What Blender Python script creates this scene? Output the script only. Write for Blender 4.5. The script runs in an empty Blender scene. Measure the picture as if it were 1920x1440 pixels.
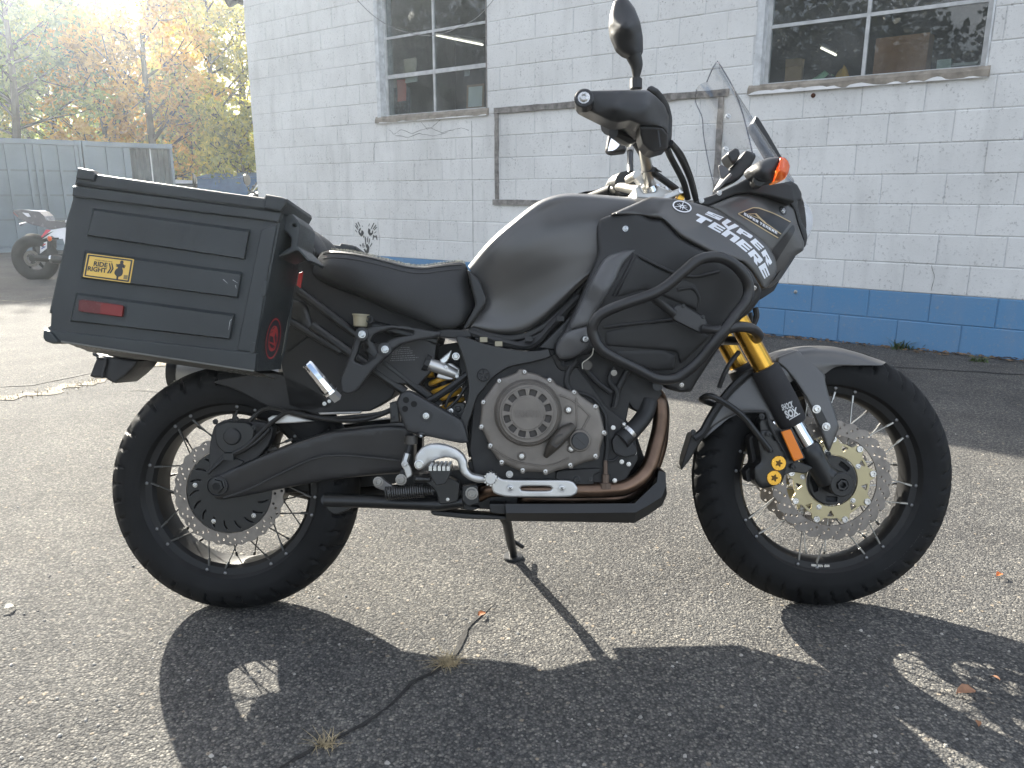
import bpy, bmesh, math, random
import numpy as np
from mathutils import Vector, Matrix, geometry
from mathutils.bvhtree import BVHTree
random.seed(7); np.random.seed(7)
scene = bpy.context.scene
COL = scene.collection
R_ = math.radians

# ------------------------------------------------------------ camera, sky, sun, exposure
CAM = Vector((-0.0491, -1.8426, 1.063)); PITCH = 0.2431; FPX = 1440.0
cd = bpy.data.cameras.new('camera'); cam = bpy.data.objects.new('camera', cd); COL.objects.link(cam)
cam.location = CAM; cam.rotation_euler = (math.pi/2 - PITCH, 0, 0)
cd.sensor_fit = 'HORIZONTAL'; cd.sensor_width = 36; cd.lens = 36*FPX/1920
cd.clip_start = 0.02; cd.clip_end = 900
scene.camera = cam

SUN_EL, SUN_AZ = R_(25.5), R_(33.0)      # azimuth measured from +Y towards -X
sdir = Vector((-math.sin(SUN_AZ)*math.cos(SUN_EL), math.cos(SUN_AZ)*math.cos(SUN_EL), math.sin(SUN_EL)))
world = bpy.data.worlds.new('World'); scene.world = world; world.use_nodes = True
wn = world.node_tree; wn.nodes.clear()
wo = wn.nodes.new('ShaderNodeOutputWorld'); wb = wn.nodes.new('ShaderNodeBackground')
sky = wn.nodes.new('ShaderNodeTexSky'); sky.sky_type = 'NISHITA'; sky.sun_disc = False
sky.sun_elevation = SUN_EL; sky.sun_rotation = -SUN_AZ
sky.air_density = 1.0; sky.dust_density = 2.5; sky.ozone_density = 1.0
tc = wn.nodes.new('ShaderNodeTexCoord'); mp = wn.nodes.new('ShaderNodeMapping'); mp.inputs['Scale'].default_value = (1, 1, 2.6)
nz = wn.nodes.new('ShaderNodeTexNoise'); nz.inputs['Scale'].default_value = 2.6; nz.inputs['Detail'].default_value = 8; nz.inputs['Roughness'].default_value = .58
rp = wn.nodes.new('ShaderNodeValToRGB'); rp.color_ramp.elements[0].position = .43; rp.color_ramp.elements[1].position = .66
mx = wn.nodes.new('ShaderNodeMix'); mx.data_type = 'RGBA'; mx.inputs['B'].default_value = (9.0, 9.2, 9.6, 1)
wn.links.new(tc.outputs['Generated'], mp.inputs['Vector']); wn.links.new(mp.outputs[0], nz.inputs['Vector'])
wn.links.new(nz.outputs['Fac'], rp.inputs[0]); wn.links.new(rp.outputs[0], mx.inputs['Factor'])
wn.links.new(sky.outputs[0], mx.inputs['A']); wn.links.new(mx.outputs['Result'], wb.inputs[0])
wb.inputs[1].default_value = 0.062
wn.links.new(wb.outputs[0], wo.inputs[0])
sl = bpy.data.lights.new('sun', 'SUN'); sl.energy = 5.0; sl.angle = R_(0.5); sl.color = (1.0, .94, .82)
so = bpy.data.objects.new('sun', sl); COL.objects.link(so); so.rotation_euler = sdir.to_track_quat('Z', 'Y').to_euler()
so.location = (-10, 15, 12)
vs = scene.view_settings
scene.display_settings.display_device = 'sRGB'
vs.view_transform = 'Standard'; vs.look = 'None'; vs.exposure = 2.22; vs.gamma = 1.0; vs.use_curve_mapping = False
scene.cycles.max_bounces = 8; scene.cycles.transparent_max_bounces = 12
scene.cycles.sample_clamp_indirect = 6

# ------------------------------------------------------------ pixel rays of the photograph (1920 x 1440)
_cp, _sp = math.cos(PITCH), math.sin(PITCH)
def ray(px, py):
    u = (px-960)/FPX; v = (py-720)/FPX
    return Vector((u, _cp - v*_sp, -(_sp + v*_cp)))
def at(px, py, Z): return CAM + ray(px, py)*Z          # world point Z metres deep
def gz(y):                                              # the lot falls away gently from the camera
    t = max(0.0, min(y, 60) - 1.5); return -0.018*t*t/(t+1.0) if t else 0.0
def gpt(px, py):
    z = 0.0
    for _ in range(12):
        d = ray(px, py); p = CAM + d*((z-CAM.z)/d.z); z = gz(p.y)
    return Vector((p.x, p.y, z))
# motorcycle frame: x forward, y to its left (away from the camera), leaning away on its stand
YAW, LEAN = 0.009, 0.1979
BM = Matrix.Rotation(YAW, 4, 'Z') @ Matrix.Rotation(-LEAN, 4, 'X')
BI = BM.inverted(); CL = BI @ CAM
def Lp(px, py, r):
    d = BI.to_3x3() @ ray(px, py); t = (-r - CL.y)/d.y
    return CL + d*t
def crop(x0, y0, s): return lambda pts: [(x0+p[0]/s, y0+p[1]/s) + tuple(p[2:]) for p in pts]
A = crop(60, 280, 3.2); B = crop(180, 640, 2.6667); Cc = crop(560, 330, 3.2); D = crop(640, 600, 3.6)
E = crop(880, 640, 3.4286); F = crop(860, 340, 3.2); G = crop(1060, 0, 2.77); H = crop(1260, 560, 2.4)
T5 = crop(1250, 360, 8.0); T7 = crop(1120, 240, 9.0); T8 = crop(500, 400, 9.0)

# ------------------------------------------------------------ materials
MATS = {}
def M(name, col, rough=.5, metal=0.0, var=.12, vscale=6.0, bump=0.0, bscale=200.0, coat=0.0, spec=.5, rvar=.1, trans=0.0, emit=None, estr=0.0, streak=None, aniso=0.0, objrand=0.0, sheen=0.0):
    if name in MATS: return MATS[name]
    m = bpy.data.materials.new(name); m.use_nodes = True; nt = m.node_tree; b = nt.nodes['Principled BSDF']
    def N(t): return nt.nodes.new(t)
    co = N('ShaderNodeTexCoord'); no = N('ShaderNodeTexNoise'); no.inputs['Scale'].default_value = vscale; no.inputs['Detail'].default_value = 6
    nt.links.new(co.outputs['Object'], no.inputs['Vector'])
    mr = N('ShaderNodeMapRange'); mr.inputs['From Min'].default_value = .3; mr.inputs['From Max'].default_value = .7
    mr.inputs['To Min'].default_value = 1-var; mr.inputs['To Max'].default_value = 1+var
    nt.links.new(no.outputs['Fac'], mr.inputs['Value'])
    mu = N('ShaderNodeMix'); mu.data_type = 'RGBA'; mu.blend_type = 'MULTIPLY'; mu.inputs['Factor'].default_value = 1
    mu.inputs['A'].default_value = (*col, 1)
    src = mr.outputs[0]
    if objrand:
        oi = N('ShaderNodeObjectInfo'); m2 = N('ShaderNodeMapRange'); m2.inputs['To Min'].default_value = 1-objrand; m2.inputs['To Max'].default_value = 1+objrand
        nt.links.new(oi.outputs['Random'], m2.inputs['Value']); mm = N('ShaderNodeMath'); mm.operation = 'MULTIPLY'
        nt.links.new(src, mm.inputs[0]); nt.links.new(m2.outputs[0], mm.inputs[1]); src = mm.outputs[0]
    nt.links.new(src, mu.inputs['B']); nt.links.new(mu.outputs['Result'], b.inputs['Base Color'])
    r2 = N('ShaderNodeMapRange'); r2.inputs['To Min'].default_value = max(0, rough-rvar); r2.inputs['To Max'].default_value = min(1, rough+rvar)
    n2 = N('ShaderNodeTexNoise'); n2.inputs['Scale'].default_value = vscale*3.1; n2.inputs['Detail'].default_value = 5
    nt.links.new(co.outputs['Object'], n2.inputs['Vector']); nt.links.new(n2.outputs['Fac'], r2.inputs['Value']); nt.links.new(r2.outputs[0], b.inputs['Roughness'])
    b.inputs['Metallic'].default_value = metal; b.inputs['Specular IOR Level'].default_value = spec
    b.inputs['Coat Weight'].default_value = coat; b.inputs['Coat Roughness'].default_value = .08
    b.inputs['Transmission Weight'].default_value = trans
    if emit: b.inputs['Emission Color'].default_value = (*emit, 1); b.inputs['Emission Strength'].default_value = estr
    if bump:
        nb = N('ShaderNodeTexNoise'); nb.inputs['Scale'].default_value = bscale; nb.inputs['Detail'].default_value = 3
        bp = N('ShaderNodeBump'); bp.inputs['Strength'].default_value = bump; bp.inputs['Distance'].default_value = .002
        nt.links.new(co.outputs['Object'], nb.inputs['Vector']); nt.links.new(nb.outputs['Fac'], bp.inputs['Height']); nt.links.new(bp.outputs[0], b.inputs['Normal'])
    MATS[name] = m; return m
def glassmat(name, tint, ior=1.45, rough=.01, dust=0.0):
    if name in MATS: return MATS[name]
    m = bpy.data.materials.new(name); m.use_nodes = True; nt = m.node_tree; nt.nodes.clear()
    o = nt.nodes.new('ShaderNodeOutputMaterial'); t = nt.nodes.new('ShaderNodeBsdfTransparent'); g = nt.nodes.new('ShaderNodeBsdfGlossy')
    f = nt.nodes.new('ShaderNodeLayerWeight'); f.inputs['Blend'].default_value = .5; x = nt.nodes.new('ShaderNodeMixShader')
    p = nt.nodes.new('ShaderNodeMath'); p.operation = 'POWER'; p.inputs[1].default_value = 5
    q = nt.nodes.new('ShaderNodeMath'); q.operation = 'MULTIPLY_ADD'; f0 = ((ior-1)/(ior+1))**2; q.inputs[1].default_value = 1-f0; q.inputs[2].default_value = f0
    nt.links.new(f.outputs['Facing'], p.inputs[0]); nt.links.new(p.outputs[0], q.inputs[0])
    t.inputs[0].default_value = (*tint, 1); g.inputs['Roughness'].default_value = rough
    nt.links.new(q.outputs[0], x.inputs[0]); nt.links.new(t.outputs[0], x.inputs[1]); nt.links.new(g.outputs[0], x.inputs[2]); 
    if dust:      # dirty film on old glass, in streaks
        df = nt.nodes.new('ShaderNodeBsdfDiffuse'); df.inputs[0].default_value = (.45, .45, .44, 1); y = nt.nodes.new('ShaderNodeMixShader'); co = nt.nodes.new('ShaderNodeNewGeometry'); no = nt.nodes.new('ShaderNodeTexNoise'); no.inputs['Scale'].default_value = 3.5; no.inputs['Detail'].default_value = 7
        mr = nt.nodes.new('ShaderNodeMapRange'); mr.inputs['From Min'].default_value = .3; mr.inputs['From Max'].default_value = .75; mr.inputs['To Min'].default_value = dust*.35; mr.inputs['To Max'].default_value = dust*1.6
        nt.links.new(co.outputs['Position'], no.inputs['Vector']); nt.links.new(no.outputs['Fac'], mr.inputs['Value']); nt.links.new(mr.outputs[0], y.inputs[0]); nt.links.new(x.outputs[0], y.inputs[1]); nt.links.new(df.outputs[0], y.inputs[2]); nt.links.new(y.outputs[0], o.inputs[0])
    else: nt.links.new(x.outputs[0], o.inputs[0])
    MATS[name] = m; return m

black = M('black_plastic', (.0155, .016, .017), .48, bump=.25, bscale=900, rvar=.12)
satin = M('satin_black', (.011, .0115, .012), .36, rvar=.12)
blackmetal = M('black_metal', (.024, .025, .026), .40, metal=.2, rvar=.12, vscale=14)
dark = M('dark_engine', (.012, .012, .0125), .55, rvar=.15, vscale=20, var=.35)
rubber = M('rubber', (.0055, .006, .0068), .70, spec=.28, var=.55, vscale=7, bump=.15, bscale=400)
gray = M('matte_gray_paint', (.105, .104, .103), .40, metal=.45, var=.05, rvar=.05, bump=.03, bscale=2500)
leather = M('seat_vinyl', (.016, .017, .018), .50, bump=.35, bscale=700, rvar=.08)
stitchm = M('seat_top_weave', (.09, .09, .085), .40, var=.8, vscale=260, bump=.8, bscale=500)
boxp = M('pannier_plastic', (.024, .029, .031), .40, bump=.35, bscale=1100, var=.22, rvar=.1)
steel = M('steel', (.55, .55, .54), .28, metal=1, vscale=30)
discm = M('disc_steel', (.21, .192, .175), .42, metal=.75, vscale=40, var=.18)
alu = M('cast_aluminium', (.56, .56, .55), .38, metal=.75, vscale=16, var=.1)
engm = M('engine_magnesium', (.175, .158, .140), .46, metal=.5, vscale=18, var=.16, bump=.08, bscale=900)
chrome = M('chrome', (.80, .80, .80), .08, metal=1, rvar=.04)
gold = M('gold_anodised', (.60, .34, .055), .26, metal=.95, var=.08)
palegold = M('pale_gold', (.42, .37, .23), .38, metal=.7)
copper = M('exhaust_copper', (.15, .10, .072), .36, metal=1, var=.5, vscale=9, rvar=.15)
amber = M('amber_plastic', (.75, .20, .01), .30, bump=.3, bscale=900)
orange = M('orange_lens', (1.0, .13, .008), .15, trans=.35, emit=(1, .13, .01), estr=0.0)
redl = M('red_reflector', (.10, .008, .008), .25, bump=.3, bscale=700)
yellow = M('yellow_spring', (.62, .34, .035), .35)
stickery = M('sticker_yellow', (.70, .46, .10), .45)
stickerk = M('sticker_black', (.032, .033, .036), .5)
white = M('white_decal', (.74, .76, .80), .4)
redd = M('red_print', (.42, .045, .045), .5)
cream = M('cream_plastic', (.36, .32, .22), .45)
neo = M('neoprene', (.018, .018, .020), .8, bump=.4, bscale=700)
mirrorm = M('mirror_glass', (.92, .93, .95), .02, metal=1, rvar=.01)
clearm = glassmat('clear_screen', (.965, .97, .98), 1.55)

# ------------------------------------------------------------ object helpers
def link(name, me, parent=None, smooth=True, mat=None, **props):
    o = bpy.data.objects.new(name, me); COL.objects.link(o)
    if parent is not None: o.parent = parent
    if mat is not None and not me.materials: me.materials.append(mat)
    if smooth and len(me.polygons): me.shade_smooth() if smooth is True else None
    for k, v in props.items(): o[k] = v
    return o
def mesh(name, vs, fs, mat=None, parent=None, smooth=True, angle=None, fix=True, **props):
    me = bpy.data.meshes.new(name); me.from_pydata([tuple(v) for v in vs], [], [tuple(f) for f in fs])
    if fix:
        bm = bmesh.new(); bm.from_mesh(me); bmesh.ops.recalc_face_normals(bm, faces=bm.faces); bm.to_mesh(me); bm.free()
    me.update()
    o = link(name, me, parent, smooth, mat, **props)
    if smooth and angle is not None: me.set_sharp_from_angle(angle=R_(angle))
    return o
def empty(name, loc=(0, 0, 0), rz=0.0, label=None, cat=None, group=None, kind=None):
    o = bpy.data.objects.new(name, None); COL.objects.link(o); o.location = loc; o.rotation_euler = (0, 0, rz); o.empty_display_size = .1
    tag(o, label, cat, group, kind); return o
def tag(o, label=None, cat=None, group=None, kind=None):
    if label: o['label'] = label
    if cat: o['category'] = cat
    if group: o['group'] = group
    if kind: o['kind'] = kind
    return o
class MB:
    def __init__(s): s.v = []; s.f = []
    def add(s, vs, fs):
        n = len(s.v); s.v += [tuple(v) for v in vs]; s.f += [tuple(i+n for i in f) for f in fs]; return s
    def box(s, x0, x1, y0, y1, z0, z1):
        v = [(x, y, z) for x in (x0, x1) for y in (y0, y1) for z in (z0, z1)]
        return s.add(v, [(0, 1, 3, 2), (4, 6, 7, 5), (0, 4, 5, 1), (2, 3, 7, 6), (0, 2, 6, 4), (1, 5, 7, 3)])
    def tube(s, pts, rad, seg=10, closed=False, cap=True, sm=0):
        s.add(*tubegeo(pts, rad, seg, closed, cap, sm)); return s
    def lathe(s, c, ax, prof, seg=24): s.add(*lathegeo(c, ax, prof, seg)); return s
    def build(s, name, mat, parent=None, smooth=True, angle=35, **props): return mesh(name, s.v, s.f, mat, parent, smooth, angle, **props)
def catmull(pts, n=6, closed=False):
    P = [np.array(p, float) for p in pts]; N = len(P); out = []
    rng = range(N) if closed else range(N-1)
    for i in rng:
        p1 = P[i]; p2 = P[(i+1) % N]
        p0 = P[(i-1) % N] if (closed or i > 0) else 2*p1-p2
        p3 = P[(i+2) % N] if (closed or i < N-2) else 2*p2-p1
        for k in range(n):
            t = k/n
            out.append(.5*((2*p1)+(-p0+p2)*t+(2*p0-5*p1+4*p2-p3)*t*t+(-p0+3*p1-3*p2+p3)*t**3))
    if not closed: out.append(P[-1])
    return out
def sm(pts, n=4): return [tuple(p) for p in catmull(pts, n, True)]
def rnd(pts, rad=.25, n=3):
    """round the corners of a polygon a little"""
    out = []; N = len(pts)
    for i in range(N):
        a, b, c = (np.array(pts[(i+k) % N], float) for k in (-1, 0, 1))
        p = b+(a-b)*rad; q = b+(c-b)*rad
        for k in range(n+1):
            t = k/n; out.append(tuple((1-t)**2*p+2*t*(1-t)*b+t*t*q))
    return out
def tubegeo(pts, rad, seg=10, closed=False, cap=True, smo=0):
    if smo: 
        rr = rad if hasattr(rad, '__len__') else None
        if rr: 
            q = catmull([tuple(p)+(r,) for p, r in zip(pts, rr)], smo, closed); pts = [p[:3] for p in q]; rad = [p[3] for p in q]
        else: pts = catmull(pts, smo, closed)
    P = [Vector(tuple(p)) for p in pts]; N = len(P)
    rads = list(rad) if hasattr(rad, '__len__') else [rad]*N
    tans = []
    for i in range(N):
        a = P[(i-1) % N] if (closed or i > 0) else P[i]; b = P[(i+1) % N] if (closed or i < N-1) else P[i]
        t = (b-a); tans.append(t.normalized() if t.length > 1e-9 else Vector((0, 0, 1)))
    t0 = tans[0]; up = Vector((0, 0, 1)) if abs(t0.z) < .9 else Vector((1, 0, 0))
    n = (up - t0*up.dot(t0)).normalized(); vs = []; fs = []
    for i in range(N):
        t = tans[i]; n = (n - t*n.dot(t))
        n = n.normalized() if n.length > 1e-6 else t.orthogonal().normalized()
        b = t.cross(n)
        for k in range(seg):
            a = 2*math.pi*k/seg; vs.append(P[i] + (n*math.cos(a)+b*math.sin(a))*rads[i])
    for i in range(N if closed else N-1):
        j = (i+1) % N
        for k in range(seg):
            l = (k+1) % seg; fs.append((i*seg+k, i*seg+l, j*seg+l, j*seg+k))
    if not closed and cap: fs += [tuple(range(seg))[::-1], tuple((N-1)*seg+k for k in range(seg))]
    return vs, fs
def lathegeo(c, ax, prof, seg=24):
    c = Vector(c); ax = Vector(ax).normalized(); n = ax.orthogonal().normalized(); b = ax.cross(n); vs = []; fs = []
    for a, r in prof:
        for k in range(seg):
            t = 2*math.pi*k/seg; vs.append(c+ax*a+(n*math.cos(t)+b*math.sin(t))*max(r, 1e-5))
    for i in range(len(prof)-1):
        for k in range(seg):
            l = (k+1) % seg; fs.append((i*seg+k, i*seg+l, (i+1)*seg+l, (i+1)*seg+k))
    if tuple(prof[0]) != tuple(prof[-1]): fs += [tuple(range(seg))[::-1], tuple((len(prof)-1)*seg+k for k in range(seg))]
    return vs, fs
def px3(pts): return [Lp(*p) for p in pts]

def curve_mesh(loops, half, bevel, bres=1):
    cu = bpy.data.curves.new('c', 'CURVE'); cu.dimensions = '2D'; cu.fill_mode = 'BOTH'
    bevel = min(bevel, half*.95) if bevel else 0
    cu.extrude = half-bevel; cu.bevel_depth = bevel; cu.bevel_resolution = bres; cu.offset = -bevel
    for lp in loops:
        s = cu.splines.new('POLY'); s.points.add(len(lp)-1)
        for p, q in zip(s.points, lp): p.co = (q[0], q[1], 0, 1)
        s.use_cyclic_u = True
    ob = bpy.data.objects.new('c', cu); me = bpy.data.meshes.new_from_object(ob)
    bpy.data.objects.remove(ob); bpy.data.curves.remove(cu)
    return me
BV = {}
def plate_xz(name, loops, y_near, thick, mat, parent, bevel=.0015, angle=32, **props):
    """flat piece with holes, loops in bike x,z metres; near face at y_near, thickness away from the camera"""
    me = curve_mesh(loops, thick/2, bevel); n = len(me.vertices)
    co = np.empty(n*3); me.vertices.foreach_get('co', co); co = co.reshape(-1, 3)
    out = np.stack([co[:, 0], y_near+thick/2-co[:, 2], co[:, 1]], 1); me.vertices.foreach_set('co', out.ravel()); me.name = name
    me.materials.clear(); me.update()
    o = link(name, me, parent, True, mat, **props); me.set_sharp_from_angle(angle=R_(angle))
    return o
def plate(name, loops, r, thick, mat, parent, bevel=.0015, angle=32, **props):
    if loops and not isinstance(loops[0], list): loops = [loops]
    xz = []
    for lp in loops:
        q = [Lp(p[0], p[1], r) for p in lp]; xz.append([(v.x, v.z) for v in q])
    return plate_xz(name, xz, -r, thick, mat, parent, bevel, angle, **props)
def poly_dist(P, poly):
    a = np.array(poly); b = np.roll(a, -1, 0); d = b-a; L = (d**2).sum(1)+1e-12
    t = np.clip(((P[:, None, :]-a)*d).sum(2)/L, 0, 1); q = a+t[..., None]*d
    return np.sqrt(((P[:, None, :]-q)**2).sum(2)).min(1)
def inside(P, poly):
    a = np.array(poly); b = np.roll(a, -1, 0); x, y = P[:, 0:1], P[:, 1:2]
    c = ((a[:, 1] > y) != (b[:, 1] > y)) & (x < (b[:, 0]-a[:, 0])*(y-a[:, 1])/(b[:, 1]-a[:, 1]+1e-12)+a[:, 0])
    return c.sum(1) % 2 == 1
def rfield(ctrl):
    if not isinstance(ctrl, list): return lambda P: np.full(len(P), float(ctrl))
    c = np.array(ctrl, float); X = c[:, :2]/100; n = len(c)
    K = np.sqrt(((X[:, None]-X[None])**2).sum(2)); Pm = np.c_[np.ones(n), X]
    Z = np.zeros((n+3, n+3)); Z[:n, :n] = K - 1e-6*np.eye(n); Z[:n, n:] = Pm; Z[n:, :n] = Pm.T
    w = np.linalg.lstsq(Z, np.r_[c[:, 2], 0, 0, 0], rcond=None)[0]
    def fn(P):
        Q = np.asarray(P)/100
        return np.sqrt(((Q[:, None]-X[None])**2).sum(2)) @ w[:n] + np.c_[np.ones(len(Q)), Q] @ w[n:]
    return fn
def resample(poly, step):
    out = []; N = len(poly)
    for i in range(N):
        a = np.array(poly[i][:2], float); b = np.array(poly[(i+1) % N][:2], float); k = max(1, int(np.hypot(*(b-a))/step+.5))
        for j in range(k): out.append(tuple(a+(b-a)*j/k))
    return out
def panel(name, poly, ctrl, mat, parent, edge=8, drop=.010, thick=.02, step=11, mirror=False, angle=50, **props):
    """moulded panel: outline in photo pixels, lateral position from a field, edges rolled over, skirt behind"""
    fn = rfield(ctrl); bd = resample(poly, step*.7); bnp = np.array(bd)
    x0, y0 = bnp.min(0); x1, y1 = bnp.max(0)
    gx, gy = np.meshgrid(np.arange(x0, x1, step), np.arange(y0, y1, step)); gx = gx+(np.arange(gx.shape[0]) % 2)[:, None]*step/2
    P = np.c_[gx.ravel(), gy.ravel()]; P = P[inside(P, bd)]; P = P[poly_dist(P, bd) > edge*1.15]
    ar = np.sum(bnp[:, 0]*np.roll(bnp[:, 1], -1)-np.roll(bnp[:, 0], -1)*bnp[:, 1]); sg = 1 if ar > 0 else -1
    tn = np.roll(bnp, -1, 0)-np.roll(bnp, 1, 0); tn /= np.linalg.norm(tn, axis=1)[:, None]+1e-9; nn = np.c_[-tn[:, 1], tn[:, 0]]*sg
    ex = []
    for fr in (.12, .42, 1.0):
        Q = bnp+nn*edge*fr; ok = inside(Q, bd); Q = Q[ok]; Q = Q[poly_dist(Q, bd) > edge*fr*.85]; ex.append(Q)
    allp = np.concatenate([bnp]+ex+[P]); nb = len(bnp)
    res = geometry.delaunay_2d_cdt([Vector(p) for p in allp], [(i, (i+1) % nb) for i in range(nb)], [], 1, 1e-4)
    V2 = np.array([tuple(v) for v in res[0]]); tris = res[2]
    d = poly_dist(V2, bd); t = np.clip(1-d/edge, 0, 1)
    r = fn(V2)-drop*(1-np.sqrt(np.maximum(0, 1-t*t)))
    vs = [Lp(p[0], p[1], q) for p, q in zip(V2, r)]; fs = [tuple(f) for f in tris]
    cnt = {}
    for f in fs:
        for i in range(len(f)):
            e = (f[i], f[(i+1) % len(f)]); cnt[e] = cnt.get(e, 0)+1
    bmap = {}; n0 = len(vs)
    for (a, b) in list(cnt):
        if (b, a) not in cnt:
            for q in (a, b):
                if q not in bmap: bmap[q] = len(vs); vs.append(vs[q]+Vector((0, thick, 0)))
            fs.append((b, a, bmap[a], bmap[b]))
    o = mesh(name, vs, fs, mat, parent, True, angle, **props)
    BV[o.name] = BV[name] = BVHTree.FromPolygons([tuple(v) for v in vs], fs)
    if mirror: mirrored(o, name, parent, mat)
    return o
def mirrored(o, name, parent, mat=None):
    me = o.data.copy(); n = len(me.vertices); co = np.empty(n*3); me.vertices.foreach_get('co', co); co = co.reshape(-1, 3); co[:, 1] *= -1
    me.vertices.foreach_set('co', co.ravel()); me.flip_normals(); me.update()
    q = bpy.data.objects.new(name, me); COL.objects.link(q); q.parent = parent; return q
def surf(name, rows, nu, nv, mat, parent, mirror=False, thick=0.0, weld=True, angle=60, **props):
    """smooth sheet through rows of (px, py, r)"""
    g = []
    for row in rows:
        pts = catmull([tuple(Lp(*p)) for p in row], 10); pts = np.array(pts)
        L = np.r_[0, np.cumsum(np.linalg.norm(np.diff(pts, axis=0), axis=1))]; s = np.linspace(0, L[-1], nu)
        g.append(np.stack([np.interp(s, L, pts[:, k]) for k in range(3)], 1))
    g = np.array(g); cols = []
    for j in range(nu): cols.append(np.array(catmull(g[:, j], nv)))
    G3 = np.array(cols)                       # nu x m x 3
    m = G3.shape[1]; vs = [tuple(p) for p in G3.reshape(-1, 3)]
    fs = [(i*m+j, (i+1)*m+j, (i+1)*m+j+1, i*m+j+1) for i in range(nu-1) for j in range(m-1)]
    if mirror:
        n = len(vs); vs += [(x, -y, z) for x, y, z in vs]; fs += [tuple(q+n for q in f[::-1]) for f in fs]
    me = bpy.data.meshes.new(name); me.from_pydata(vs, [], fs)
    bm = bmesh.new(); bm.from_mesh(me)
    if weld: bmesh.ops.remove_doubles(bm, verts=bm.verts, dist=.0012)
    bmesh.ops.recalc_face_normals(bm, faces=bm.faces)
    if thick: bmesh.ops.solidify(bm, geom=bm.faces[:], thickness=thick)
    bm.to_mesh(me); bm.free(); me.update()
    BV[name] = BVHTree.FromPolygons([tuple(v.co) for v in me.vertices], [tuple(p.vertices) for p in me.polygons])
    o = link(name, me, parent, True, mat, **props); me.set_sharp_from_angle(angle=R_(angle)); return o
def hit(px, py, tree, off=.0, rdef=.2):
    d = (BI.to_3x3() @ ray(px, py)).normalized()
    if tree is None: return Lp(px, py, rdef-0)-Vector((0, off, 0)), Vector((0, -1, 0))
    trees = tree if isinstance(tree, list) else [tree]; best = None
    for t in trees:
        h = BV[t].ray_cast(CL, d)
        if h[0] is not None and (best is None or h[3] < best[3]): best = h
    if best is None: return Lp(px, py, rdef), Vector((0, -1, 0))
    n = best[1]; n = n if n.dot(d) < 0 else -n
    return best[0]+n*off, n
def decal(name, v2, fs, tree, mat, parent, off=.0009, rdef=.2, **props):
    vs = [hit(p[0], p[1], tree, off, rdef)[0] for p in v2]
    return mesh(name, vs, fs, mat, parent, True, None, fix=False, **props)
def text2d(body, bold=.0, shear=.0):
    cu = bpy.data.curves.new('t', 'FONT'); cu.body = body; cu.align_x = 'LEFT'; cu.shear = shear; cu.offset = bold; cu.resolution_u = 3
    ob = bpy.data.objects.new('t', cu); me = bpy.data.meshes.new_from_object(ob)
    v = np.array([tuple(p.co) for p in me.vertices])[:, :2]; f = [tuple(p.vertices) for p in me.polygons]
    bpy.data.objects.remove(ob); bpy.data.curves.remove(cu); bpy.data.meshes.remove(me)
    v = v-v.min(0); v = v/v.max(0)            # unit box
    return v, f
def quadmap(v, q):
    """unit box -> pixel quad (bottom-left, bottom-right, top-right, top-left)"""
    q = [np.array(p, float) for p in q]; u = v[:, 0:1]; w = v[:, 1:2]
    return q[0]*(1-u)*(1-w)+q[1]*u*(1-w)+q[2]*u*w+q[3]*(1-u)*w
def gridpoly(poly, step):
    bd = resample(poly, step); b = np.array(bd); x0, y0 = b.min(0); x1, y1 = b.max(0)
    gx, gy = np.meshgrid(np.arange(x0+step/2, x1, step), np.arange(y0+step/2, y1, step)); P = np.c_[gx.ravel(), gy.ravel()]
    if len(P): P = P[inside(P, bd)]
    if len(P): P = P[poly_dist(P, bd) > step*.4]
    allp = np.concatenate([b, P]) if len(P) else b; nb = len(b)
    res = geometry.delaunay_2d_cdt([Vector(p) for p in allp], [(i, (i+1) % nb) for i in range(nb)], [], 1, 1e-4)
    return [tuple(v) for v in res[0]], [tuple(f) for f in res[2]]
def sticker(name, poly, tree, mat, parent, step=9, off=.0008, rdef=.2, **props):
    v, f = gridpoly(poly, step); return decal(name, v, f, tree, mat, parent, off, rdef, **props)
def bolt(p, n, R, parent, mat=None, name='bolt', head=.5):
    n = Vector(n).normalized(); h = R*head
    b = MB(); b.lathe(p, n, [(-h*.3, R*1.25), (h*.12, R*1.25), (h*.15, R*.95), (h*1.0, R*.92), (h*1.25, R*.72), (h*1.25, R*.48), (h*.4, R*.42), (h*.38, 0)], 12)
    return b.build(name, mat or steel, parent, True, 25)
def bolt_px(px, py, r, R, parent, mat=None, name='bolt'): return bolt(Lp(px, py, r), (0, -1, 0), R, parent, mat, name)

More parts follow.
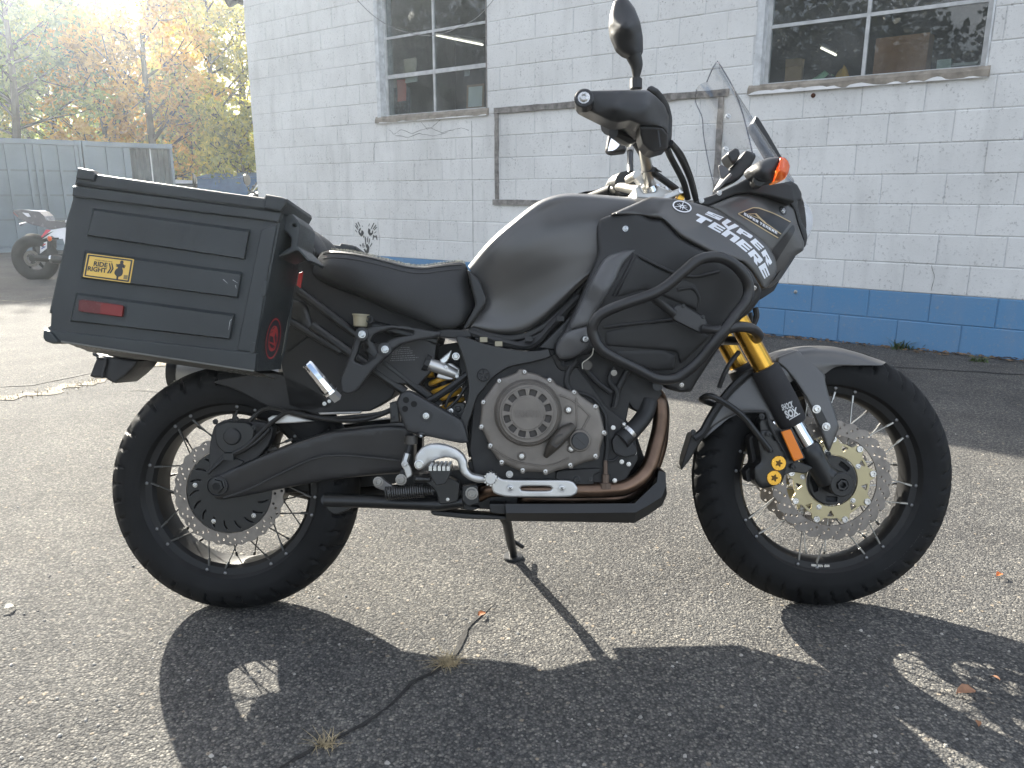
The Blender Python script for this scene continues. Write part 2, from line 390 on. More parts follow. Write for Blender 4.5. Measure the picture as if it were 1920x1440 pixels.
# ================================================================== THE SETTING
def nodemat(name):
    m = bpy.data.materials.new(name); m.use_nodes = True; nt = m.node_tree; return m, nt, nt.nodes['Principled BSDF']
def nd(nt, t, **kw):
    n = nt.nodes.new(t)
    for k, v in kw.items():
        if k in n.inputs: n.inputs[k].default_value = v
        else: setattr(n, k, v)
    return n
def ramp(nt, pts):
    r = nt.nodes.new('ShaderNodeValToRGB'); e = r.color_ramp.elements
    while len(e) < len(pts): e.new(.5)
    for q, (p, c) in zip(e, pts): q.position = p; q.color = (*c, 1) if len(c) == 3 else c
    return r
def asphalt_mat():
    m, nt, b = nodemat('asphalt'); L = nt.links.new
    co = nd(nt, 'ShaderNodeNewGeometry')
    v1 = nd(nt, 'ShaderNodeTexVoronoi', Scale=175.0, Randomness=1.0); v2 = nd(nt, 'ShaderNodeTexVoronoi', Scale=70.0, Randomness=1.0)
    nb = nd(nt, 'ShaderNodeTexNoise', Scale=.55, Detail=7.0, Roughness=.62); nf = nd(nt, 'ShaderNodeTexNoise', Scale=320.0, Detail=3.0)
    ns = nd(nt, 'ShaderNodeTexNoise', Scale=3.2, Detail=6.0)
    for n in (v1, v2, nb, nf, ns): L(co.outputs['Position'], n.inputs['Vector'])
    # aggregate: every stone its own grey, some tan or pale
    sx = nd(nt, 'ShaderNodeSeparateColor'); L(v1.outputs['Color'], sx.inputs[0])
    r1 = ramp(nt, [(0, (.062, .062, .063)), (.35, (.096, .095, .092)), (.62, (.124, .121, .115)), (.85, (.158, .152, .141)), (.97, (.23, .218, .195))]); L(sx.outputs[0], r1.inputs[0])
    sy = nd(nt, 'ShaderNodeSeparateColor'); L(v2.outputs['Color'], sy.inputs[0])
    r2 = ramp(nt, [(0, (.15, .145, .14)), (.5, (.23, .215, .19)), (.86, (.30, .25, .19)), (1, (.42, .39, .34))]); L(sy.outputs[1], r2.inputs[0])
    pk = ramp(nt, [(.90, (0, 0, 0)), (.915, (1, 1, 1))]); L(sy.outputs[0], pk.inputs[0])
    edge = ramp(nt, [(.30, (1, 1, 1)), (.42, (0, 0, 0))]); L(v2.outputs['Distance'], edge.inputs[0])
    mk = nd(nt, 'ShaderNodeMath', operation='MULTIPLY'); L(pk.outputs[0], mk.inputs[0]); L(edge.outputs[0], mk.inputs[1])
    mxx = nd(nt, 'ShaderNodeMix', data_type='RGBA'); L(mk.outputs[0], mxx.inputs['Factor']); L(r1.outputs[0], mxx.inputs['A']); L(r2.outputs[0], mxx.inputs['B'])
    # binder between stones
    bi = ramp(nt, [(.30, (1, 1, 1)), (.62, (.62, .62, .63))]); L(v1.outputs['Distance'], bi.inputs[0])
    m1 = nd(nt, 'ShaderNodeMix', data_type='RGBA', blend_type='MULTIPLY', Factor=1.0); L(mxx.outputs['Result'], m1.inputs['A']); L(bi.outputs[0], m1.inputs['B'])
    wr = ramp(nt, [(.28, (.62, .63, .66)), (.48, (1, 1, 1)), (.72, (1.16, 1.14, 1.10))]); L(nb.outputs['Fac'], wr.inputs[0])
    m2 = nd(nt, 'ShaderNodeMix', data_type='RGBA', blend_type='MULTIPLY', Factor=1.0); L(m1.outputs['Result'], m2.inputs['A']); L(wr.outputs[0], m2.inputs['B'])
    w2 = ramp(nt, [(.35, (.88, .88, .88)), (.65, (1.12, 1.12, 1.11))]); L(ns.outputs['Fac'], w2.inputs[0])
    m3 = nd(nt, 'ShaderNodeMix', data_type='RGBA', blend_type='MULTIPLY', Factor=1.0); L(m2.outputs['Result'], m3.inputs['A']); L(w2.outputs[0], m3.inputs['B'])
    L(m3.outputs['Result'], b.inputs['Base Color'])
    b.inputs['Roughness'].default_value = .9; b.inputs['Specular IOR Level'].default_value = .15
    # height: stones stand proud
    h1 = nd(nt, 'ShaderNodeMath', operation='MULTIPLY_ADD'); L(v1.outputs['Distance'], h1.inputs[0]); h1.inputs[1].default_value = -1.0
    h0 = nd(nt, 'ShaderNodeMath', operation='MULTIPLY'); L(sx.outputs[1], h0.inputs[0]); h0.inputs[1].default_value = .55; L(h0.outputs[0], h1.inputs[2])
    h2 = nd(nt, 'ShaderNodeMath', operation='MULTIPLY_ADD'); L(nf.outputs['Fac'], h2.inputs[0]); h2.inputs[1].default_value = .5; L(h1.outputs[0], h2.inputs[2])
    h3 = nd(nt, 'ShaderNodeMath', operation='MULTIPLY_ADD'); L(mk.outputs[0], h3.inputs[0]); h3.inputs[1].default_value = .6; L(h2.outputs[0], h3.inputs[2])
    bp = nd(nt, 'ShaderNodeBump', Strength=.9, Distance=.0029); L(h3.outputs[0], bp.inputs['Height']); L(bp.outputs[0], b.inputs['Normal'])
    return m
asphalt = asphalt_mat()
gx = [-160, -60, -25, -12, -6, -3, 0, 3, 6, 12, 25, 60, 160]
gy = [-90, -30, -10, -3, 0, 1.5] + [1.5+.4*i for i in range(1, 30)] + [15, 18, 22, 28, 36, 46, 60, 110, 260]
gv = [(x, y, gz(y)) for y in gy for x in gx]; nx = len(gx)
gf = [(j*nx+i, j*nx+i+1, (j+1)*nx+i+1, (j+1)*nx+i) for j in range(len(gy)-1) for i in range(nx-1)]
ground = tag(mesh('ground', gv, gf, asphalt, None, True, None), kind='structure')
ground['label'] = 'weathered grey asphalt parking lot with pale stone chips'

tar = M('crack_fill', (.022, .021, .020), .9, var=.4, vscale=30, bump=.5, bscale=150)
dirt = M('crack_dirt', (.17, .145, .11), .95, var=.5, vscale=18, bump=.8, bscale=120)
def crack(pts, w0, mat, name, seedv, zz=.003, jag=.35):
    rr = random.Random(seedv); P = [np.array(gpt(*p)) for p in pts]; Q = []
    for a, b in zip(P[:-1], P[1:]):
        L = np.linalg.norm(b-a); k = max(2, int(L/.025))
        for i in range(k): Q.append(a+(b-a)*i/k)
    Q.append(P[-1]); n = len(Q); vs = []; fs = []; j1 = j2 = j3 = 0.0
    for i, q in enumerate(Q):
        t = Q[min(i+1, n-1)]-Q[max(i-1, 0)]; nn = np.array([-t[1], t[0], 0]); nn /= np.linalg.norm(nn)+1e-9
        j1 = .7*j1+rr.gauss(0, .4); j2 = .6*j2+rr.gauss(0, jag); j3 = .6*j3+rr.gauss(0, jag)
        e = min(1, (i+1)/8, (n-i)/8); w = w0*e
        c = q+nn*w*j1*.5; a = c+nn*w*max(.15, .5+j2*.4); b = c-nn*w*max(.15, .5+j3*.4)
        for s in (a, b): vs.append((s[0], s[1], gz(s[1])+zz))
    for i in range(n-1): fs.append((2*i, 2*i+1, 2*i+3, 2*i+2))
    o = mesh(name, vs, fs, mat, ground, True, None); return Q
crack([(480, 1470), (610, 1395), (680, 1360), (740, 1315), (775, 1280), (812, 1262), (848, 1225), (872, 1180), (905, 1150), (925, 1130)], .0125, tar, 'asphalt_crack', 3)
Q2 = crack([(-140, 762), (0, 749), (60, 742), (130, 727), (190, 712), (255, 690), (330, 682), (420, 672)], .085, dirt, 'asphalt_crack', 5, jag=.8)
crack([(-60, 729), (60, 722), (130, 708), (200, 694)], .018, tar, 'asphalt_crack', 6)
crack([(200, 738), (260, 732), (330, 738), (400, 745)], .010, tar, 'asphalt_crack', 8)
crack([(1290, 652), (1420, 668), (1560, 680), (1700, 690), (1960, 706)], .022, tar, 'asphalt_crack', 9)
crack([(-60, 560), (40, 566), (110, 556)], .03, dirt, 'asphalt_crack', 10)

# ---- dry grass and fallen leaves
straw = M('dry_grass', (.33, .265, .155), .85, var=.45, vscale=40)
greenw = M('weed_green', (.055, .085, .025), .7, var=.4, vscale=30)
def blades(n, spread, hmin, hmax, rr, flat=.5, w=.0022, c=(0, 0)):
    vs = []; fs = []
    for _ in range(n):
        x, y = c[0]+rr.gauss(0, spread), c[1]+rr.gauss(0, spread*.6); a = rr.uniform(0, 6.283); h = rr.uniform(hmin, hmax); ln = h*rr.uniform(.2, 1)*flat*2
        dx, dy = math.cos(a), math.sin(a); k = len(vs)
        for t in (0, .5, 1):
            ww = w*(1-t*.85); cx = x+dx*ln*t*t; cyy = y+dy*ln*t*t; z = h*(t-.25*t*t)
            vs += [(cx-dy*ww, cyy+dx*ww, z), (cx+dy*ww, cyy-dx*ww, z)]
        fs += [(k, k+1, k+3, k+2), (k+2, k+3, k+5, k+4)]
    return vs, fs
def tuft(px, py, n, spread, hmin, hmax, sd, label, mat=straw, name='grass_tuft', cat='grass tuft', flat=.5, grp=None, w=.0022):
    v, f = blades(n, spread, hmin, hmax, random.Random(sd), flat, w); o = mesh(name, v, f, mat, None, False, None, fix=False)
    p = gpt(px, py); o.location = (p.x, p.y, p.z); return tag(o, label, cat, grp)
tuft(838, 1246, 170, .0095, .008, .027, 1, 'dry straw coloured grass tuft in the crack between the wheels, upper one', flat=1.5, w=.0013, grp='dry tufts in the long crack')
tuft(612, 1398, 60, .009, .006, .022, 2, 'small dry grass tuft in the crack at the bottom edge of the shadow', flat=1.5, w=.0013, grp='dry tufts in the long crack')
v = []; f = []; rr = random.Random(11)
for q in Q2[::2]:
    a, b = blades(16, .045, .006, .035, rr, .9, .0018, (q[0], q[1])); k = len(v); v += [(x, y, z+gz(y)) for x, y, z in a]; f += [tuple(i+k for i in t) for t in b]
tag(mesh('dry_grass', v, f, straw, None, False, None, fix=False), 'thin dry grass and litter along the wide crack behind the rear wheel', 'grass', kind='stuff')
def leafmesh(L, W, curl):
    vs = []; fs = []
    for i, t in enumerate((0, .15, .4, .7, 1)):
        w = W*math.sin(math.pi*min(1, t*.92+.06)); z = curl*math.sin(t*3.1)
        vs += [((t-.5)*L, -w, z+curl*.6), ((t-.5)*L, 0, z), ((t-.5)*L, w, z+curl*.6)]
    for i in range(4):
        for j in range(2): fs.append((i*3+j, i*3+j+1, i*3+j+4, i*3+j+3))
    return vs, fs
for px, py, L, W, c, lab, col, rz in ((1872, 1083, .030, .008, .006, 'small bright orange fallen leaf on the sunlit asphalt at right', (.62, .16, .03), .6),
                             (1810, 1305, .048, .014, .010, 'curled tan fallen leaf lying in the shadow at lower right', (.30, .15, .08), .2),
                             (1832, 1362, .022, .006, .004, 'tiny brown leaf in the shadow nearest the bottom right corner', (.28, .13, .06), 1.2),
                             (18, 1143, .03, .012, .006, 'pale bleached leaf on the asphalt at the lower left edge', (.55, .50, .40), .9),
                             (1865, 1277, .02, .006, .004, 'tiny brown leaf in the shadow above the curled tan leaf', (.26, .13, .07), 2.2),
                             (903, 1156, .028, .009, .004, 'rust brown leaf caught in the crack near the stand', (.30, .10, .03), .9)):
    v, f = leafmesh(L, W, c); o = mesh('fallen_leaf', v, f, M('leaf_%d' % px, col, .6, var=.25, vscale=80), None, True, None, fix=False); p = gpt(px, py)
    o.location = (p.x, p.y, p.z+.006); o.rotation_euler = (.15, .1, rz); tag(o, lab, 'leaf', 'fallen leaves')

rr = random.Random(71); gr = MB()
for i in range(260):
    px, py = rr.uniform(-20, 1940), 700+740*rr.random()**.8; p = gpt(px, py); r = rr.uniform(.0018, .0055); q = []
    for k in range(6): a = k*1.047+rr.uniform(-.3, .3); q.append((p.x+r*rr.uniform(.7, 1.3)*math.cos(a), p.y+r*rr.uniform(.7, 1.2)*math.sin(a), p.z))
    t = [(p.x+(x-p.x)*.55, p.y+(y-p.y)*.55, z+r*rr.uniform(.5, .8)) for x, y, z in q]; gr.add(q+t, [(6, 7, 8, 9, 10, 11)]+[(j, (j+1) % 6, (j+1) % 6+6, j+6) for j in range(6)])
tag(gr.build('loose_gravel', M('gravel_pale', (.30, .285, .26), .9, var=.6, vscale=4), None, False), 'loose pale gravel chips scattered over the asphalt', 'gravel', kind='stuff')

# ---- the block building
WA = 0.6479; ZB = 0.3802; CH = 0.2032
bld = empty('block_building', (0, 5.7258, 0), -WA, 'white painted concrete block building with a blue band along its foot', 'building')
bldI = (Matrix.Translation((0, 5.7258, 0)) @ Matrix.Rotation(-WA, 4, 'Z')).inverted()
def wl(px, py, depth=0.0):
    c = bldI @ CAM; d = bldI.to_3x3() @ ray(px, py); t = (depth-c.y)/d.y; p = c+d*t; return p.x, p.z
def paint_mat(name, base, dirtc, amt):
    m, nt, b = nodemat(name); L = nt.links.new; g = nd(nt, 'ShaderNodeNewGeometry'); oi = nd(nt, 'ShaderNodeObjectInfo')
    n1 = nd(nt, 'ShaderNodeTexNoise', Scale=1.3, Detail=8.0, Roughness=.65); n2 = nd(nt, 'ShaderNodeTexNoise', Scale=52.0, Detail=4.0, Roughness=.7)
    n3 = nd(nt, 'ShaderNodeTexNoise', Scale=9.0, Detail=8.0, Roughness=.7); mpn = nd(nt, 'ShaderNodeMapping'); mpn.inputs['Scale'].default_value = (5, 5, .9)
    n4 = nd(nt, 'ShaderNodeTexNoise', Scale=1.6, Detail=5.0); L(g.outputs['Position'], mpn.inputs['Vector']); L(mpn.outputs[0], n4.inputs['Vector'])
    for n in (n1, n2, n3): L(g.outputs['Position'], n.inputs['Vector'])
    pit = ramp(nt, [(.56, (0, 0, 0)), (.65, (1, 1, 1))]); L(n2.outputs['Fac'], pit.inputs[0])
    zone = ramp(nt, [(.40, (0, 0, 0)), (.64, (1, 1, 1))]); L(n3.outputs['Fac'], zone.inputs[0])
    pz = nd(nt, 'ShaderNodeMath', operation='MULTIPLY'); L(pit.outputs[0], pz.inputs[0]); L(zone.outputs[0], pz.inputs[1])
    bg = ramp(nt, [(.38, (0, 0, 0)), (.75, (1, 1, 1))]); L(n1.outputs['Fac'], bg.inputs[0])
    st = ramp(nt, [(.52, (0, 0, 0)), (.85, (1, 1, 1))]); L(n4.outputs['Fac'], st.inputs[0])
    s1 = nd(nt, 'ShaderNodeMath', operation='MULTIPLY_ADD'); L(bg.outputs[0], s1.inputs[0]); s1.inputs[1].default_value = .27*amt
    s2 = nd(nt, 'ShaderNodeMath', operation='MULTIPLY_ADD'); L(st.outputs[0], s2.inputs[0]); s2.inputs[1].default_value = .25*amt; s2.inputs[2].default_value = .02
    L(s2.outputs[0], s1.inputs[2])
    s3 = nd(nt, 'ShaderNodeMath', operation='MULTIPLY_ADD'); L(pz.outputs[0], s3.inputs[0]); s3.inputs[1].default_value = .68*amt; L(s1.outputs[0], s3.inputs[2])
    s4 = nd(nt, 'ShaderNodeMath', operation='MULTIPLY_ADD'); L(oi.outputs['Random'], s4.inputs[0]); s4.inputs[1].default_value = .07*amt; L(s3.outputs[0], s4.inputs[2])
    x = nd(nt, 'ShaderNodeMix', data_type='RGBA'); x.clamp_factor = True; x.inputs['A'].default_value = (*base, 1); x.inputs['B'].default_value = (*dirtc, 1)
    L(s4.outputs[0], x.inputs['Factor']); L(x.outputs['Result'], b.inputs['Base Color']); b.inputs['Roughness'].default_value = .62
    bp = nd(nt, 'ShaderNodeBump', Strength=.5, Distance=.003); L(n2.outputs['Fac'], bp.inputs['Height']); L(bp.outputs[0], b.inputs['Normal'])
    return m
wpaint = paint_mat('white_block_paint', (.80, .802, .785), (.30, .30, .29), 1.0)
bpaint = paint_mat('blue_block_paint', (.095, .255, .46), (.26, .30, .36), .9)
mortar = paint_mat('painted_mortar', (.70, .71, .71), (.25, .25, .25), 1.3)
ROOF = 3.36
winL = (-1.87, -.36); winR = (2.235, 3.775); WZ0, WZ1 = ZB+7*CH, ZB+13.85*CH
# wall backing with the two openings left out, wall 0.2 thick
b = MB(); S0, S1 = -4.11, 7.5
for s0, s1, z0, z1 in ((S0, S1, ZB, WZ0), (S0, winL[0], WZ0, WZ1), (winL[1], winR[0], WZ0, WZ1), (winR[1], S1, WZ0, WZ1), (S0, S1, WZ1, ROOF)): b.box(s0, s1, .0045, .20, z0, z1)
wallp = b.build('wall', mortar, bld, False)
b = MB(); b.box(S0, S1, .0045, .20, -.3, ZB-.001); b.build('wall_foot', paint_mat('blue_mortar', (.08, .22, .40), (.15, .2, .25), 1.2), bld, False)
b = MB(); b.box(S0, S0+.2, .2, 9, -.3, ROOF-.002); b.box(S1-.2, S1, .2, 9, -.3, ROOF-.002); b.box(S0+.2, S1-.2, 8.8, 9, -.3, ROOF-.002)
b.build('side_wall', wpaint, bld, False)
b = MB(); b.box(S0+.03, S1, .21, 9.1, ROOF, ROOF+.12); b.build('roof', M('roofing', (.08, .08, .08), .9), bld, False)
# dim room behind the windows
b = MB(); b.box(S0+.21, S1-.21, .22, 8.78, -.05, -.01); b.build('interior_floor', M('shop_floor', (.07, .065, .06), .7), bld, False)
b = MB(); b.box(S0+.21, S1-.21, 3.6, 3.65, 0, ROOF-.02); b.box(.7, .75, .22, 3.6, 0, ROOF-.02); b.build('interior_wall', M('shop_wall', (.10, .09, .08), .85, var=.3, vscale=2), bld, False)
bmc = {}
def blockmesh(w, h, mat):
    k = (round(w, 2), round(h, 3), mat.name)
    if k not in bmc:
        w, h = k[0], k[1]; a, c = w/2-.0015, h/2-.0028; e = .0045
        v = [(-a, .010, -c), (a, .010, -c), (a, .010, c), (-a, .010, c), (-a, 0.003, -c), (a, 0.003, -c), (a, 0.003, c), (-a, 0.003, c), (-a+e, 0, -c+e), (a-e, 0, -c+e), (a-e, 0, c-e), (-a+e, 0, c-e)]
        f = [(8, 9, 10, 11)] + [(i, (i+1) % 4, (i+1) % 4+4, i+4) for i in range(4)] + [(i+4, (i+1) % 4+4, (i+1) % 4+8, i+8) for i in range(4)]
        me = bpy.data.meshes.new('block'); me.from_pydata(v, [], f); me.materials.append(mat); me.update(); bmc[k] = me
    return bmc[k]
cands = []; rr = random.Random(4)
SEAM = -.556
for k in range(-2, 15):
    z0 = ZB+k*CH; z1 = min(z0+CH, ROOF)
    if k % 2 == 0: Lf = [-.96-.3935*i for i in range(0, 9)]
    else: Lf = [-.765-.394*i for i in range(0, 9)]
    Rt = [(3.03 if k % 2 == 0 else 3.222)+.4045*i for i in range(-10, 20)]
    ed = [S0]+sorted(x for x in Lf if x > S0+.08)+[SEAM]+[x for x in Rt if x > SEAM+.08 and x < 7.44]+[7.5]
    for a, c in zip(ed[:-1], ed[1:]):
        segs = [(a, c)]
        if z0 < WZ1-.03 and z1 > WZ0+.02:
            for o0, o1 in (winL, winR):
                ns = []
                for s0, s1 in segs:
                    if s1 <= o0 or s0 >= o1: ns.append((s0, s1)); continue
                    if s0 < o0-.03: ns.append((s0, o0))
                    if s1 > o1+.03: ns.append((o1, s1))
                segs = ns
        for s0, s1 in segs: cands.append((s0, s1, z0, z1, k))
bw = bld.matrix_basis.copy(); bw = Matrix.Translation((0, 5.7258, 0)) @ Matrix.Rotation(-WA, 4, 'Z')
def project(p):
    v = p-CAM; Z = v.y*_cp-v.z*_sp; Y = -(v.z*_cp+v.y*_sp); return 960+FPX*v.x/Z, 720+FPX*Y/Z
bikeblob = [(60, 640), (130, 330), (540, 380), (620, 480), (900, 510), (1040, 370), (1200, 370), (1420, 360), (1500, 400), (1420, 640), (1400, 760), (200, 760)]
vis = []; rest = []
for c in cands:
    p = project(bw @ Vector(((c[0]+c[1])/2, 0, (c[2]+c[3])/2)))
    P = np.array([p]); ok = -25 < p[0] < 1945 and -18 < p[1] < 1440 and not inside(P, bikeblob)[0]
    (vis if ok else rest).append((p, c))
if len(vis) > 298: vis.sort(key=lambda t: t[1][1], reverse=True); rest += vis[298:]; vis = vis[:298]
for p, (s0, s1, z0, z1, k) in vis:
    o = bpy.data.objects.new('block', blockmesh(s1-s0, z1-z0, bpaint if k < 0 else wpaint)); COL.objects.link(o); o.parent = wallp
    o.location = ((s0+s1)/2+rr.uniform(-.001, .001), rr.uniform(-.002, .0015), (z0+z1)/2+rr.uniform(-.0012, .0012)); o.rotation_euler = (rr.gauss(0, .004), rr.gauss(0, .0016), rr.gauss(0, .003))
for mt, nm in ((wpaint, 'white'), (bpaint, 'blue')):
    b = MB()
    for p, (s0, s1, z0, z1, k) in rest:
        if (k < 0) != (mt is bpaint): continue
        me = blockmesh(s1-s0, z1-z0, mt); b.add([(v.co.x+(s0+s1)/2, v.co.y, v.co.z+(z0+z1)/2) for v in me.vertices], [tuple(q.vertices) for q in me.polygons])
    if b.v: tag(b.build('block_rest', mt, wallp, False, fix=False), kind='stuff')
b = MB()       # filled control joint between the two stretches of block
b.box(SEAM-.007, SEAM+.007, -.001, .0042, ZB, WZ0-.05); b.build('caulk_joint', M('caulk', (.5, .5, .49), .8, var=.3), wallp, False)

framem = M('window_frame_paint', (.52, .53, .53), .5, var=.2, vscale=12, bump=.2, bscale=80)
jambm = M('jamb_paint', (.60, .62, .63), .6, var=.25, vscale=14)
oldwood = M('weathered_wood', (.235, .22, .205), .9, var=.45, vscale=22, bump=.8, bscale=90)
sillm = M('bare_concrete_sill', (.27, .24, .20), .9, var=.3, vscale=16, bump=.6, bscale=60)
paneg = glassmat('window_pane', (.86, .90, .90), 1.60, .004, .10)
flakem = M('flaking_white_paint', (.80, .80, .80), .7)
def window(o0, o1, mull, rails, slope, lab):
    REC = .095
    w = MB(); z0, z1 = WZ0+.062, WZ1
    w.box(o0+.055, o0+.085, REC-.02, REC+.02, z0, z1); w.box(o1-.05, o1-.012, REC-.02, REC+.02, z0, z1)
    w.box(o0+.085, o1-.05, REC-.02, REC+.02, z1-.03, z1); w.box(o0+.085, o1-.05, REC-.02, REC+.02, z0, z0+.014)
    fr = w.build('window', framem, bld, False, label=lab)
    m = MB(); m.box(mull-.012, mull+.012, REC-.014, REC+.014, z0+.014, z1-.03); m.build('muntin', framem, fr, False)
    for z, h in rails:
        for a, c in ((o0+.085, mull-.012), (mull+.012, o1-.05)):
            m = MB(); m.box(a, c, REC-.012, REC+.012, z-h, z+h); m.build('muntin', framem, fr, False)
    zs = [z0+.014]+[z for z, h in rails]+[z1-.03]; hs = [0]+[h for z, h in rails]+[0]
    for i in range(len(zs)-1):
        for a, c in ((o0+.085, mull-.012), (mull+.012, o1-.05)):
            m = MB(); m.box(a, c, REC-.002, REC+.002, zs[i]+hs[i], zs[i+1]-hs[i+1]); m.build('pane', paneg, fr, False)
    m = MB(); m.box(o0+.001, o0+.055, -.004, .199, WZ0+.05, z1); m.build('jamb', jambm, fr, False)
    m = MB(); m.box(o1-.012, o1-.001, -.003, .199, WZ0+.05, z1); m.build('jamb', jambm if slope else oldwood, fr, False)
    m = MB(); v = [(o0-.03, -.045, WZ0-.008), (o1+.02, -.045, WZ0-.008), (o1+.02, -.045, WZ0+.035), (o0-.03, -.045, WZ0+.035), (o0-.03, .2, WZ0-.008), (o1+.02, .2, WZ0-.008), (o1+.02, .2, WZ0+.075), (o0-.03, .2, WZ0+.075)]
    n = 26; vs = []; fs = []; q = random.Random(int(o0*100)+9)
    for i in range(n+1):
        x = o0-.03+(o1-o0+.05)*i/n; d = q.gauss(0, .004); e = q.gauss(0, .003)
        vs += [(x, -.024+d*.6, WZ0-.006+e*.3), (x, -.020+d*.6, WZ0+.034+e), (x, .0, WZ0+.06+e*.5), (x, .199, WZ0+.07), (x, .199, WZ0-.006)]
    for i in range(n):
        for j in range(5): fs.append((i*5+j, i*5+(j+1) % 5, (i+1)*5+(j+1) % 5, (i+1)*5+j))
    fs += [(0, 1, 2, 3, 4), tuple(n*5+j for j in (4, 3, 2, 1, 0))]
    sill = mesh('sill', vs, fs, sillm, fr, False)
    fl = MB(); vs = []; fs = []; k = 60; h = 0
    for i in range(k+1):                         # ragged white paint left along the lower edge of the sill
        x = o0-.02+(o1-o0+.03)*i/k; h = max(0, min(.024, h+q.gauss(0, .007))); hh = h*(1 if slope else .35)
        vs += [(x, -.0295, WZ0-.012), (x, -.0295, WZ0-.010+hh)]
    for i in range(k): fs.append((2*i, 2*i+2, 2*i+3, 2*i+1))
    mesh('paint_flake', vs, fs, flakem, sill, False)
    return fr
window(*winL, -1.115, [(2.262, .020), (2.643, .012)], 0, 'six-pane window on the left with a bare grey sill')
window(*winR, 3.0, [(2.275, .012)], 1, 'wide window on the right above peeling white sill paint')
# hairline cracks in the blocks under the left sill
crk = M('hairline', (.16, .16, .155), .9)
def wallline(pts, w, name, par, mat, y=-.0025):
    vs = []; fs = []; rr2 = random.Random(len(pts)); P = []
    for (a, c) in zip(pts[:-1], pts[1:]):
        for i in range(4): P.append((a[0]+(c[0]-a[0])*i/4+rr2.gauss(0, .5), a[1]+(c[1]-a[1])*i/4+rr2.gauss(0, .5)))
    P.append(pts[-1]); W = [wl(*p) for p in P]
    for i, p in enumerate(W):
        a = W[max(i-1, 0)]; c = W[min(i+1, len(W)-1)]; t = np.array([c[0]-a[0], c[1]-a[1]]); t /= np.linalg.norm(t)+1e-9; ww = w*rr2.uniform(.5, 1.3)
        vs += [(p[0]-t[1]*ww, y, p[1]+t[0]*ww), (p[0]+t[1]*ww, y, p[1]-t[0]*ww)]
    for i in range(len(W)-1): fs.append((2*i, 2*i+1, 2*i+3, 2*i+2))
    return mesh(name, vs, fs, mat, par, False, None)
L2 = lambda pts: [(440+x/2.88, y/2.88) for x, y in pts]
for pl in ([(835, 700), (860, 725), (900, 700), (960, 722), (1010, 700), (1060, 690), (1120, 718), (1180, 700), (1225, 690), (1265, 705)], [(1010, 660), (1040, 700), (1075, 680), (1110, 650)], [(870, 735), (940, 742), (1000, 720), (1070, 735), (1150, 715)], [(760, 772), (752, 800), (752, 870)]):
    wallline(L2(pl), .0022, 'wall_crack', wallp, crk, -.004)
wallline([(1747, 497), (1752, 520), (1746, 545)], .0016, 'wall_crack', wallp, crk, -.004)
wallline([(709, 415), (712, 455), (709, 490)], .0016, 'wall_crack', wallp, crk, -.004)
# black hand prints and letters painted on the wall
hk = M('hand_print_paint', (.045, .05, .052), .7, var=.5, vscale=60)
HP = lambda pts: [(650+x/16.0, 400+y/16.0) for x, y in pts]
def wallpoly(polys, name, par):
    vs = []; fs = []
    for pl in polys:
        k = len(vs); vs += [(wl(*p)[0], -.0030, wl(*p)[1]) for p in HP(pl)]; fs.append(tuple(range(k, k+len(pl))))
    return mesh(name, vs, fs, hk, par, False, None)
def stroke(a, c, w):
    a = np.array(a, float); c = np.array(c, float); t = (c-a)/np.linalg.norm(c-a); n = np.array([-t[1], t[0]])*w/2
    return [tuple(a+n), tuple((a+c)/2+n*1.2), tuple(c+n*.9), tuple(c-n*.9), tuple((a+c)/2-n*1.2), tuple(a-n)]
wallpoly([[(410, 430), (435, 470), (395, 530), (390, 560), (430, 600), (455, 500), (500, 530), (522, 590), (490, 660), (445, 698), (385, 640), (355, 560), (370, 500)], stroke((345, 255), (405, 395), 22), stroke((280, 290), (350, 430), 24), stroke((262, 365), (345, 490), 24), stroke((262, 500), (320, 570), 18), stroke((468, 370), (485, 405), 14)], 'hand_print', wallp)
wallpoly([[(655, 445), (720, 490), (705, 570), (760, 590), (775, 510), (800, 520), (795, 610), (740, 665), (700, 670), (655, 610), (640, 560)], stroke((690, 305), (665, 390), 16), stroke((828, 285), (735, 470), 24), stroke((890, 345), (790, 480), 24), stroke((908, 410), (820, 510), 22), stroke((895, 545), (835, 595), 16)], 'hand_print', wallp)
wallpoly([[(575, 930), (640, 925), (690, 1020), (670, 1160), (615, 1230), (545, 1150), (515, 1070), (555, 1060), (590, 1120), (615, 1050), (580, 1010)], stroke((560, 710), (575, 930), 26), stroke((640, 705), (630, 870), 22), stroke((697, 755), (670, 920), 22), stroke((768, 895), (705, 1005), 24), stroke((520, 670), (515, 740), 22), stroke((400, 935), (435, 985), 30)], 'hand_print', wallp)
wallpoly([stroke((815, 650), (793, 800), 24), stroke((818, 655), (855, 720), 20), stroke((855, 720), (890, 660), 20), stroke((890, 660), (918, 800), 24)], 'painted_letter', wallp)
wallpoly([stroke((475, 910), (500, 1020), 16), stroke((475, 910), (510, 905), 14), stroke((510, 905), (505, 950), 14), stroke((495, 960), (540, 965), 14), stroke((540, 965), (535, 1010), 14), stroke((535, 1010), (500, 1020), 14)], 'painted_letter', wallp)
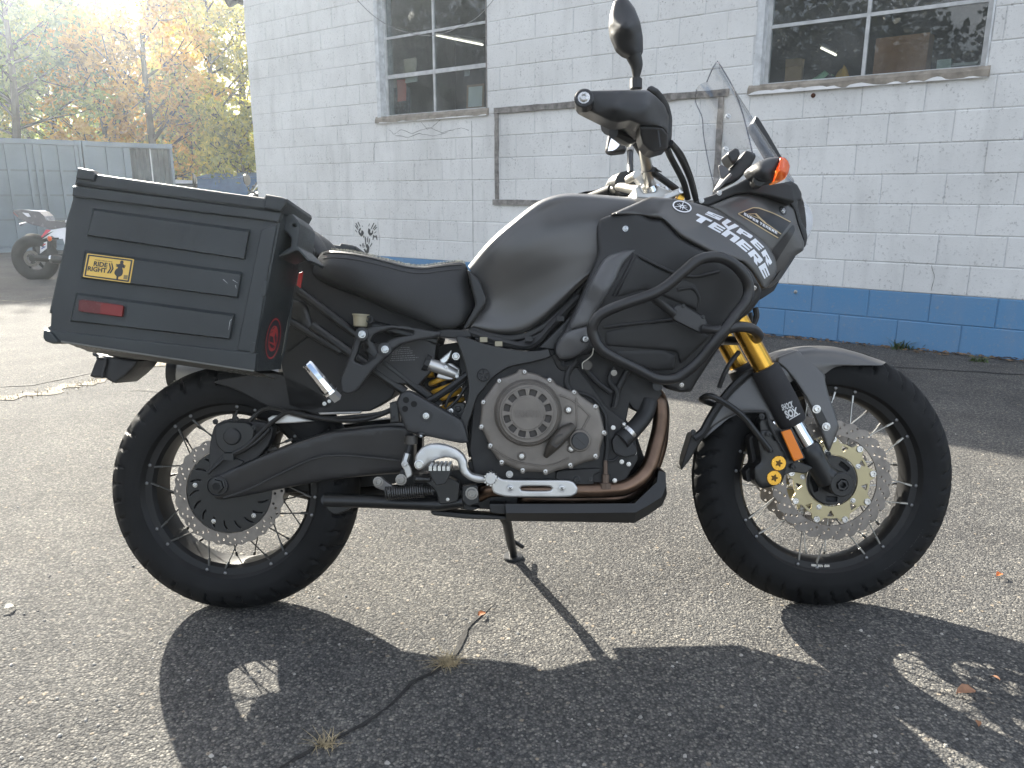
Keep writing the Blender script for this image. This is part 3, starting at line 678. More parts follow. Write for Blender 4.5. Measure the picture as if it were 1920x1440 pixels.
# stains of soot under the right sill and a rusted hole
rust = M('rust', (.10, .035, .018), .9, var=.5, vscale=60)
def fixture(px, py, R, name, mat, lab, cat, L=.03):
    x, z = wl(px, py); p = bw @ Vector((x, -.001, z)); n = (bw.to_3x3() @ Vector((0, -1, 0)))
    m = MB(); m.lathe(p, n, [(0, R), (.006, R*.95), (.008, R*.6), (L, R*.5), (L+.004, R*.3), (L+.004, .0001)], 10); o = m.build(name, mat, None); return tag(o, lab, cat)
fixture(1525, 179, .017, 'anchor_bolt', rust, 'rusted anchor bolt under the left end of the right window sill', 'bolt')
fixture(1492, 547, .014, 'anchor_bolt', M('dull_zinc', (.42, .40, .36), .5, metal=.6), 'pale metal anchor in the blue band of the wall', 'bolt')
fixture(1194, 326, .006, 'nail_head', rust, 'small rusty nail head in the wall behind the handlebar', 'nail', .006)
# weathered board frame nailed to the wall
bfr = empty('board_frame', tuple(bw @ Vector((0, 0, 0))), -WA, 'weathered grey wooden board frame nailed flat to the white wall', 'frame')
def rail(x0, x1, z0, z1, y=-.022, tilt=0.0):
    m = MB(); n = max(4, int(max(x1-x0, z1-z0)/.08)); vs = []; fs = []; q = random.Random(int(x0*50+z0*70)); hor = (x1-x0) > (z1-z0)
    for i in range(n+1):
        t = i/n; j = [q.gauss(0, .002) for _ in range(4)]
        if hor: x = x0+(x1-x0)*t; vs += [(x, y, z0+j[0]+tilt*t), (x, y, z1+j[1]+tilt*t), (x, -.003, z1+j[1]+tilt*t), (x, -.003, z0+j[0]+tilt*t)]
        else: z = z0+(z1-z0)*t; vs += [(x0+j[0], y, z), (x1+j[1], y, z), (x1+j[1], -.003, z), (x0+j[0], -.003, z)]
    for i in range(n):
        for k in range(4): fs.append((i*4+k, i*4+(k+1) % 4, i*4+4+(k+1) % 4, i*4+4+k))
    fs += [(0, 1, 2, 3), (n*4+3, n*4+2, n*4+1, n*4)]
    return mesh('rail', vs, fs, oldwood, bfr, False)
rail(-.262, 2.055, 1.800, 1.852, -.024); rail(-.285, 2.04, .955, 1.006, -.022)
rail(-.258, -.218, 1.008, 1.798, -.020); rail(1.975, 2.02, 1.008, 1.798, -.020)
# cable sagging across the left window
cpts = [(640, -40), (672, 2), (706, 34), (745, 55), (790, 66), (825, 64), (858, 52), (890, 36), (915, 12), (940, -20)]
cb = MB(); cb.tube([bw @ Vector((wl(x, y, -.03)[0], -.03, wl(x, y, -.03)[1])) for x, y in cpts], .0035, 6, sm=4)
tag(cb.build('cable', M('cable_grey', (.25, .25, .25), .6), None), 'thin grey cable sagging across the top of the left window', 'cable')
# lamp at the far corner, half out of the picture
lm = MB(); x, z = wl(443, 4)
lm.box(S0-.13, S0-.02, -.02, .1, z-.02, z+.10); lm.lathe((S0-.085, -.04, z+.02), (-.2, -.8, -.45), [(0, .03), (.02, .055), (.10, .06), (.12, .05), (.115, .02)], 14)
o = lm.build('wall_lamp', M('lamp_dark', (.05, .05, .05), .5), None); o.location = (0, 5.7258, 0); o.rotation_euler = (0, 0, -WA); tag(o, 'dark lamp fixture on the far top corner of the white building', 'lamp')

# things seen through the windows
def inbox(x0, x1, y0, y1, z0, z1, name, mat, lab, cat, rz=0.0, flaps=False):
    m = MB(); cx, cy = (x0+x1)/2, (y0+y1)/2; m.box(x0-cx, x1-cx, y0-cy, y1-cy, 0, z1-z0)
    if flaps:
        h = z1-z0; m.add([(x0-cx, y0-cy, h), (x1-cx, y0-cy, h), (x1-cx, y0-cy-.04, h+.05), (x0-cx, y0-cy-.04, h+.05)], [(0, 1, 2, 3)])
        m.add([(x0-cx, y1-cy, h), (x1-cx, y1-cy, h), (x1-cx, y1-cy+.03, h+.07), (x0-cx, y1-cy+.03, h+.07)], [(0, 1, 2, 3)])
    o = m.build(name, mat, None, False); p = bw @ Vector((cx, cy, z0)); o.location = p; o.rotation_euler = (0, 0, -WA+rz); return tag(o, lab, cat)
ZS = WZ0+.073
kraft = M('kraft_card', (.30, .19, .10), .8, var=.1); paper = M('paper', (.62, .62, .60), .7, var=.1)
ledge = MB(); ledge.box(winL[0]-.1, winL[1]+.1, .205, .42, WZ0+.02, ZS-.004); ledge.box(winR[0]-.1, winR[1]+.1, .205, .62, WZ0+.02, ZS-.004); ledge.build('window_ledge', M('ledge_board', (.10, .09, .08), .7), bld, False)
def onledge(px, y): return wl(px, 150, y)[0]
x = onledge(1488, .30); cbx = inbox(x-.06, x+.06, .24, .36, ZS, ZS+.13, 'cardboard_box', kraft, 'small cardboard box with a white flap in the right window', 'box', .2, True)
x = onledge(1690, .5); inbox(x-.19, x+.17, .44, .58, ZS, ZS+.30, 'cardboard_box', M('kraft_card_dark', (.34, .17, .09), .85), 'large orange brown cardboard box in the right half of the right window', 'box', -.05)
x = onledge(1768, .4); inbox(x-.045, x+.045, .36, .44, ZS, ZS+.10, 'plastic_tub', M('tub_green', (.34, .42, .36), .5), 'pale green tub on the ledge beside the large cardboard box', 'tub')
x = onledge(1812, .4)
for i, (c, h) in enumerate((((.5, .5, .5), .02), ((.3, .3, .32), .018), ((.55, .54, .5), .02))):
    inbox(x-.09, x+.06, .32, .46, ZS+.02*i+.001*i, ZS+.02*i+h+.001*i, 'book', M('book_%d' % i, c, .7), ['lowest pale book of the stack at the right window edge', 'grey middle book of the stack at the right window edge', 'cream top book of the stack at the right window edge'][i], 'book', .04*i)
def cloth(px, y, w, h, mat, name, lab, cat, sd):
    q = random.Random(sd); m = MB(); vs = []; fs = []; n, k = 14, 8; x0 = onledge(px, y)
    for i in range(n+1):
        for j in range(k):
            a = 2*math.pi*i/n; rr3 = (1-(j/(k-1))**1.7); nn = 1+.25*math.sin(3*a+sd)+.12*math.sin(7*a+2*sd)
            vs.append((math.cos(a)*w*rr3*nn, math.sin(a)*w*.5*rr3*nn, h*(j/(k-1))*(1+.15*math.sin(5*a+j))))
    for i in range(n):
        for j in range(k-1): fs.append((i*k+j, (i+1)*k+j, (i+1)*k+j+1, i*k+j+1))
    o = mesh(name, vs, fs, mat, None, True, None); o.location = bw @ Vector((x0, y, ZS)); o.rotation_euler = (0, 0, -WA); return tag(o, lab, cat)
cloth(1545, .34, .10, .085, M('green_film', (.22, .42, .24), .3), 'plastic_bag', 'crumpled green plastic bag beside the small cardboard box', 'bag', 3)
cloth(1580, .42, .06, .12, M('yellow_cloth', (.55, .30, .03), .7), 'cloth', 'yellow cloth bundle behind the green plastic bag', 'cloth', 5)
cloth(1507, .27, .07, .03, paper, 'paper_sheet', 'crumpled white paper lying in front of the small cardboard box', 'paper', 8)
cloth(1555, .25, .06, .05, M('black_cloth', (.02, .02, .02), .8), 'cloth', 'black folded cloth against the glass of the right window', 'cloth', 9)
# left window: leaning picture frame, notices on the glass, hanging cloth
pf = empty('picture_frame', label='small white picture frame leaning inside the left window corner', cat='picture frame')
x0, z0 = wl(876, 200, .14); x1, z1 = wl(905, 163, .14); pf.location = bw @ Vector(((x0+x1)/2, .135, ZS+.004)); pf.rotation_euler = (R_(-4), 0, -WA)
w, h = abs(x1-x0)+.02, .23
b = MB(); b.box(-w/2, w/2, 0, .012, 0, .02); b.box(-w/2, w/2, 0, .012, h-.02, h); b.box(-w/2, -w/2+.02, 0, .012, .02, h-.02); b.box(w/2-.02, w/2, 0, .012, .02, h-.02); b.build('frame', M('frame_wood', (.33, .20, .12), .6), pf, False)
b = MB(); b.box(-w/2+.02, w/2-.02, .004, .008, .02, h-.02); b.build('picture', M('picture_white', (.60, .62, .58), .5, var=.1), pf, False)
def notice(px0, py0, px1, py1, y, mat, name, lab, cat):
    a = wl(px0, py0, y); c = wl(px1, py1, y); m = MB(); w, h = abs(c[0]-a[0]), abs(c[1]-a[1]); n = 4
    for i in range(n):
        for j in range(n): pass
    vs = [((i/n-.5)*w, .006*math.sin(i*1.3+j), (j/n-.5)*h) for i in range(n+1) for j in range(n+1)]; fs = [(i*(n+1)+j, (i+1)*(n+1)+j, (i+1)*(n+1)+j+1, i*(n+1)+j+1) for i in range(n) for j in range(n)]
    o = mesh(name, vs, fs, mat, None, True, None); o.location = bw @ Vector(((a[0]+c[0])/2, y, (a[1]+c[1])/2)); o.rotation_euler = (0, 0, -WA); return tag(o, lab, cat)
notice(757, 111, 781, 134, .13, M('notice_tan', (.36, .31, .23), .7), 'paper_notice', 'tan paper notice stuck inside the middle row of the left window', 'notice')
notice(759, 137, 783, 153, .12, M('notice_white', (.50, .50, .47), .7), 'paper_notice', 'pale paper card just under the tan notice in the left window', 'notice')
notice(744, 150, 762, 189, .16, M('pink_cloth', (.50, .16, .13), .8), 'cloth', 'red and pink cloth hanging in the lower left pane', 'cloth')
notice(735, 165, 770, 212, .5, M('print_cloth', (.10, .13, .17), .8, var=.9, vscale=30), 'cloth', 'dark printed cloth at the bottom of the lower left pane', 'cloth')
notice(870, 128, 881, 142, .14, M('notice_grey', (.42, .43, .44), .7), 'paper_notice', 'small grey paper hanging in the lower right pane of the left window', 'notice')
tubem = M('lit_tube', (.9, .9, .85), .4, emit=(1.0, .93, .78), estr=.6)
def tubelight(pa, pb, ya, yb, lab):
    a = wl(*pa, ya); c = wl(*pb, yb); e = empty('tube_light', tuple(bw @ Vector((a[0], ya, a[1]))), 0, lab, 'lamp', 'lit tubes inside the shop'); P = bw @ Vector((a[0], ya, a[1])); Q = bw @ Vector((c[0], yb, c[1]))-P
    m = MB(); m.tube([(0, 0, 0), tuple(Q)], 0.011, 8); m.build('tube', tubem, e)
    m = MB(); u = Vector((0, 0, .035)); m.tube([tuple(u), tuple(Q+u)], .022, 4); m.build('lamp_housing', M('lamp_housing', (.4, .4, .4), .5), e)
tubelight((812, 65), (905, 84), 2.2, 1.2, 'lit tube lamp seen through the upper right panes of the left window')
tubelight((1540, 90), (1567, 103), 2.6, 2.2, 'lit tube lamp seen deep in the left half of the right window')

# weeds and litter at the foot of the wall
tuft(1692, 654, 60, .05, .03, .10, 21, 'green weed growing at the foot of the blue wall, the larger one', greenw, 'weed', 'weed', .8, 'weeds at the foot of the wall', .007)
tuft(1835, 678, 40, .03, .02, .05, 22, 'sparse green weed at the foot of the blue wall, further right', greenw, 'weed', 'weed', .8, 'weeds at the foot of the wall', .005)
v = []; f = []; rr = random.Random(31); lit = MB()
for i in range(420):
    s = rr.uniform(1.6, 5.2); p = bw @ Vector((s, -abs(rr.gauss(0, .06))-.012, 0)); L = rr.uniform(.008, .03); a = rr.uniform(0, 6.28); dx, dy = math.cos(a)*L, math.sin(a)*L; z = gz(p.y)+rr.uniform(.004, .014)
    lit.add([(p.x-dx, p.y-dy, z), (p.x+dy*.3, p.y-dx*.3, z+.008), (p.x+dx, p.y+dy, z+.003), (p.x-dy*.3, p.y+dx*.3, z)], [(0, 1, 2, 3)])
tag(lit.build('leaf_litter', M('litter', (.16, .105, .06), .9, var=.6, vscale=25), None, False), 'dry leaf litter and straw along the foot of the blue wall', 'litter', kind='stuff')

# ---- shipping containers across the lot
cpaint = M('container_grey', (.13, .17, .205), .6, var=.14, vscale=1.4, rvar=.1, bump=.1, bscale=30)
cdark = M('container_inside', (.075, .09, .10), .7, var=.3, vscale=2)
def cpos(px): Z = 1/(.05814+(.05076-.05814)*px/331); p = at(px, 362, Z); return Vector((p.x, p.y, gz(p.y)))
p0, p1 = cpos(0), cpos(331); cdir = (p1-p0); cdir.z = 0; cdir.normalize(); CRZ = math.atan2(cdir.y, cdir.x)
ZTOP = 2.27
def container(pxa, pxb, ribs, rows, openx, lab):
    a, c = cpos(pxa), cpos(pxb); W = (c-a).length; zb = min(a.z, c.z); Hh = ZTOP-zb
    e = empty('shipping_container', (a.x, a.y, zb), CRZ, lab, 'container', 'grey containers across the lot')
    X = lambda px: (cpos(px)-a).dot(cdir)
    b = MB(); b.box(0, .06, .0, .08, 0, Hh); b.box(W-.06, W, .0, .08, 0, Hh); b.box(.06, W-.06, 0, .08, Hh-.11, Hh-.002); b.box(.06, W-.06, 0, .08, 0.02, .14); b.build('frame', cpaint, e, False)
    b = MB(); b.box(0.01, .05, .08, 6, 0, Hh-.01); b.box(W-.05, W-.01, .08, 6, 0, Hh-.01); b.box(.05, W-.05, .08, 6, Hh-.08, Hh-.03); b.box(.05, W-.05, 5.95, 6, 0, Hh-.08); b.box(.05, W-.05, .08, 5.95, .05, .1); b.build('body', cpaint, e, False)
    for x in (0, W-.13):
        b = MB(); b.box(x-.004, x+.134, -.02, .12, Hh-.10, Hh+.006); b.build('corner_casting', cpaint, e, False)
    xe = X(openx[0]) if openx else W-.06
    edges = [.06]+[X(r) for r in ribs]+[xe]
    for q in range(len(edges)-1):
        b = MB(); x0, x1 = edges[q]+.006, edges[q+1]-.006
        if x1-x0 < .05: continue
        b.box(x0, x1, .03, .06, .15, Hh-.12); b.build('door_panel', cpaint, e, False)
    for r in ribs:
        b = MB(); b.box(X(r)-.028, X(r)+.028, -.03, .029, .15, Hh-.12); b.build('door_rib', cpaint, e, False)
    for py in rows:
        z = Hh-(py-262)/ (1440/17.6); b = MB(); b.box(edges[0]+.01, edges[-1]-.01, .004, .0295, z-.022, z+.022); b.build('door_rail', M('rail_grey', (.10, .13, .16), .6), e, False)  # rails painted darker in place of the shading that would set them off
    if openx:
        b = MB(); x0, x1 = X(openx[0])+.01, W-.07; n = 14; vs = []; fs = []
        for i in range(n+1):
            x = x0+(x1-x0)*i/n; y = .16+(.05 if (i//1) % 2 else 0)
            vs += [(x, y, .15), (x, y, Hh-.12)]
        for i in range(n): fs.append((2*i, 2*i+2, 2*i+3, 2*i+1))
        mesh('corrugated_wall', vs, fs, cdark, e, False)
        b = MB(); xm = X(openx[1]); b.box(xm-.012, xm+.012, .04, .07, .15, Hh-.12); b.build('door_pole', M('pole_pale', (.5, .52, .54), .5), e, False)
    return e
container(-95, 163, [-60, -20, 23, 62, 76, 90, 121, 152], [319, 364, 408], None, 'long grey shipping container with ribbed doors at the left edge')
container(166, 331, [210, 242], [], (253, 291), 'grey shipping container with an open corrugated bay at its right end')

# ---- trees
bark = M('bark', (.055, .045, .036), .9, var=.4, vscale=6, bump=.8, bscale=30)
def leafmat(name, c1, c2, c3):
    m = bpy.data.materials.new(name); m.use_nodes = True; nt = m.node_tree; nt.nodes.clear(); L = nt.links.new
    o = nt.nodes.new('ShaderNodeOutputMaterial'); g = nd(nt, 'ShaderNodeNewGeometry'); a = nd(nt, 'ShaderNodeTexNoise', Scale=.55, Detail=3.0); w = nd(nt, 'ShaderNodeTexWhiteNoise')
    L(g.outputs['Position'], a.inputs['Vector']); sn = nd(nt, 'ShaderNodeVectorMath', operation='SNAP'); sn.inputs[1].default_value = (.14, .14, .14); L(g.outputs['Position'], sn.inputs[0]); L(sn.outputs[0], w.inputs['Vector'])
    mm = nd(nt, 'ShaderNodeMath', operation='MULTIPLY_ADD'); L(w.outputs['Value'], mm.inputs[0]); mm.inputs[1].default_value = .5
    m2 = nd(nt, 'ShaderNodeMath', operation='MULTIPLY_ADD'); L(a.outputs['Fac'], m2.inputs[0]); m2.inputs[1].default_value = 1.2; m2.inputs[2].default_value = -.35; L(m2.outputs[0], mm.inputs[2])
    r = ramp(nt, [(.1, c1), (.5, c2), (.9, c3)]); L(mm.outputs[0], r.inputs[0])
    d = nt.nodes.new('ShaderNodeBsdfDiffuse'); t = nt.nodes.new('ShaderNodeBsdfTranslucent'); gl = nt.nodes.new('ShaderNodeBsdfGlossy'); gl.inputs['Roughness'].default_value = .4
    x = nt.nodes.new('ShaderNodeMixShader'); x.inputs[0].default_value = .62; x2 = nt.nodes.new('ShaderNodeMixShader'); x2.inputs[0].default_value = .06
    L(r.outputs[0], d.inputs[0]); L(r.outputs[0], t.inputs[0]); L(d.outputs[0], x.inputs[1]); L(t.outputs[0], x.inputs[2]); L(x.outputs[0], x2.inputs[1]); L(gl.outputs[0], x2.inputs[2]); L(x2.outputs[0], o.inputs[0])
    return m
LM = {'green': leafmat('leaf_green', (.09, .15, .035), (.25, .33, .07), (.56, .55, .11)),
      'yellow': leafmat('leaf_yellow', (.10, .15, .03), (.44, .40, .05), (.90, .70, .08)),
      'orange': leafmat('leaf_orange', (.24, .15, .03), (.74, .42, .06), (.88, .62, .10))}
def leafcloud(name, cen, size, mat, parent, sd, **props):
    g = np.random.RandomState(sd); n = len(cen); a = g.randn(n, 3); a /= np.linalg.norm(a, axis=1)[:, None]; h = g.randn(n, 3); bb = np.cross(a, h); bb /= np.linalg.norm(bb, axis=1)[:, None]
    s = size*g.uniform(.6, 1.25, (n, 1)); u = a*s*.6; w = bb*s*.38
    v = np.stack([cen-u, cen+w, cen+u, cen-w], 1).reshape(-1, 3)
    me = bpy.data.meshes.new(name); me.vertices.add(4*n); me.vertices.foreach_set('co', v.ravel().astype(np.float32)); me.loops.add(4*n); me.polygons.add(n)
    me.loops.foreach_set('vertex_index', np.arange(4*n, dtype=np.int32)); me.polygons.foreach_set('loop_start', np.arange(0, 4*n, 4, dtype=np.int32)); me.update(calc_edges=True)
    return link(name, me, parent, False, mat, **props)
def tree(px, Z, hgt, rad, kind, sd, lab, nleaf=15000, bare=0.0, lsize=.135, group='autumn trees behind the containers', crown0=.18):
    g = np.random.RandomState(sd); p = at(px, 362, Z); base = Vector((p.x, p.y, gz(p.y)-.05)); e = empty('tree', tuple(base), 0, lab, 'tree', group)
    b = MB(); lean = g.uniform(-.06, .06, 2); tips = []
    def axis(t): return np.array([lean[0]*hgt*t+.12*math.sin(t*5+sd), lean[1]*hgt*t+.1*math.cos(t*4+sd), hgt*t])
    b.tube([axis(t) for t in np.linspace(0, .96, 10)], [max(.02, hgt*.017*(1-t)**.8+.015) for t in np.linspace(0, .96, 10)], 7)
    nb = 26
    for i in range(nb):
        t = crown0+(.97-crown0)*(i+g.uniform())/nb; o = axis(t); az = g.uniform(0, 6.283); ln = rad*(1-.62*max(0, t-.35)/.65)*g.uniform(.65, 1.1)
        d = np.array([math.cos(az), math.sin(az), g.uniform(.25, .95)]); d /= np.linalg.norm(d); q = [o+d*ln*s+np.array([0, 0, .25*ln*s*s])+g.randn(3)*.05*ln*s for s in (0, .33, .66, 1)]
        b.tube(q, [max(.012, .045*ln*(1-s*.8)*.35+.008) for s in (0, .33, .66, 1)], 5)
        for s in (.45, .7, 1.0): tips.append(o+d*ln*s+np.array([0, 0, .25*ln*s*s]))
        for k in range(2):
            d2 = d+g.randn(3)*.55; d2 /= np.linalg.norm(d2); st = q[1+k]; b.tube([st, st+d2*ln*.3, st+d2*ln*.55+np.array([0, 0, .1])], [.02, .014, .008], 4); tips.append(st+d2*ln*.55)
    b.build('trunk', bark, e)
    tips = np.array(tips)
    if bare >= 1: return e
    tips = tips[g.uniform(size=len(tips)) > bare]
    nleaf = int(nleaf*.55); idx = g.randint(0, len(tips), nleaf); sc = rad*.082*g.uniform(.5, 1.6, len(tips))
    cen = tips[idx]+g.randn(nleaf, 3)*sc[idx][:, None]*np.array([1, 1, .75])
    leafcloud('crown', cen, lsize, LM[kind], e, sd+1)
    return e
tree(-70, 25, 10.0, 3.4, 'yellow', 41, 'yellow green tree at the far left edge, half out of the picture', 24000)
tree(42, 22.5, 8.6, 2.9, 'green', 42, 'tall yellow green tree with a thick forked trunk behind the left container', 24000, crown0=.34)
tree(118, 27, 8.3, 3.0, 'green', 43, 'pale green tree between the forked tree and the orange tree', 26000)
tree(205, 25, 6.7, 2.5, 'orange', 44, 'low spreading orange tree above the gap of the containers', 17000)
tree(285, 24, 8.4, 2.4, 'orange', 45, 'taller orange tree above the right container', 14000)
tree(352, 28, 7.8, 2.3, 'yellow', 46, 'golden yellow tree just right of the containers', 15000)
tree(420, 25, 8.2, 2.4, 'yellow', 47, 'dense green and yellow tree against the corner of the building', 18000)
tree(478, 28, 10.5, 2.6, 'yellow', 48, 'dark branched yellow tree partly hidden by the building corner', 15000)
tree(330, 31, 5.0, 2.6, 'green', 54, 'low green bushy tree behind the white car', 22000, crown0=.06)
tree(80, 31, 9.0, 3.2, 'green', 57, 'broad light green tree seen through the branches of the forked tree', 24000)
tree(455, 23, 3.6, 2.0, 'yellow', 55, 'low yellow bush beside the building corner', 9000, crown0=.05)
for px, Z, h, sd, lab in ((180, 33, 15, 61, 'bare leaning tree trunk rising above the orange tree, leftmost'), (212, 34, 16, 62, 'bare forked tree rising straight above the orange tree'), (240, 35, 15.5, 63, 'thin bare tree rising right of the forked bare tree'), (352, 34, 15, 64, 'dead grey snag rising over the golden tree, tallest on the right'), (338, 33, 11.5, 65, 'short dead snag beside the tall snag')):
    tree(px, Z, h, 1.7, 'orange', sd, lab, 0, 1.0, group='bare trees behind the crowns', crown0=.55)
g = np.random.RandomState(77)
def woodmass(n, x0, x1, y0, y1, zf, size, mat, name, lab, sd):
    g = np.random.RandomState(sd); x = g.uniform(x0, x1, n); y = g.uniform(y0, y1, n); hmax = zf*(.75+.25*np.sin(x*.7)+.12*np.sin(x*1.9+y)); z = -.6+hmax*g.uniform(0, 1, n)**.8
    k = g.randint(0, 60, n); cx = g.uniform(x0, x1, 60); w = .5
    cen = np.c_[x*(1-w*.0), y, z]; o = leafcloud(name, cen, size, mat, None, sd); return tag(o, lab, 'trees', kind='stuff')
woodmass(16000, -42, -6, 40, 52, 6.0, .36, LM['green'], 'distant_wood', 'far off autumn wood filling the gaps below the tree crowns', 5)
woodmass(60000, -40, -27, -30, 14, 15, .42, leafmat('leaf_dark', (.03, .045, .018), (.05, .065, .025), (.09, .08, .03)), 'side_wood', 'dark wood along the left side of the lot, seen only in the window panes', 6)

# ---- far vehicles peeping over the luggage case
cwhite = M('car_white', (.72, .73, .75), .25, coat=.6); cglass = M('car_glass', (.02, .025, .03), .08); tyrem = M('tyre_far', (.025, .025, .026), .8)
def whitecar():
    p = at(412, 362, 24); e = empty('parked_car', (p.x, p.y, gz(p.y)), 0, 'white car with black roof rails parked behind the containers', 'car'); e.scale = (1.1, 1.1, 1.09)
    sec = [(-4.4, .55, .95), (-4.3, .35, 1.10), (-3.9, .30, 1.62), (-1.2, .30, 1.70), (-.35, .32, 1.66), (.30, .32, 1.12), (1.0, .36, 1.02), (1.15, .5, .75)]
    vs = []; fs = []
    for x, z0, z1 in sec:
        w = .92; k = .72 if z1 > 1.3 else .86
        vs += [(x, -w, z0), (x, -w, .98 if z1 > 1 else z1*.9), (x, -k, z1), (x, k, z1), (x, w, .98 if z1 > 1 else z1*.9), (x, w, z0)]
    n = len(sec)
    for i in range(n-1):
        for j in range(6): fs.append((i*6+j, i*6+(j+1) % 6, (i+1)*6+(j+1) % 6, (i+1)*6+j))
    fs += [tuple(range(6)), tuple((n-1)*6+j for j in range(5, -1, -1))]
    mesh('body', vs, fs, cwhite, e, True, 30)
    for s in (-1, 1):
        for x0, x1 in ((-3.75, -2.5), (-2.4, -1.3), (-1.2, -.2)):
            z0, z1 = 1.03, 1.58; y0 = s*(.905); y1 = s*.76
            mesh('window', [(x0, y0+s*.006, z0), (x1+.1, y0+s*.006, z0), (x1-.08, y1+s*.012, z1), (x0, y1+s*.012, z1)], [(0, 1, 2, 3)], cglass, e, False)
        b = MB(); b.tube([(-3.6, s*.62, 1.70), (-3.4, s*.62, 1.765), (-.9, s*.62, 1.785), (-.6, s*.62, 1.73)], .02, 6); b.build('roof_rail', blackmetal, e)
        for x in (-3.4, -.0):
            b = MB(); b.lathe((x, s*.72, .33), (0, s, 0), [(0, .33), (.2, .33), (.21, .2), (.19, .05)], 20); b.build('wheel', tyrem, e)
    b = MB(); b.box(.0, .12, -.98, -.80, 1.08, 1.2); b.build('mirror', cwhite, e)
whitecar()
def dumpster():
    p = at(432, 362, 21.5); e = empty('dumpster', (p.x, p.y, gz(p.y)), 0, 'blue ribbed dumpster beside the white car', 'dumpster'); m = M('dumpster_blue', (.05, .12, .24), .5, var=.2)
    b = MB(); b.box(-.9, .75, 0, 1.4, .1, 1.79); b.build('body', m, e, False)
    for i in range(5):
        b = MB(); b.box(-.92, .77, -.04, -.002, 0.3+.3*i, .36+.3*i); b.build('rib', m, e, False)
    b = MB(); b.add([(-.95, -.05, 1.792), (.8, -.05, 1.792), (.8, 1.45, 1.96), (-.95, 1.45, 1.96), (-.95, -.05, 1.822), (.8, -.05, 1.822), (.8, 1.45, 1.99), (-.95, 1.45, 1.99)], [(0, 1, 2, 3), (7, 6, 5, 4), (0, 4, 5, 1), (2, 6, 7, 3), (1, 5, 6, 2), (3, 7, 4, 0)]); b.build('lid', m, e, False)
dumpster()
def farbike(px, Z, rz, lab, screen=True, sc=1.0):
    p = at(px, 362, Z); e = empty('parked_motorcycle', (p.x, p.y, gz(p.y)), rz, lab, 'motorcycle', 'motorcycles parked in the distance')
    for x in (-.72, .72):
        b = MB(); b.add(*torusgeo((x, 0, .31), .25, .062, 28, 10)); w = b.build('wheel', tyrem, e); b = MB(); b.lathe((x, -.03, .31), (0, 1, 0), [(0, .05), (.06, .05)], 12)
        for k in range(5): a = k*1.257; b.tube([(x, 0, .31), (x+.2*math.cos(a), 0, .31+.2*math.sin(a))], .018, 6)
        b.build('rim', blackmetal, w)
    b = MB(); b.tube([(-.9, 0, .86), (-.5, 0, .80), (-.1, 0, .78), (.1, 0, .86), (.42, 0, .92), (.6, 0, .84)], [.06, .10, .12, .16, .15, .08], 12, sm=5); b.build('body', satin, e)
    b = MB(); b.box(-.25, .35, -.16, .16, .32, .68); b.build('engine', dark, e)
    b = MB(); b.tube([(-.72, -.08, .31), (-.2, -.1, .42)], .035, 8); b.tube([(-.72, .08, .31), (-.2, .1, .42)], .035, 8); b.build('swingarm', blackmetal, e)
    for s in (-1, 1):
        b = MB(); b.tube([(.72, s*.09, .31), (.45, s*.09, .95)], .024, 8); b.build('fork', steel, e)
        b = MB(); b.tube([(.40, s*.02, 1.02), (.30, s*.36, 1.08)], .016, 8); b.build('handlebar', blackmetal, e)
        b = MB(); b.tube([(.36, s*.26, 1.06), (.38, s*.30, 1.15)], .007, 6); st = b.build('mirror', blackmetal, e)
        b = MB(); b.lathe((.38, s*.32, 1.215), (-1, 0, .05), [(0, .03), (.015, .07), (.03, .075), (.032, .068), (.028, .0001)], 16); b.build('mirror_glass', satin, st)
    if screen:
        vs = []; fs = []; n = 8
        for i in range(n+1):
            for j in range(n+1):
                u = i/n; t = (j/n-.5)*2; vs.append((.66-.34*u-.16*t*t*(1-.4*u), t*.20*(1-.35*u*u), .92+.36*u-.02*t*t))
        for i in range(n):
            for j in range(n): fs.append((i*(n+1)+j, (i+1)*(n+1)+j, (i+1)*(n+1)+j+1, i*(n+1)+j+1))
        wsn = mesh('windscreen', vs, fs, clearm, e, True, None); b = MB(); b.tube([vs[j*1] for j in range(0, n+1)]+[vs[i*(n+1)+n] for i in range(1, n+1)]+[vs[n*(n+1)+j] for j in range(n-1, -1, -1)]+[vs[i*(n+1)] for i in range(n-1, 0, -1)], .006, 6, closed=True); b.build('screen_edge', M('edge_pale', (.5, .5, .48), .3), wsn)
        b = MB(); b.tube([(.66, 0, .92), (.62, 0, .80)], [.15, .12], 12); b.build('headlight', satin, e)
    return e
def torusgeo(c, R, r, n=36, m=10, ax='y'):
    vs = []; fs = []
    for i in range(n):
        a = 2*math.pi*i/n
        for j in range(m):
            q = 2*math.pi*j/m; rr = R+r*math.cos(q); vs.append((c[0]+rr*math.cos(a), c[1]+r*math.sin(q), c[2]+rr*math.sin(a)))
    for i in range(n):
        for j in range(m): fs.append((i*m+j, ((i+1) % n)*m+j, ((i+1) % n)*m+(j+1) % m, i*m+(j+1) % m))
    return vs, fs
farbike(536, 11.6, math.pi*.92, 'motorcycle with a clear windscreen parked by the far corner of the building').scale = (1.15, 1.15, 1.15)
farbike(314, 12.6, .35, 'dark motorcycle whose round mirror shows above the luggage case', False).scale = (1.19, 1.19, 1.19)

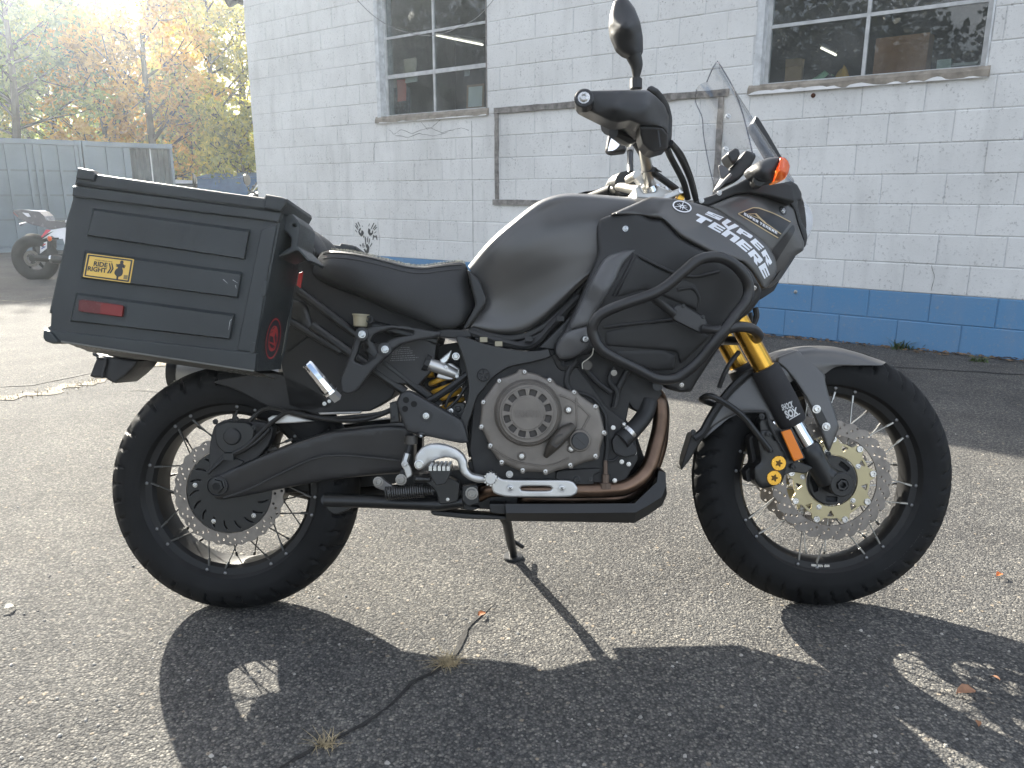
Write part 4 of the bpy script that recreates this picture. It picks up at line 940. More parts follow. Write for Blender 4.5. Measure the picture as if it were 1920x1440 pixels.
# ---- the red and white sports motorcycle at the left edge
J = crop(0, 360, 7.2); ZS_ = 10.9
sp0 = gpt(66, 526); SB = empty('sports_motorcycle', tuple(sp0), 0, 'red and white sports motorcycle parked before the grey containers', 'motorcycle')
def sj(pts, dr=0.0): return [at(x, y, ZS_-dr)-sp0 for x, y in J(pts)]
def sprism(pts, d0, d1, name, mat, par, sub=None):
    a = sj(pts, d0); c = [p+Vector((0, d0-d1, 0)) for p in a]; n = len(a)
    return mesh(name, a+c, [tuple(range(n)), tuple(range(2*n-1, n-1, -1))]+[(i, i+n, (i+1) % n+n, (i+1) % n) for i in range(n)], mat, par, True, 30)
wc = at(*J([(478, 893)])[0], ZS_)-sp0; Rw = .318
b = MB(); b.add(*torusgeo(tuple(wc), Rw-.075, .085, 44, 12)); sw = b.build('wheel', tyrem, SB)
b = MB(); b.lathe(wc+Vector((0, -.06, 0)), (0, 1, 0), [(0, .215), (0, .19), (.03, .185), (.09, .185), (.12, .19), (.12, .215), (0, .215)], 36); b.lathe(wc+Vector((0, -.07, 0)), (0, 1, 0), [(0, .05), (.14, .05)], 14)
for k in range(5): a = k*1.2566+.3; b.tube([wc, wc+Vector((.19*math.cos(a), 0, .19*math.sin(a)))], [.03, .017], 8)
b.build('rim', blackmetal, sw)
b = MB(); b.lathe(wc+Vector((0, -.085, 0)), (0, 1, 0), [(0, .115), (0, .075), (.006, .075), (.006, .115), (0, .115)], 28); b.build('brake_disc', discm, sw)
sfr = at(400, 362, ZS_); fw = Vector((wc.x+1.41, 0, wc.z))
b = MB(); b.add(*torusgeo(tuple(fw), .235, .06, 40, 10)); sw2 = b.build('wheel', tyrem, SB); b = MB(); b.lathe(fw+Vector((0, -.05, 0)), (0, 1, 0), [(0, .2), (.1, .2), (.1, .05), (0, .05), (0, .2)], 30); b.build('rim', blackmetal, sw2)
sprism([(175, 245), (280, 236), (520, 262), (600, 325), (622, 385), (760, 392), (885, 412), (1400, 470), (1380, 520), (880, 470), (700, 505), (600, 480), (430, 440), (330, 395), (240, 345), (182, 292)], .11, -.11, 'tail', M('bike_dark_paint', (.035, .03, .035), .25, coat=.5), SB)
sprism([(172, 270), (186, 275), (245, 322), (236, 338), (190, 300)], .115, -.06, 'tail_light', redl, SB)
sprism([(300, 278), (380, 285), (412, 335), (370, 335)], .118, .10, 'side_lamp', M('lamp_clear', (.6, .6, .62), .2), SB)
sprism([(255, 236), (510, 248), (528, 266), (290, 252)], .09, -.09, 'seat_edge', chrome, SB)
sprism([(880, 380), (1300, 300), (1500, 330), (1500, 470), (885, 412)], .13, -.13, 'fuel_tank', M('bike_white', (.7, .7, .72), .2, coat=.7), SB)
sprism([(690, 512), (860, 482), (1500, 480), (1650, 560), (1560, 1010), (1150, 1040), (900, 800), (850, 632), (762, 632), (700, 590), (560, 640), (620, 560)], .15, -.15, 'side_fairing', MATS['bike_white'], SB)
sprism([(622, 507), (684, 518), (565, 615), (553, 604)], .155, .12, 'red_panel', M('bike_red', (.55, .02, .05), .25, coat=.6), SB)
sprism([(640, 560), (720, 530), (700, 545), (560, 640), (550, 625)], .156, .13, 'black_stripe', satin, SB)
b = MB(); b.tube(sj([(270, 440), (330, 420), (410, 390)], .03), [.018, .012, .016], 8); b.build('stay', chrome, SB)
for c, h, d in (((670, 630), 'turn_signal', .25), ((512, 740), 'turn_signal', -.02)):
    p = sj([c], d)[0]; b = MB(); b.lathe(p, (-.6, -.8, 0), [(-.03, .015), (-.01, .034), (.012, .036), (.022, .02), (.024, .0001)], 14); t = b.build(h, amber if False else M('signal_orange', (.75, .12, .02), .3), SB)
    b = MB(); b.tube([p, p+Vector((.10, .05, 0))], .014, 8); b.build('stalk', satin, t)
pl = sprism([(545, 700), (632, 668), (630, 762), (540, 830)], .12, .112, 'number_plate', M('plate_white', (.62, .63, .65), .4), SB)
sprism([(560, 712), (615, 692), (613, 712), (558, 733)], .123, .1205, 'plate_print', M('plate_red', (.45, .06, .06), .5), pl)
sprism([(560, 755), (612, 728), (611, 745), (558, 775)], .123, .1205, 'plate_print', M('plate_blue', (.08, .12, .3), .5), pl)
sprism([(520, 660), (640, 640), (680, 660), (680, 760), (620, 870), (520, 860), (470, 760)], .10, -.05, 'inner_fender', dark, SB)
b = MB(); q = [wc+Vector((.30*math.cos(a), 0, .30*math.sin(a))) for a in np.linspace(1.1, 2.0, 8)]
vs = []; fs = []
for i, a in enumerate(np.linspace(.9, 1.75, 9)):
    for j, t in enumerate((-1, -.5, 0, .5, 1)): vs.append(tuple(wc+Vector(((.345-.03*t*t)*math.cos(a), t*.09, (.345-.03*t*t)*math.sin(a)))))
for i in range(8):
    for j in range(4): fs.append((i*5+j, i*5+j+1, i*5+j+6, i*5+j+5))
mesh('hugger', vs, fs, satin, SB, True, None)
b = MB(); b.tube(sj([(480, 893), (700, 900), (1000, 850)], .11), [.045, .05, .06], 10); b.build('swingarm', satin, SB)
b = MB(); b.tube(sj([(690, 905), (800, 915), (1000, 960)], .20), [.055, .06, .04], 14); b.build('muffler', satin, SB); b = MB(); b.lathe(sj([(695, 906)], .20)[0], (-1, 0, 0), [(-.02, .058), (.006, .058), (.006, .04), (-.02, .04)], 16); b.build('muffler_tip', chrome, SB)
b = MB(); b.tube([fw+Vector((0, -.1, 0)), fw+Vector((-.28, -.1, .62))], .027, 8); b.tube([fw+Vector((0, .1, 0)), fw+Vector((-.28, .1, .62))], .027, 8); b.build('fork', gold, SB)

# ================================================================== THE MOTORCYCLE
bike = empty('touring_motorcycle', (0, 0, 0), 0, 'matte grey and black adventure touring motorcycle with gold forks leaning on its side stand', 'motorcycle')
bike.rotation_euler = BM.to_euler()
WF, WR = Vector((.77, 0, .3426)), Vector((-.77, 0, .32))

def wheel(c, R, hw, hh, front):
    Rc = R-hh; na, nb = (352, 30); vs = []; fs = []; N = 44 if front else 40
    for i in range(na):
        a = 2*math.pi*i/na
        for j in range(nb+1):
            ph = R_(-112+224*j/nb); s = abs(math.sin(ph)); y = hw*math.sin(ph); r = Rc+hh*math.cos(ph)
            side = .5 if ph > 0 else 0
            if abs(math.degrees(ph)) < 72:
                uu = N*a/(2*math.pi)+side+(.9 if front else .6)*s; u = uu % 1.0; alt = int(uu) % 2
                g = (u < .20 and s > .16) if front else (u < .15 and s > (.12 if alt else .5)) 
                if front and abs(s-.16) < .035: g = True
                if (not front) and abs(s-.60) < .05 and u > .55: g = True
                if g:
                    dp = .0050 if front else (.0068 if alt else .0045); r -= dp*math.cos(ph*.8); y -= dp*math.sin(ph)*.6
                elif abs(math.degrees(ph)) > 58: r += .0012; y += .0012*(1 if ph > 0 else -1)
            elif abs(abs(math.degrees(ph))-84) < 5: y += .0012*(1 if ph > 0 else -1)
            vs.append((c.x+r*math.cos(a), y, c.z+r*math.sin(a)))
    for i in range(na):
        for j in range(nb): fs.append((i*(nb+1)+j, ((i+1) % na)*(nb+1)+j, ((i+1) % na)*(nb+1)+j+1, i*(nb+1)+j+1))
    k = .0 ; rb = Rc+hh*math.cos(R_(108)); w = .040 if front else .058
    prof = [(-w, rb+.006), (-w-.003, rb), (-w+.002, rb-.006), (-w+.006, rb-.010), (-w+.009, rb-.026), (-w+.018, rb-.034), (-.012, rb-.037), (.012, rb-.037), (w-.018, rb-.034), (w-.009, rb-.026), (w-.006, rb-.010), (w-.002, rb-.006), (w+.003, rb), (w, rb+.006), (-w, rb+.006)]
    b = MB(); b.lathe(c, (0, 1, 0), prof, 96); rim = b.build('wheel', M('rim_black', (.009, .009, .0095), .42, rvar=.1, spec=.3), bike, True, 28)
    mesh('tyre', vs, fs, rubber, rim, True, 32)
    b = MB(); hr = .052 if front else .070
    b.lathe(c, (0, 1, 0), [(-.055, .02), (-.055, hr*.8), (-.045, hr), (-.036, hr+.006), (-.028, hr*.75), (.028, hr*.75), (.036, hr+.006), (.045, hr), (.055, hr*.8), (.055, .02), (-.055, .02)], 40); b.build('hub', blackmetal, rim, True, 30)
    ns = 16 if front else 16; rr2 = rb-.028
    spm = M('spoke_steel', (.34, .34, .33), .3, metal=1) if front else M('spoke_dark', (.09, .09, .09), .35, metal=1)
    for s in (-1, 1):
        for i in range(ns):
            a0 = 2*math.pi*(i+(.5 if s > 0 else 0)+(.22 if i % 2 else -.22))/ns; d = .95*(-1 if i % 2 else 1); ah = a0+d
            q0 = c+Vector((hr*.98*math.cos(ah), s*.036, hr*.98*math.sin(ah))); q1 = c+Vector((rr2*math.cos(a0), s*(w-.010), rr2*math.sin(a0)))
            b = MB(); b.tube([q0, q1], .0019, 6); t = (q1-q0).normalized(); b.tube([q1-t*.016, q1+t*.004], .0036, 6); b.build('spoke', spm, rim)
    nme = None
    for i in range(ns):
        a0 = 2*math.pi*(i+(.22 if i % 2 else -.22))/ns; p = c+Vector(((rb-.014)*math.cos(a0), -w+.0065, (rb-.014)*math.sin(a0)))
        if nme is None: b = MB(); b.lathe((0, 0, 0), (0, -1, 0), [(0, .0046), (.003, .0042), (.004, .002)], 8); o = b.build('spoke_nipple', M('nipple_grey', (.22, .22, .22), .4, metal=.8), rim); nme = o.data
        else: o = bpy.data.objects.new('spoke_nipple', nme); COL.objects.link(o); o.parent = rim
        o.location = p
    return rim
wf = wheel(WF, .3426, .055, .0705, True); wr = wheel(WR, .32, .076, .0690, False)
for wh, c, R in ((wf, WF, .237), (wr, WR, .205)):       # balance weights stuck inside the rim
    for k in range(3):
        a = R_(-97+k*4.2); b = MB(); cx = c+Vector(((R-.006)*math.cos(a), 0, (R-.006)*math.sin(a))); t = Vector((-math.sin(a), 0, math.cos(a))); nrm = Vector((math.cos(a), 0, math.sin(a)))
        P = [cx+t*s1*.007+nrm*s2*.003+Vector((0, y, 0)) for s1 in (-1, 1) for s2 in (-1, 1) for y in (-.034, -.012)]
        b.add(P, [(0, 1, 3, 2), (4, 6, 7, 5), (0, 4, 5, 1), (2, 3, 7, 6), (0, 2, 6, 4), (1, 5, 7, 3)]); b.build('balance_weight', steel, wh, False)

v, f = text2d('DOT 1HLL 7VC0J11', .01, 0); a0, a1 = R_(-58), R_(-28)
vs = [(WF.x+(.276+.012*(1-w))*math.cos(a0+(a1-a0)*u), -math.sqrt(max(0, 1-((.276+.012*(1-w)-.272)/.0705)**2))*.055-.0007, WF.z+(.276+.012*(1-w))*math.sin(a0+(a1-a0)*u)) for u, w in v]
mesh('sidewall_lettering', vs, f, M('rubber_letters', (.02, .02, .021), .6), wf, False, None, fix=False)
def circ(R, n=48, c=(0, 0), ph=0): return [(c[0]+R*math.cos(2*math.pi*i/n+ph), c[1]+R*math.sin(2*math.pi*i/n+ph)) for i in range(n)]
def wave(R, n, amp, m=8): return [((R+amp*(.5+.5*math.cos(n*t))**.6-amp)*math.cos(t), (R+amp*(.5+.5*math.cos(n*t))**.6-amp)*math.sin(t)) for t in [2*math.pi*i/(n*m) for i in range(n*m)]]
def off(lp, c): return [(x+c.x, z+c.z) for x, z in lp]
# front discs, gold carriers, bobbins
def front_disc(yn, ph):
    lo = [wave(.155, 26, .0065)]+[circ(.117, 72)]
    for i in range(26):
        a = 2*math.pi*i/26+ph
        for R, da in ((.146, 0), (.136, .07), (.1265, .15)): lo.append(circ(.0033, 8, (R*math.cos(a+da), R*math.sin(a+da))))
    d = plate_xz('brake_disc', [off(l, WF) for l in lo], yn, .005, discm, wf, .0004)
    n = 9; out = []
    for i in range(n):
        a = 2*math.pi*i/n+ph; h = math.pi/n
        for t, R in ((-h, .0985), (-h*.5, .0985), (-h*.3, .109), (0, .113), (h*.3, .109), (h*.5, .0985)): out.append((R*math.cos(a+t), R*math.sin(a+t)))
    lo = [out, circ(.0665, 60)]
    for i in range(n):
        a = 2*math.pi*(i+.5)/n+ph; R = .085; w = .009
        lo.append(rnd([((R+dr)*math.cos(a+da), (R+dr)*math.sin(a+da)) for dr, da in ((-.009, 0), (.008, -.105), (.008, .105))], .2))
    plate_xz('disc_carrier', [off(l, WF) for l in lo], yn-.001, .006, palegold, d, .0006)
    for i in range(n):
        a = 2*math.pi*i/n+ph; b = MB(); b.lathe(WF+Vector((.1065*math.cos(a), yn-.0015, .1065*math.sin(a))), (0, -1, 0), [(-.006, .0085), (.002, .0085), (.003, .0075), (.003, .0045), (.0005, .004), (.0004, 0)], 14); b.build('bobbin', steel, d, True, 25)
    for i in range(5):
        a = 2*math.pi*i/5+.5; bolt(WF+Vector((.0755*math.cos(a), yn-.002, .0755*math.sin(a))), (0, -1, 0), .0055, d)
front_disc(-.068, .16); front_disc(.062, .3)
b = MB(); b.lathe(WF, (0, -1, 0), [(.030, .06), (.066, .064), (.070, .055), (.066, .05), (.062, .02)], 40); b.build('hub_cover', black, wf)
lo = [circ(.062, 50)]
for i in range(5):
    a = 2*math.pi*i/5+.9; lo.append(rnd([(.043*math.cos(a-.34), .043*math.sin(a-.34)), (.055*math.cos(a-.28), .055*math.sin(a-.28)), (.055*math.cos(a+.28), .055*math.sin(a+.28)), (.043*math.cos(a+.34), .043*math.sin(a+.34))], .2))
plate_xz('hub_spider', [off(l, WF) for l in lo], -.074, .004, satin, wf)
# rear disc, vented carrier
lo = [wave(.141, 28, .0045), circ(.109, 72)]
for i in range(28):
    a = 2*math.pi*i/28
    for R, da in ((.1335, 0), (.1255, .09), (.1165, .17)):
        if (i*3+int(R*1e4)) % 4: lo.append(circ(.0034, 8, (R*math.cos(a+da), R*math.sin(a+da))))
rd = plate_xz('brake_disc', [off(l, WR) for l in lo], -.066, .005, discm, wr, .0004)
lo = [circ(.1085, 72)]
for i in range(18):
    a = 2*math.pi*i/18; lo.append([(R*math.cos(a+t), R*math.sin(a+t)) for R, t in ((.078, 0), (.088, .03), (.098, .11), (.101, .12), (.099, .075), (.088, -.01), (.078, -.035))])
ring = plate_xz('disc_carrier', [off(l, WR) for l in lo], -.064, .006, satin, rd)
b = MB(); b.lathe(WR+Vector((0, -.050, 0)), (0, -1, 0), [(0, .108), (.002, .108), (.002, 0)], 48); b.build('hub_plate', dark, wr)
for i in range(5): a = 2*math.pi*i/5+.45; bolt(WR+Vector((.088*math.cos(a), -.065, .088*math.sin(a))), (0, -1, 0), .0048, rd)

# ---------------------------------------------------------------- inner masses: engine, frame
def filler(name, pts, r0, r1, mat=dark, **k): return plate(name, pts, r0, r0-r1, mat, bike, .003, **k)
filler('crankcase', E([(20, 470), (40, 300), (150, 180), (330, 110), (560, 90), (700, 170), (880, 420), (1060, 560), (1085, 760), (1000, 900), (700, 960), (250, 960), (40, 900), (0, 700)]), .155, -.15)
filler('cylinder_block', E([(430, 60), (640, 40), (1010, 60), (1220, 280), (1240, 340), (1180, 420), (1110, 470), (1050, 430), (1030, 400), (1000, 560), (880, 560), (560, 300), (430, 220)]), .13, -.13)
filler('inner_guard', Cc([(-90, 470), (80, 470), (160, 640), (640, 830), (850, 920), (800, 990), (660, 1100), (560, 1330), (430, 1410), (120, 1440), (-60, 1380), (-130, 1000)]), .085, -.085, M('inner_plastic', (.013, .0135, .014), .6))
filler('battery_box', D([(180, 160), (560, 130), (640, 170), (620, 330), (520, 440), (300, 420), (180, 300)]), .12, -.10, black)
filler('airbox', F([(60, 870), (250, 900), (420, 880), (620, 700), (800, 540), (860, 560), (740, 780), (640, 960), (500, 1030), (300, 1000), (60, 950)]), .09, -.09)
filler('gearbox', D([(790, 115), (900, 150), (1000, 260), (1010, 420), (930, 640), (930, 900), (860, 930), (820, 700), (840, 560), (815, 480), (800, 300)]), .10, -.10)
filler('shock_tower', D([(560, 300), (640, 170), (790, 150), (815, 330), (812, 338), (806, 420), (800, 452), (780, 470), (770, 520), (720, 590), (640, 560), (560, 480)]), .02, -.08)
filler('exhaust_collector', D([(420, 1060), (760, 1010), (1000, 1000), (1200, 1120), (1180, 1290), (840, 1270), (560, 1215), (420, 1205)]), .11, -.14)  # wide box added under the engine to fill lit gaps in its shadow
filler('oil_tank', E([(880, 480), (1000, 490), (1075, 600), (1130, 760), (1150, 850), (1000, 920), (880, 900)]), -.10, -.18)  # unseen far-side block added to stop sun streaking through onto the ground
filler('clip_plate', D([(600, 85), (700, 60), (860, 70), (880, 115), (780, 125), (640, 115)]), .135, .12, black)  # black plate added to cover a sunlit spot inside the frame
filler('shaft_tube', B([(860, 560), (1150, 470), (1590, 430), (1590, 690), (1450, 720), (1250, 735), (1060, 755), (930, 760)]), -.09, -.17, satin)  # drive-shaft side mass, shaped to close lit gaps in the ground shadow
# main frame casting
frm = filler('frame', rnd(D([(770, 118), (800, 108), (850, 118), (960, 160), (1130, 195), (1240, 212), (1350, 205), (1400, 190), (1420, 250), (1296, 285), (1120, 320), (1010, 400), (960, 470), (925, 505), (905, 560), (880, 640), (850, 720), (860, 820), (800, 800), (800, 660), (845, 560), (860, 480), (850, 380), (835, 300), (800, 200)]), .3, 3), .170, .125, satin)
mirrored(frm, 'frame', bike)
b = MB(); p = Lp(*D([(958, 372)])[0], .172); b.lathe(p, (0, -1, 0), [(0, .0165), (.003, .0165), (.004, .0145), (.0015, .0135), (.0015, 0)], 28); cap = b.build('frame_cap', black, bike, True, 25)
for k in range(5): a = k*1.2566+.3; b = MB(); q = p+Vector((0, -.0022, 0)); b.tube([q+Vector((.003*math.cos(a), 0, .003*math.sin(a))), q+Vector((.012*math.cos(a), 0, .012*math.sin(a)))], .0017, 6); b.build('cap_rib', black, cap)
for pa, pb, rad in (((585, 610), (760, 735), .012), ((560, 545), (700, 650), .011), ((690, 655), (825, 760), .012), ((820, 640), (700, 610), .012), ((540, 600), (640, 660), .009)):
    b = MB(); b.tube([Lp(*pa, .11), Lp(*pb, .11)], rad, 10); o = b.build('subframe_tube', satin, bike); mirrored(o, 'subframe_tube', bike)
filler('frame_strut', F([(480, 1000), (680, 800), (690, 850), (590, 1000), (560, 1010)]), .135, .118, satin)
b = MB()
for (pts, rad) in ((F([(60, 905), (250, 960), (430, 985), (560, 860), (720, 690)]), .011), (F([(100, 945), (300, 985), (480, 930), (640, 800)]), .008)): b.tube([Lp(x, y, .12) for x, y in pts], rad, 8, sm=4)
b.build('wiring_loom', black, bike)
for x, y in F([(150, 950), (240, 975), (420, 945), (610, 825)]):
    b = MB(); q = Lp(x, y, .135); b.box(q.x-.009, q.x+.009, q.y-.006, q.y+.006, q.z-.006, q.z+.006); b.build('connector', cream if x < 960 else black, bike, False)

# ---------------------------------------------------------------- swingarm, rear end
sw_pts = rnd(B([(572, 705), (590, 678), (760, 600), (950, 522), (1150, 455), (1330, 432), (1500, 418), (1590, 430), (1590, 640), (1530, 660), (1400, 668), (1150, 695), (900, 742), (700, 782), (610, 795), (575, 760)]), .3, 3)
swa = panel('swingarm', sw_pts, [(*p, r) for p, r in ((B([(600, 720)])[0], .128), (B([(1000, 600)])[0], .140), (B([(1500, 540)])[0], .135), (B([(1200, 470)])[0], .136), (B([(1200, 650)])[0], .126), (B([(800, 740)])[0], .122))], M('swingarm_black', (.024, .024, .025), .42, rvar=.08, vscale=12), bike, 7, .012, .055)
b = MB(); b.tube([Lp(*p, .143) for p in B([(640, 782), (760, 740), (900, 672), (1040, 605), (1120, 578), (1200, 570), (1330, 576), (1520, 596)])], .0028, 6, sm=4); b.build('swingarm_rib', MATS['swingarm_black'], swa); mirrored(swa, 'swingarm', bike)
b = MB(); b.lathe(WR+Vector((0, .06, 0)), (0, 1, 0), [(0, .06), (.01, .105), (.06, .11), (.09, .085), (.10, .03), (.10, .001)], 28); b.build('final_drive', satin, bike)
b = MB(); p = hit(*B([(608, 722)])[0], 'swingarm')[0]; b.lathe(p, (0, -1, 0), [(-.01, .022), (.002, .022), (.003, .0175), (.009, .0165), (.0095, .010), (.003, .0095), (.003, 0)], 6); b.build('axle_nut', satin, swa, True, 20); b = MB(); b.lathe(p+Vector((0, -.0094, 0)), (0, -1, 0), [(0, .0098), (.0003, .0096), (.0003, 0)], 6); b.build('axle_bore', M('hole_dark', (.006, .006, .006), .8), swa)
b = MB(); b.lathe(p, (0, -1, 0), [(-.012, .026), (.0035, .026), (.004, .0245), (.001, .023), (.001, 0)], 28); b.build('axle_washer', black, swa)
o = filler('caliper_bracket', rnd(B([(575, 705), (560, 660), (568, 500), (590, 420), (640, 392), (720, 392), (830, 404), (885, 425), (880, 470), (862, 520), (800, 590), (760, 604), (620, 690)]), .3), .118, .078, black)
filler('rear_caliper', rnd(B([(590, 430), (650, 400), (760, 405), (790, 440), (780, 520), (740, 560), (640, 560), (600, 520)]), .3), .134, .08, satin)
b = MB(); p = Lp(*B([(680, 476)])[0], .136); b.lathe(p, (0, -1, 0), [(-.01, .021), (.002, .021), (.005, .018), (.006, .010), (.0065, 0)], 32); b.build('caliper_cap', black, bike, True, 25)
for x, y in B([(597, 402), (790, 432), (700, 388)]): bolt_px(x, y, .136, .0055, bike, blackmetal)
filler('speed_sensor_arm', B([(640, 560), (740, 600), (690, 690), (600, 700), (560, 650)]), .122, .10, black)
# torque arm, hose and cable along the swingarm
filler('torque_arm', B([(858, 385), (880, 372), (960, 366), (1090, 400), (1000, 408), (900, 412), (862, 404)]), .12, .11, alu)
filler('torque_arm', B([(1110, 356), (1330, 350), (1320, 362), (1120, 368)]), .12, .11, alu)
for pts, rad in ((B([(690, 560), (760, 520), (850, 430), (900, 390), (960, 355), (1060, 372), (1200, 395), (1350, 390), (1480, 345)]), .0055), (B([(770, 395), (830, 345), (900, 335), (1000, 365), (1150, 385), (1300, 375), (1420, 360), (1500, 330)]), .0050), (B([(640, 590), (780, 520), (870, 440)]), .0045), (B([(560, 660), (640, 590), (690, 560)]), .004)):
    b = MB(); b.tube([Lp(x, y, .14) for x, y in pts], rad, 8, sm=5); b.build('brake_hose', satin, bike)
b = MB(); q = hit(*B([(668, 575)])[0], 'swingarm', .002, .14)[0]; b.box(q.x-.012, q.x+.012, -.148, -.132, q.z-.008, q.z+.008); b.build('hose_clip', blackmetal, bike, False)
filler('rear_fender', rnd(B([(560, 200), (900, 150), (1100, 240), (1200, 330), (1050, 350), (870, 335), (700, 240)]), .3), .085, -.085, dark)
# shock: spring, reservoir knob, body
b = MB(); c0, c1 = Lp(*D([(690, 390)])[0], .05), Lp(*D([(740, 580)])[0], .05); ax = (c1-c0); n = ax.normalized(); e1 = n.orthogonal().normalized(); e2 = n.cross(e1)
hel = []
for i in range(150):
    t = i/149; a = t*2*math.pi*5.2; hel.append(c0-ax*.25+ax*1.6*t+(e1*math.cos(a)+e2*math.sin(a))*.036)
b.tube(hel, .0065, 8); b.build('shock_spring', yellow, bike)
b = MB(); b.tube([c0-ax*.3, c1+ax*.4], .021, 14); b.build('shock_body', dark, bike)
b = MB(); b.tube(px3([D([(590, 295)])[0]+(.115,), D([(690, 330)])[0]+(.110,), D([(775, 365)])[0]+(.105,)]), [.0155, .0155, .013], 16); ac = b.build('shock_adjuster', alu, bike)
b = MB(); b.tube(px3([D([(560, 282)])[0]+(.117,), D([(590, 294)])[0]+(.115,)]), .0215, 10); b.build('adjuster_knob', black, ac, True, 20)
b = MB(); b.tube(px3([D([(600, 298)])[0]+(.1151,), D([(606, 300)])[0]+(.115,)]), .018, 16); b.build('adjuster_ring', steel, ac)
filler('shock_mount', rnd(D([(680, 300), (740, 290), (800, 330), (800, 380), (740, 410), (640, 390), (650, 360)]), .25), .108, .07, alu)
filler('shock_clamp', rnd(D([(660, 270), (700, 235), (745, 200), (740, 240), (715, 285), (680, 300)]), .2), .112, .10, steel)
bolt_px(*D([(773, 245)])[0], .125, .0075, bike); bolt_px(*D([(780, 380)])[0], .118, .0035, bike); bolt_px(*D([(705, 320)])[0], .124, .004, bike)
for pts, rad in ((D([(560, 560), (640, 520), (760, 440), (850, 370)]), .009), (D([(700, 590), (740, 500), (830, 420)]), .0035), (D([(720, 600), (790, 530), (840, 450)]), .004)):
    b = MB(); b.tube([Lp(x, y, .128) for x, y in pts], rad, 8, sm=4); b.build('brake_line', satin, bike)
filler('link_plate', rnd(D([(690, 610), (760, 560), (840, 560), (830, 640), (800, 690), (740, 640)]), .25), .125, .09, satin)
bolt_px(*D([(735, 615)])[0], .128, .006, bike); filler('pivot_cap', circ(6, 20, D([(787, 602)])[0]), .128, .12, black)
# fluid cup
cup = MB(); p = Lp(*Cc([(372, 868)])[0], .13); cup.lathe(p, (.05, 0, 1), [(-.015, .014), (-.013, .0165), (.012, .019), (.0125, .021), (.016, .021), (.016, .010)], 20); cup = cup.build('fluid_reservoir', cream, bike, True, 25)
b = MB(); p = Lp(*Cc([(425, 860)])[0], .135); b.lathe(p, (0, -1, 0), [(0, .009), (.004, .009), (.004, .006), (0, .006), (0, .009)], 18); b.build('hose_clamp', satin, cup)
b = MB(); b.tube(px3([Cc([(372, 905)])[0]+(.13,), Cc([(375, 960)])[0]+(.12,), Cc([(400, 1040)])[0]+(.11,)]), .006, 8); b.build('hose', black, cup)

# passenger peg bracket with its chrome peg
pb = plate('passenger_bracket', [rnd(Cc([(335, 975), (345, 945), (380, 922), (430, 905), (560, 893), (700, 913), (830, 935), (855, 945), (820, 968), (700, 988), (610, 1012), (568, 1040), (545, 1062), (430, 1180), (350, 1290), (300, 1312), (255, 1300), (245, 1220), (270, 1165), (310, 1060)]), .22, 3),
    rnd(Cc([(425, 1000), (450, 950), (560, 915), (640, 912), (690, 932), (680, 955), (600, 965), (540, 985), (510, 1010), (480, 1045), (460, 1060)]), .3, 3), rnd(Cc([(352, 1060), (372, 990), (412, 985), (470, 1080), (385, 1135), (330, 1110)]), .25, 3)], .185, .022, M('bracket_black', (.026, .027, .028), .45, rvar=.06), bike, .005)
for x, y in Cc([(380, 950), (518, 1040)]):
    b = MB(); b.lathe(Lp(x, y, .186), (0, -1, 0), [(-.01, .0165), (.005, .016), (.006, .013), (.006, .0001)], 24); b.build('boss', MATS['bracket_black'], pb, True, 25); bolt_px(x, y, .1925, .0072, pb)
pg = MB(); a0, a1 = Lp(*Cc([(48, 1122)])[0], .235), Lp(*Cc([(196, 1298)])[0], .21); t = (a1-a0).normalized(); up = Vector((0, -.5, .86)); sd_ = t.cross(up).normalized(); up = sd_.cross(t).normalized()
sec = [(-1, -.2), (-.85, .5), (-.3, 1), (.3, 1), (.85, .5), (1, -.2), (.8, -.75), (-.8, -.75)]
vs = []; fs = []
for s, w, h in ((0, .011, .009), (.04, .0135, .011), (.9, .0175, .014), (.94, .021, .016), (1, .021, .016)):
    for u, v in sec: vs.append(a0+(a1-a0)*s+sd_*u*w+up*v*h)
for i in range(4):
    for j in range(8): fs.append((i*8+j, i*8+(j+1) % 8, (i+1)*8+(j+1) % 8, (i+1)*8+j))
fs += [tuple(range(8)), tuple(range(39, 31, -1))]
peg = mesh('passenger_peg', vs, fs, chrome, bike, True, 30)
b = MB(); b.tube(px3([Cc([(196, 1298)])[0]+(.21,), Cc([(236, 1338)])[0]+(.20,)]), .0125, 4); b.build('peg_stem', alu, peg, False)
for s in (.10, .17): b = MB(); q = a0+(a1-a0)*s+sd_*.0132-up*.001; b.lathe(q, sd_, [(-.002, .0045), (.0008, .0045), (.0006, .0035), (-.001, 0)], 10); b.build('peg_hole', black, peg)
bolt_px(*B([(1142, 312)])[0], .18, .004, bike); bolt_px(*B([(1166, 300)])[0], .18, .0035, bike)

# rider peg bracket (heel guard)
rb_ = panel('heel_guard', rnd(D([(368, 560), (395, 500), (438, 478), (470, 482), (640, 580), (820, 680), (846, 760), (860, 828), (800, 832), (600, 788), (500, 770), (440, 750), (418, 700)]), .22, 3), .185, M('heel_guard_black', (.026, .027, .029), .46, rvar=.06), bike, 5, .006, .03)
hl = [(437, 540), (490, 567), (430, 600)]
for x, y in D(hl): b = MB(); b.lathe(hit(x, y, 'heel_guard', .0006)[0], (0, -1, 0), [(0, .0075), (.0004, .0072), (.0004, 0)], 18); b.build('drilled_hole', M('hole_dark', (.006, .006, .006), .8), rb_)
for x, y, R in ((572, 647, .0115), (537, 776, .009)):
    q, n = hit(*D([(x, y)])[0], 'heel_guard', .0005); b = MB(); b.lathe(q, n, [(-.004, R*1.35), (.001, R*1.3), (.001, 0)], 24); b.build('recess', satin, rb_); bolt(q+n*.001, n, .0062, rb_)
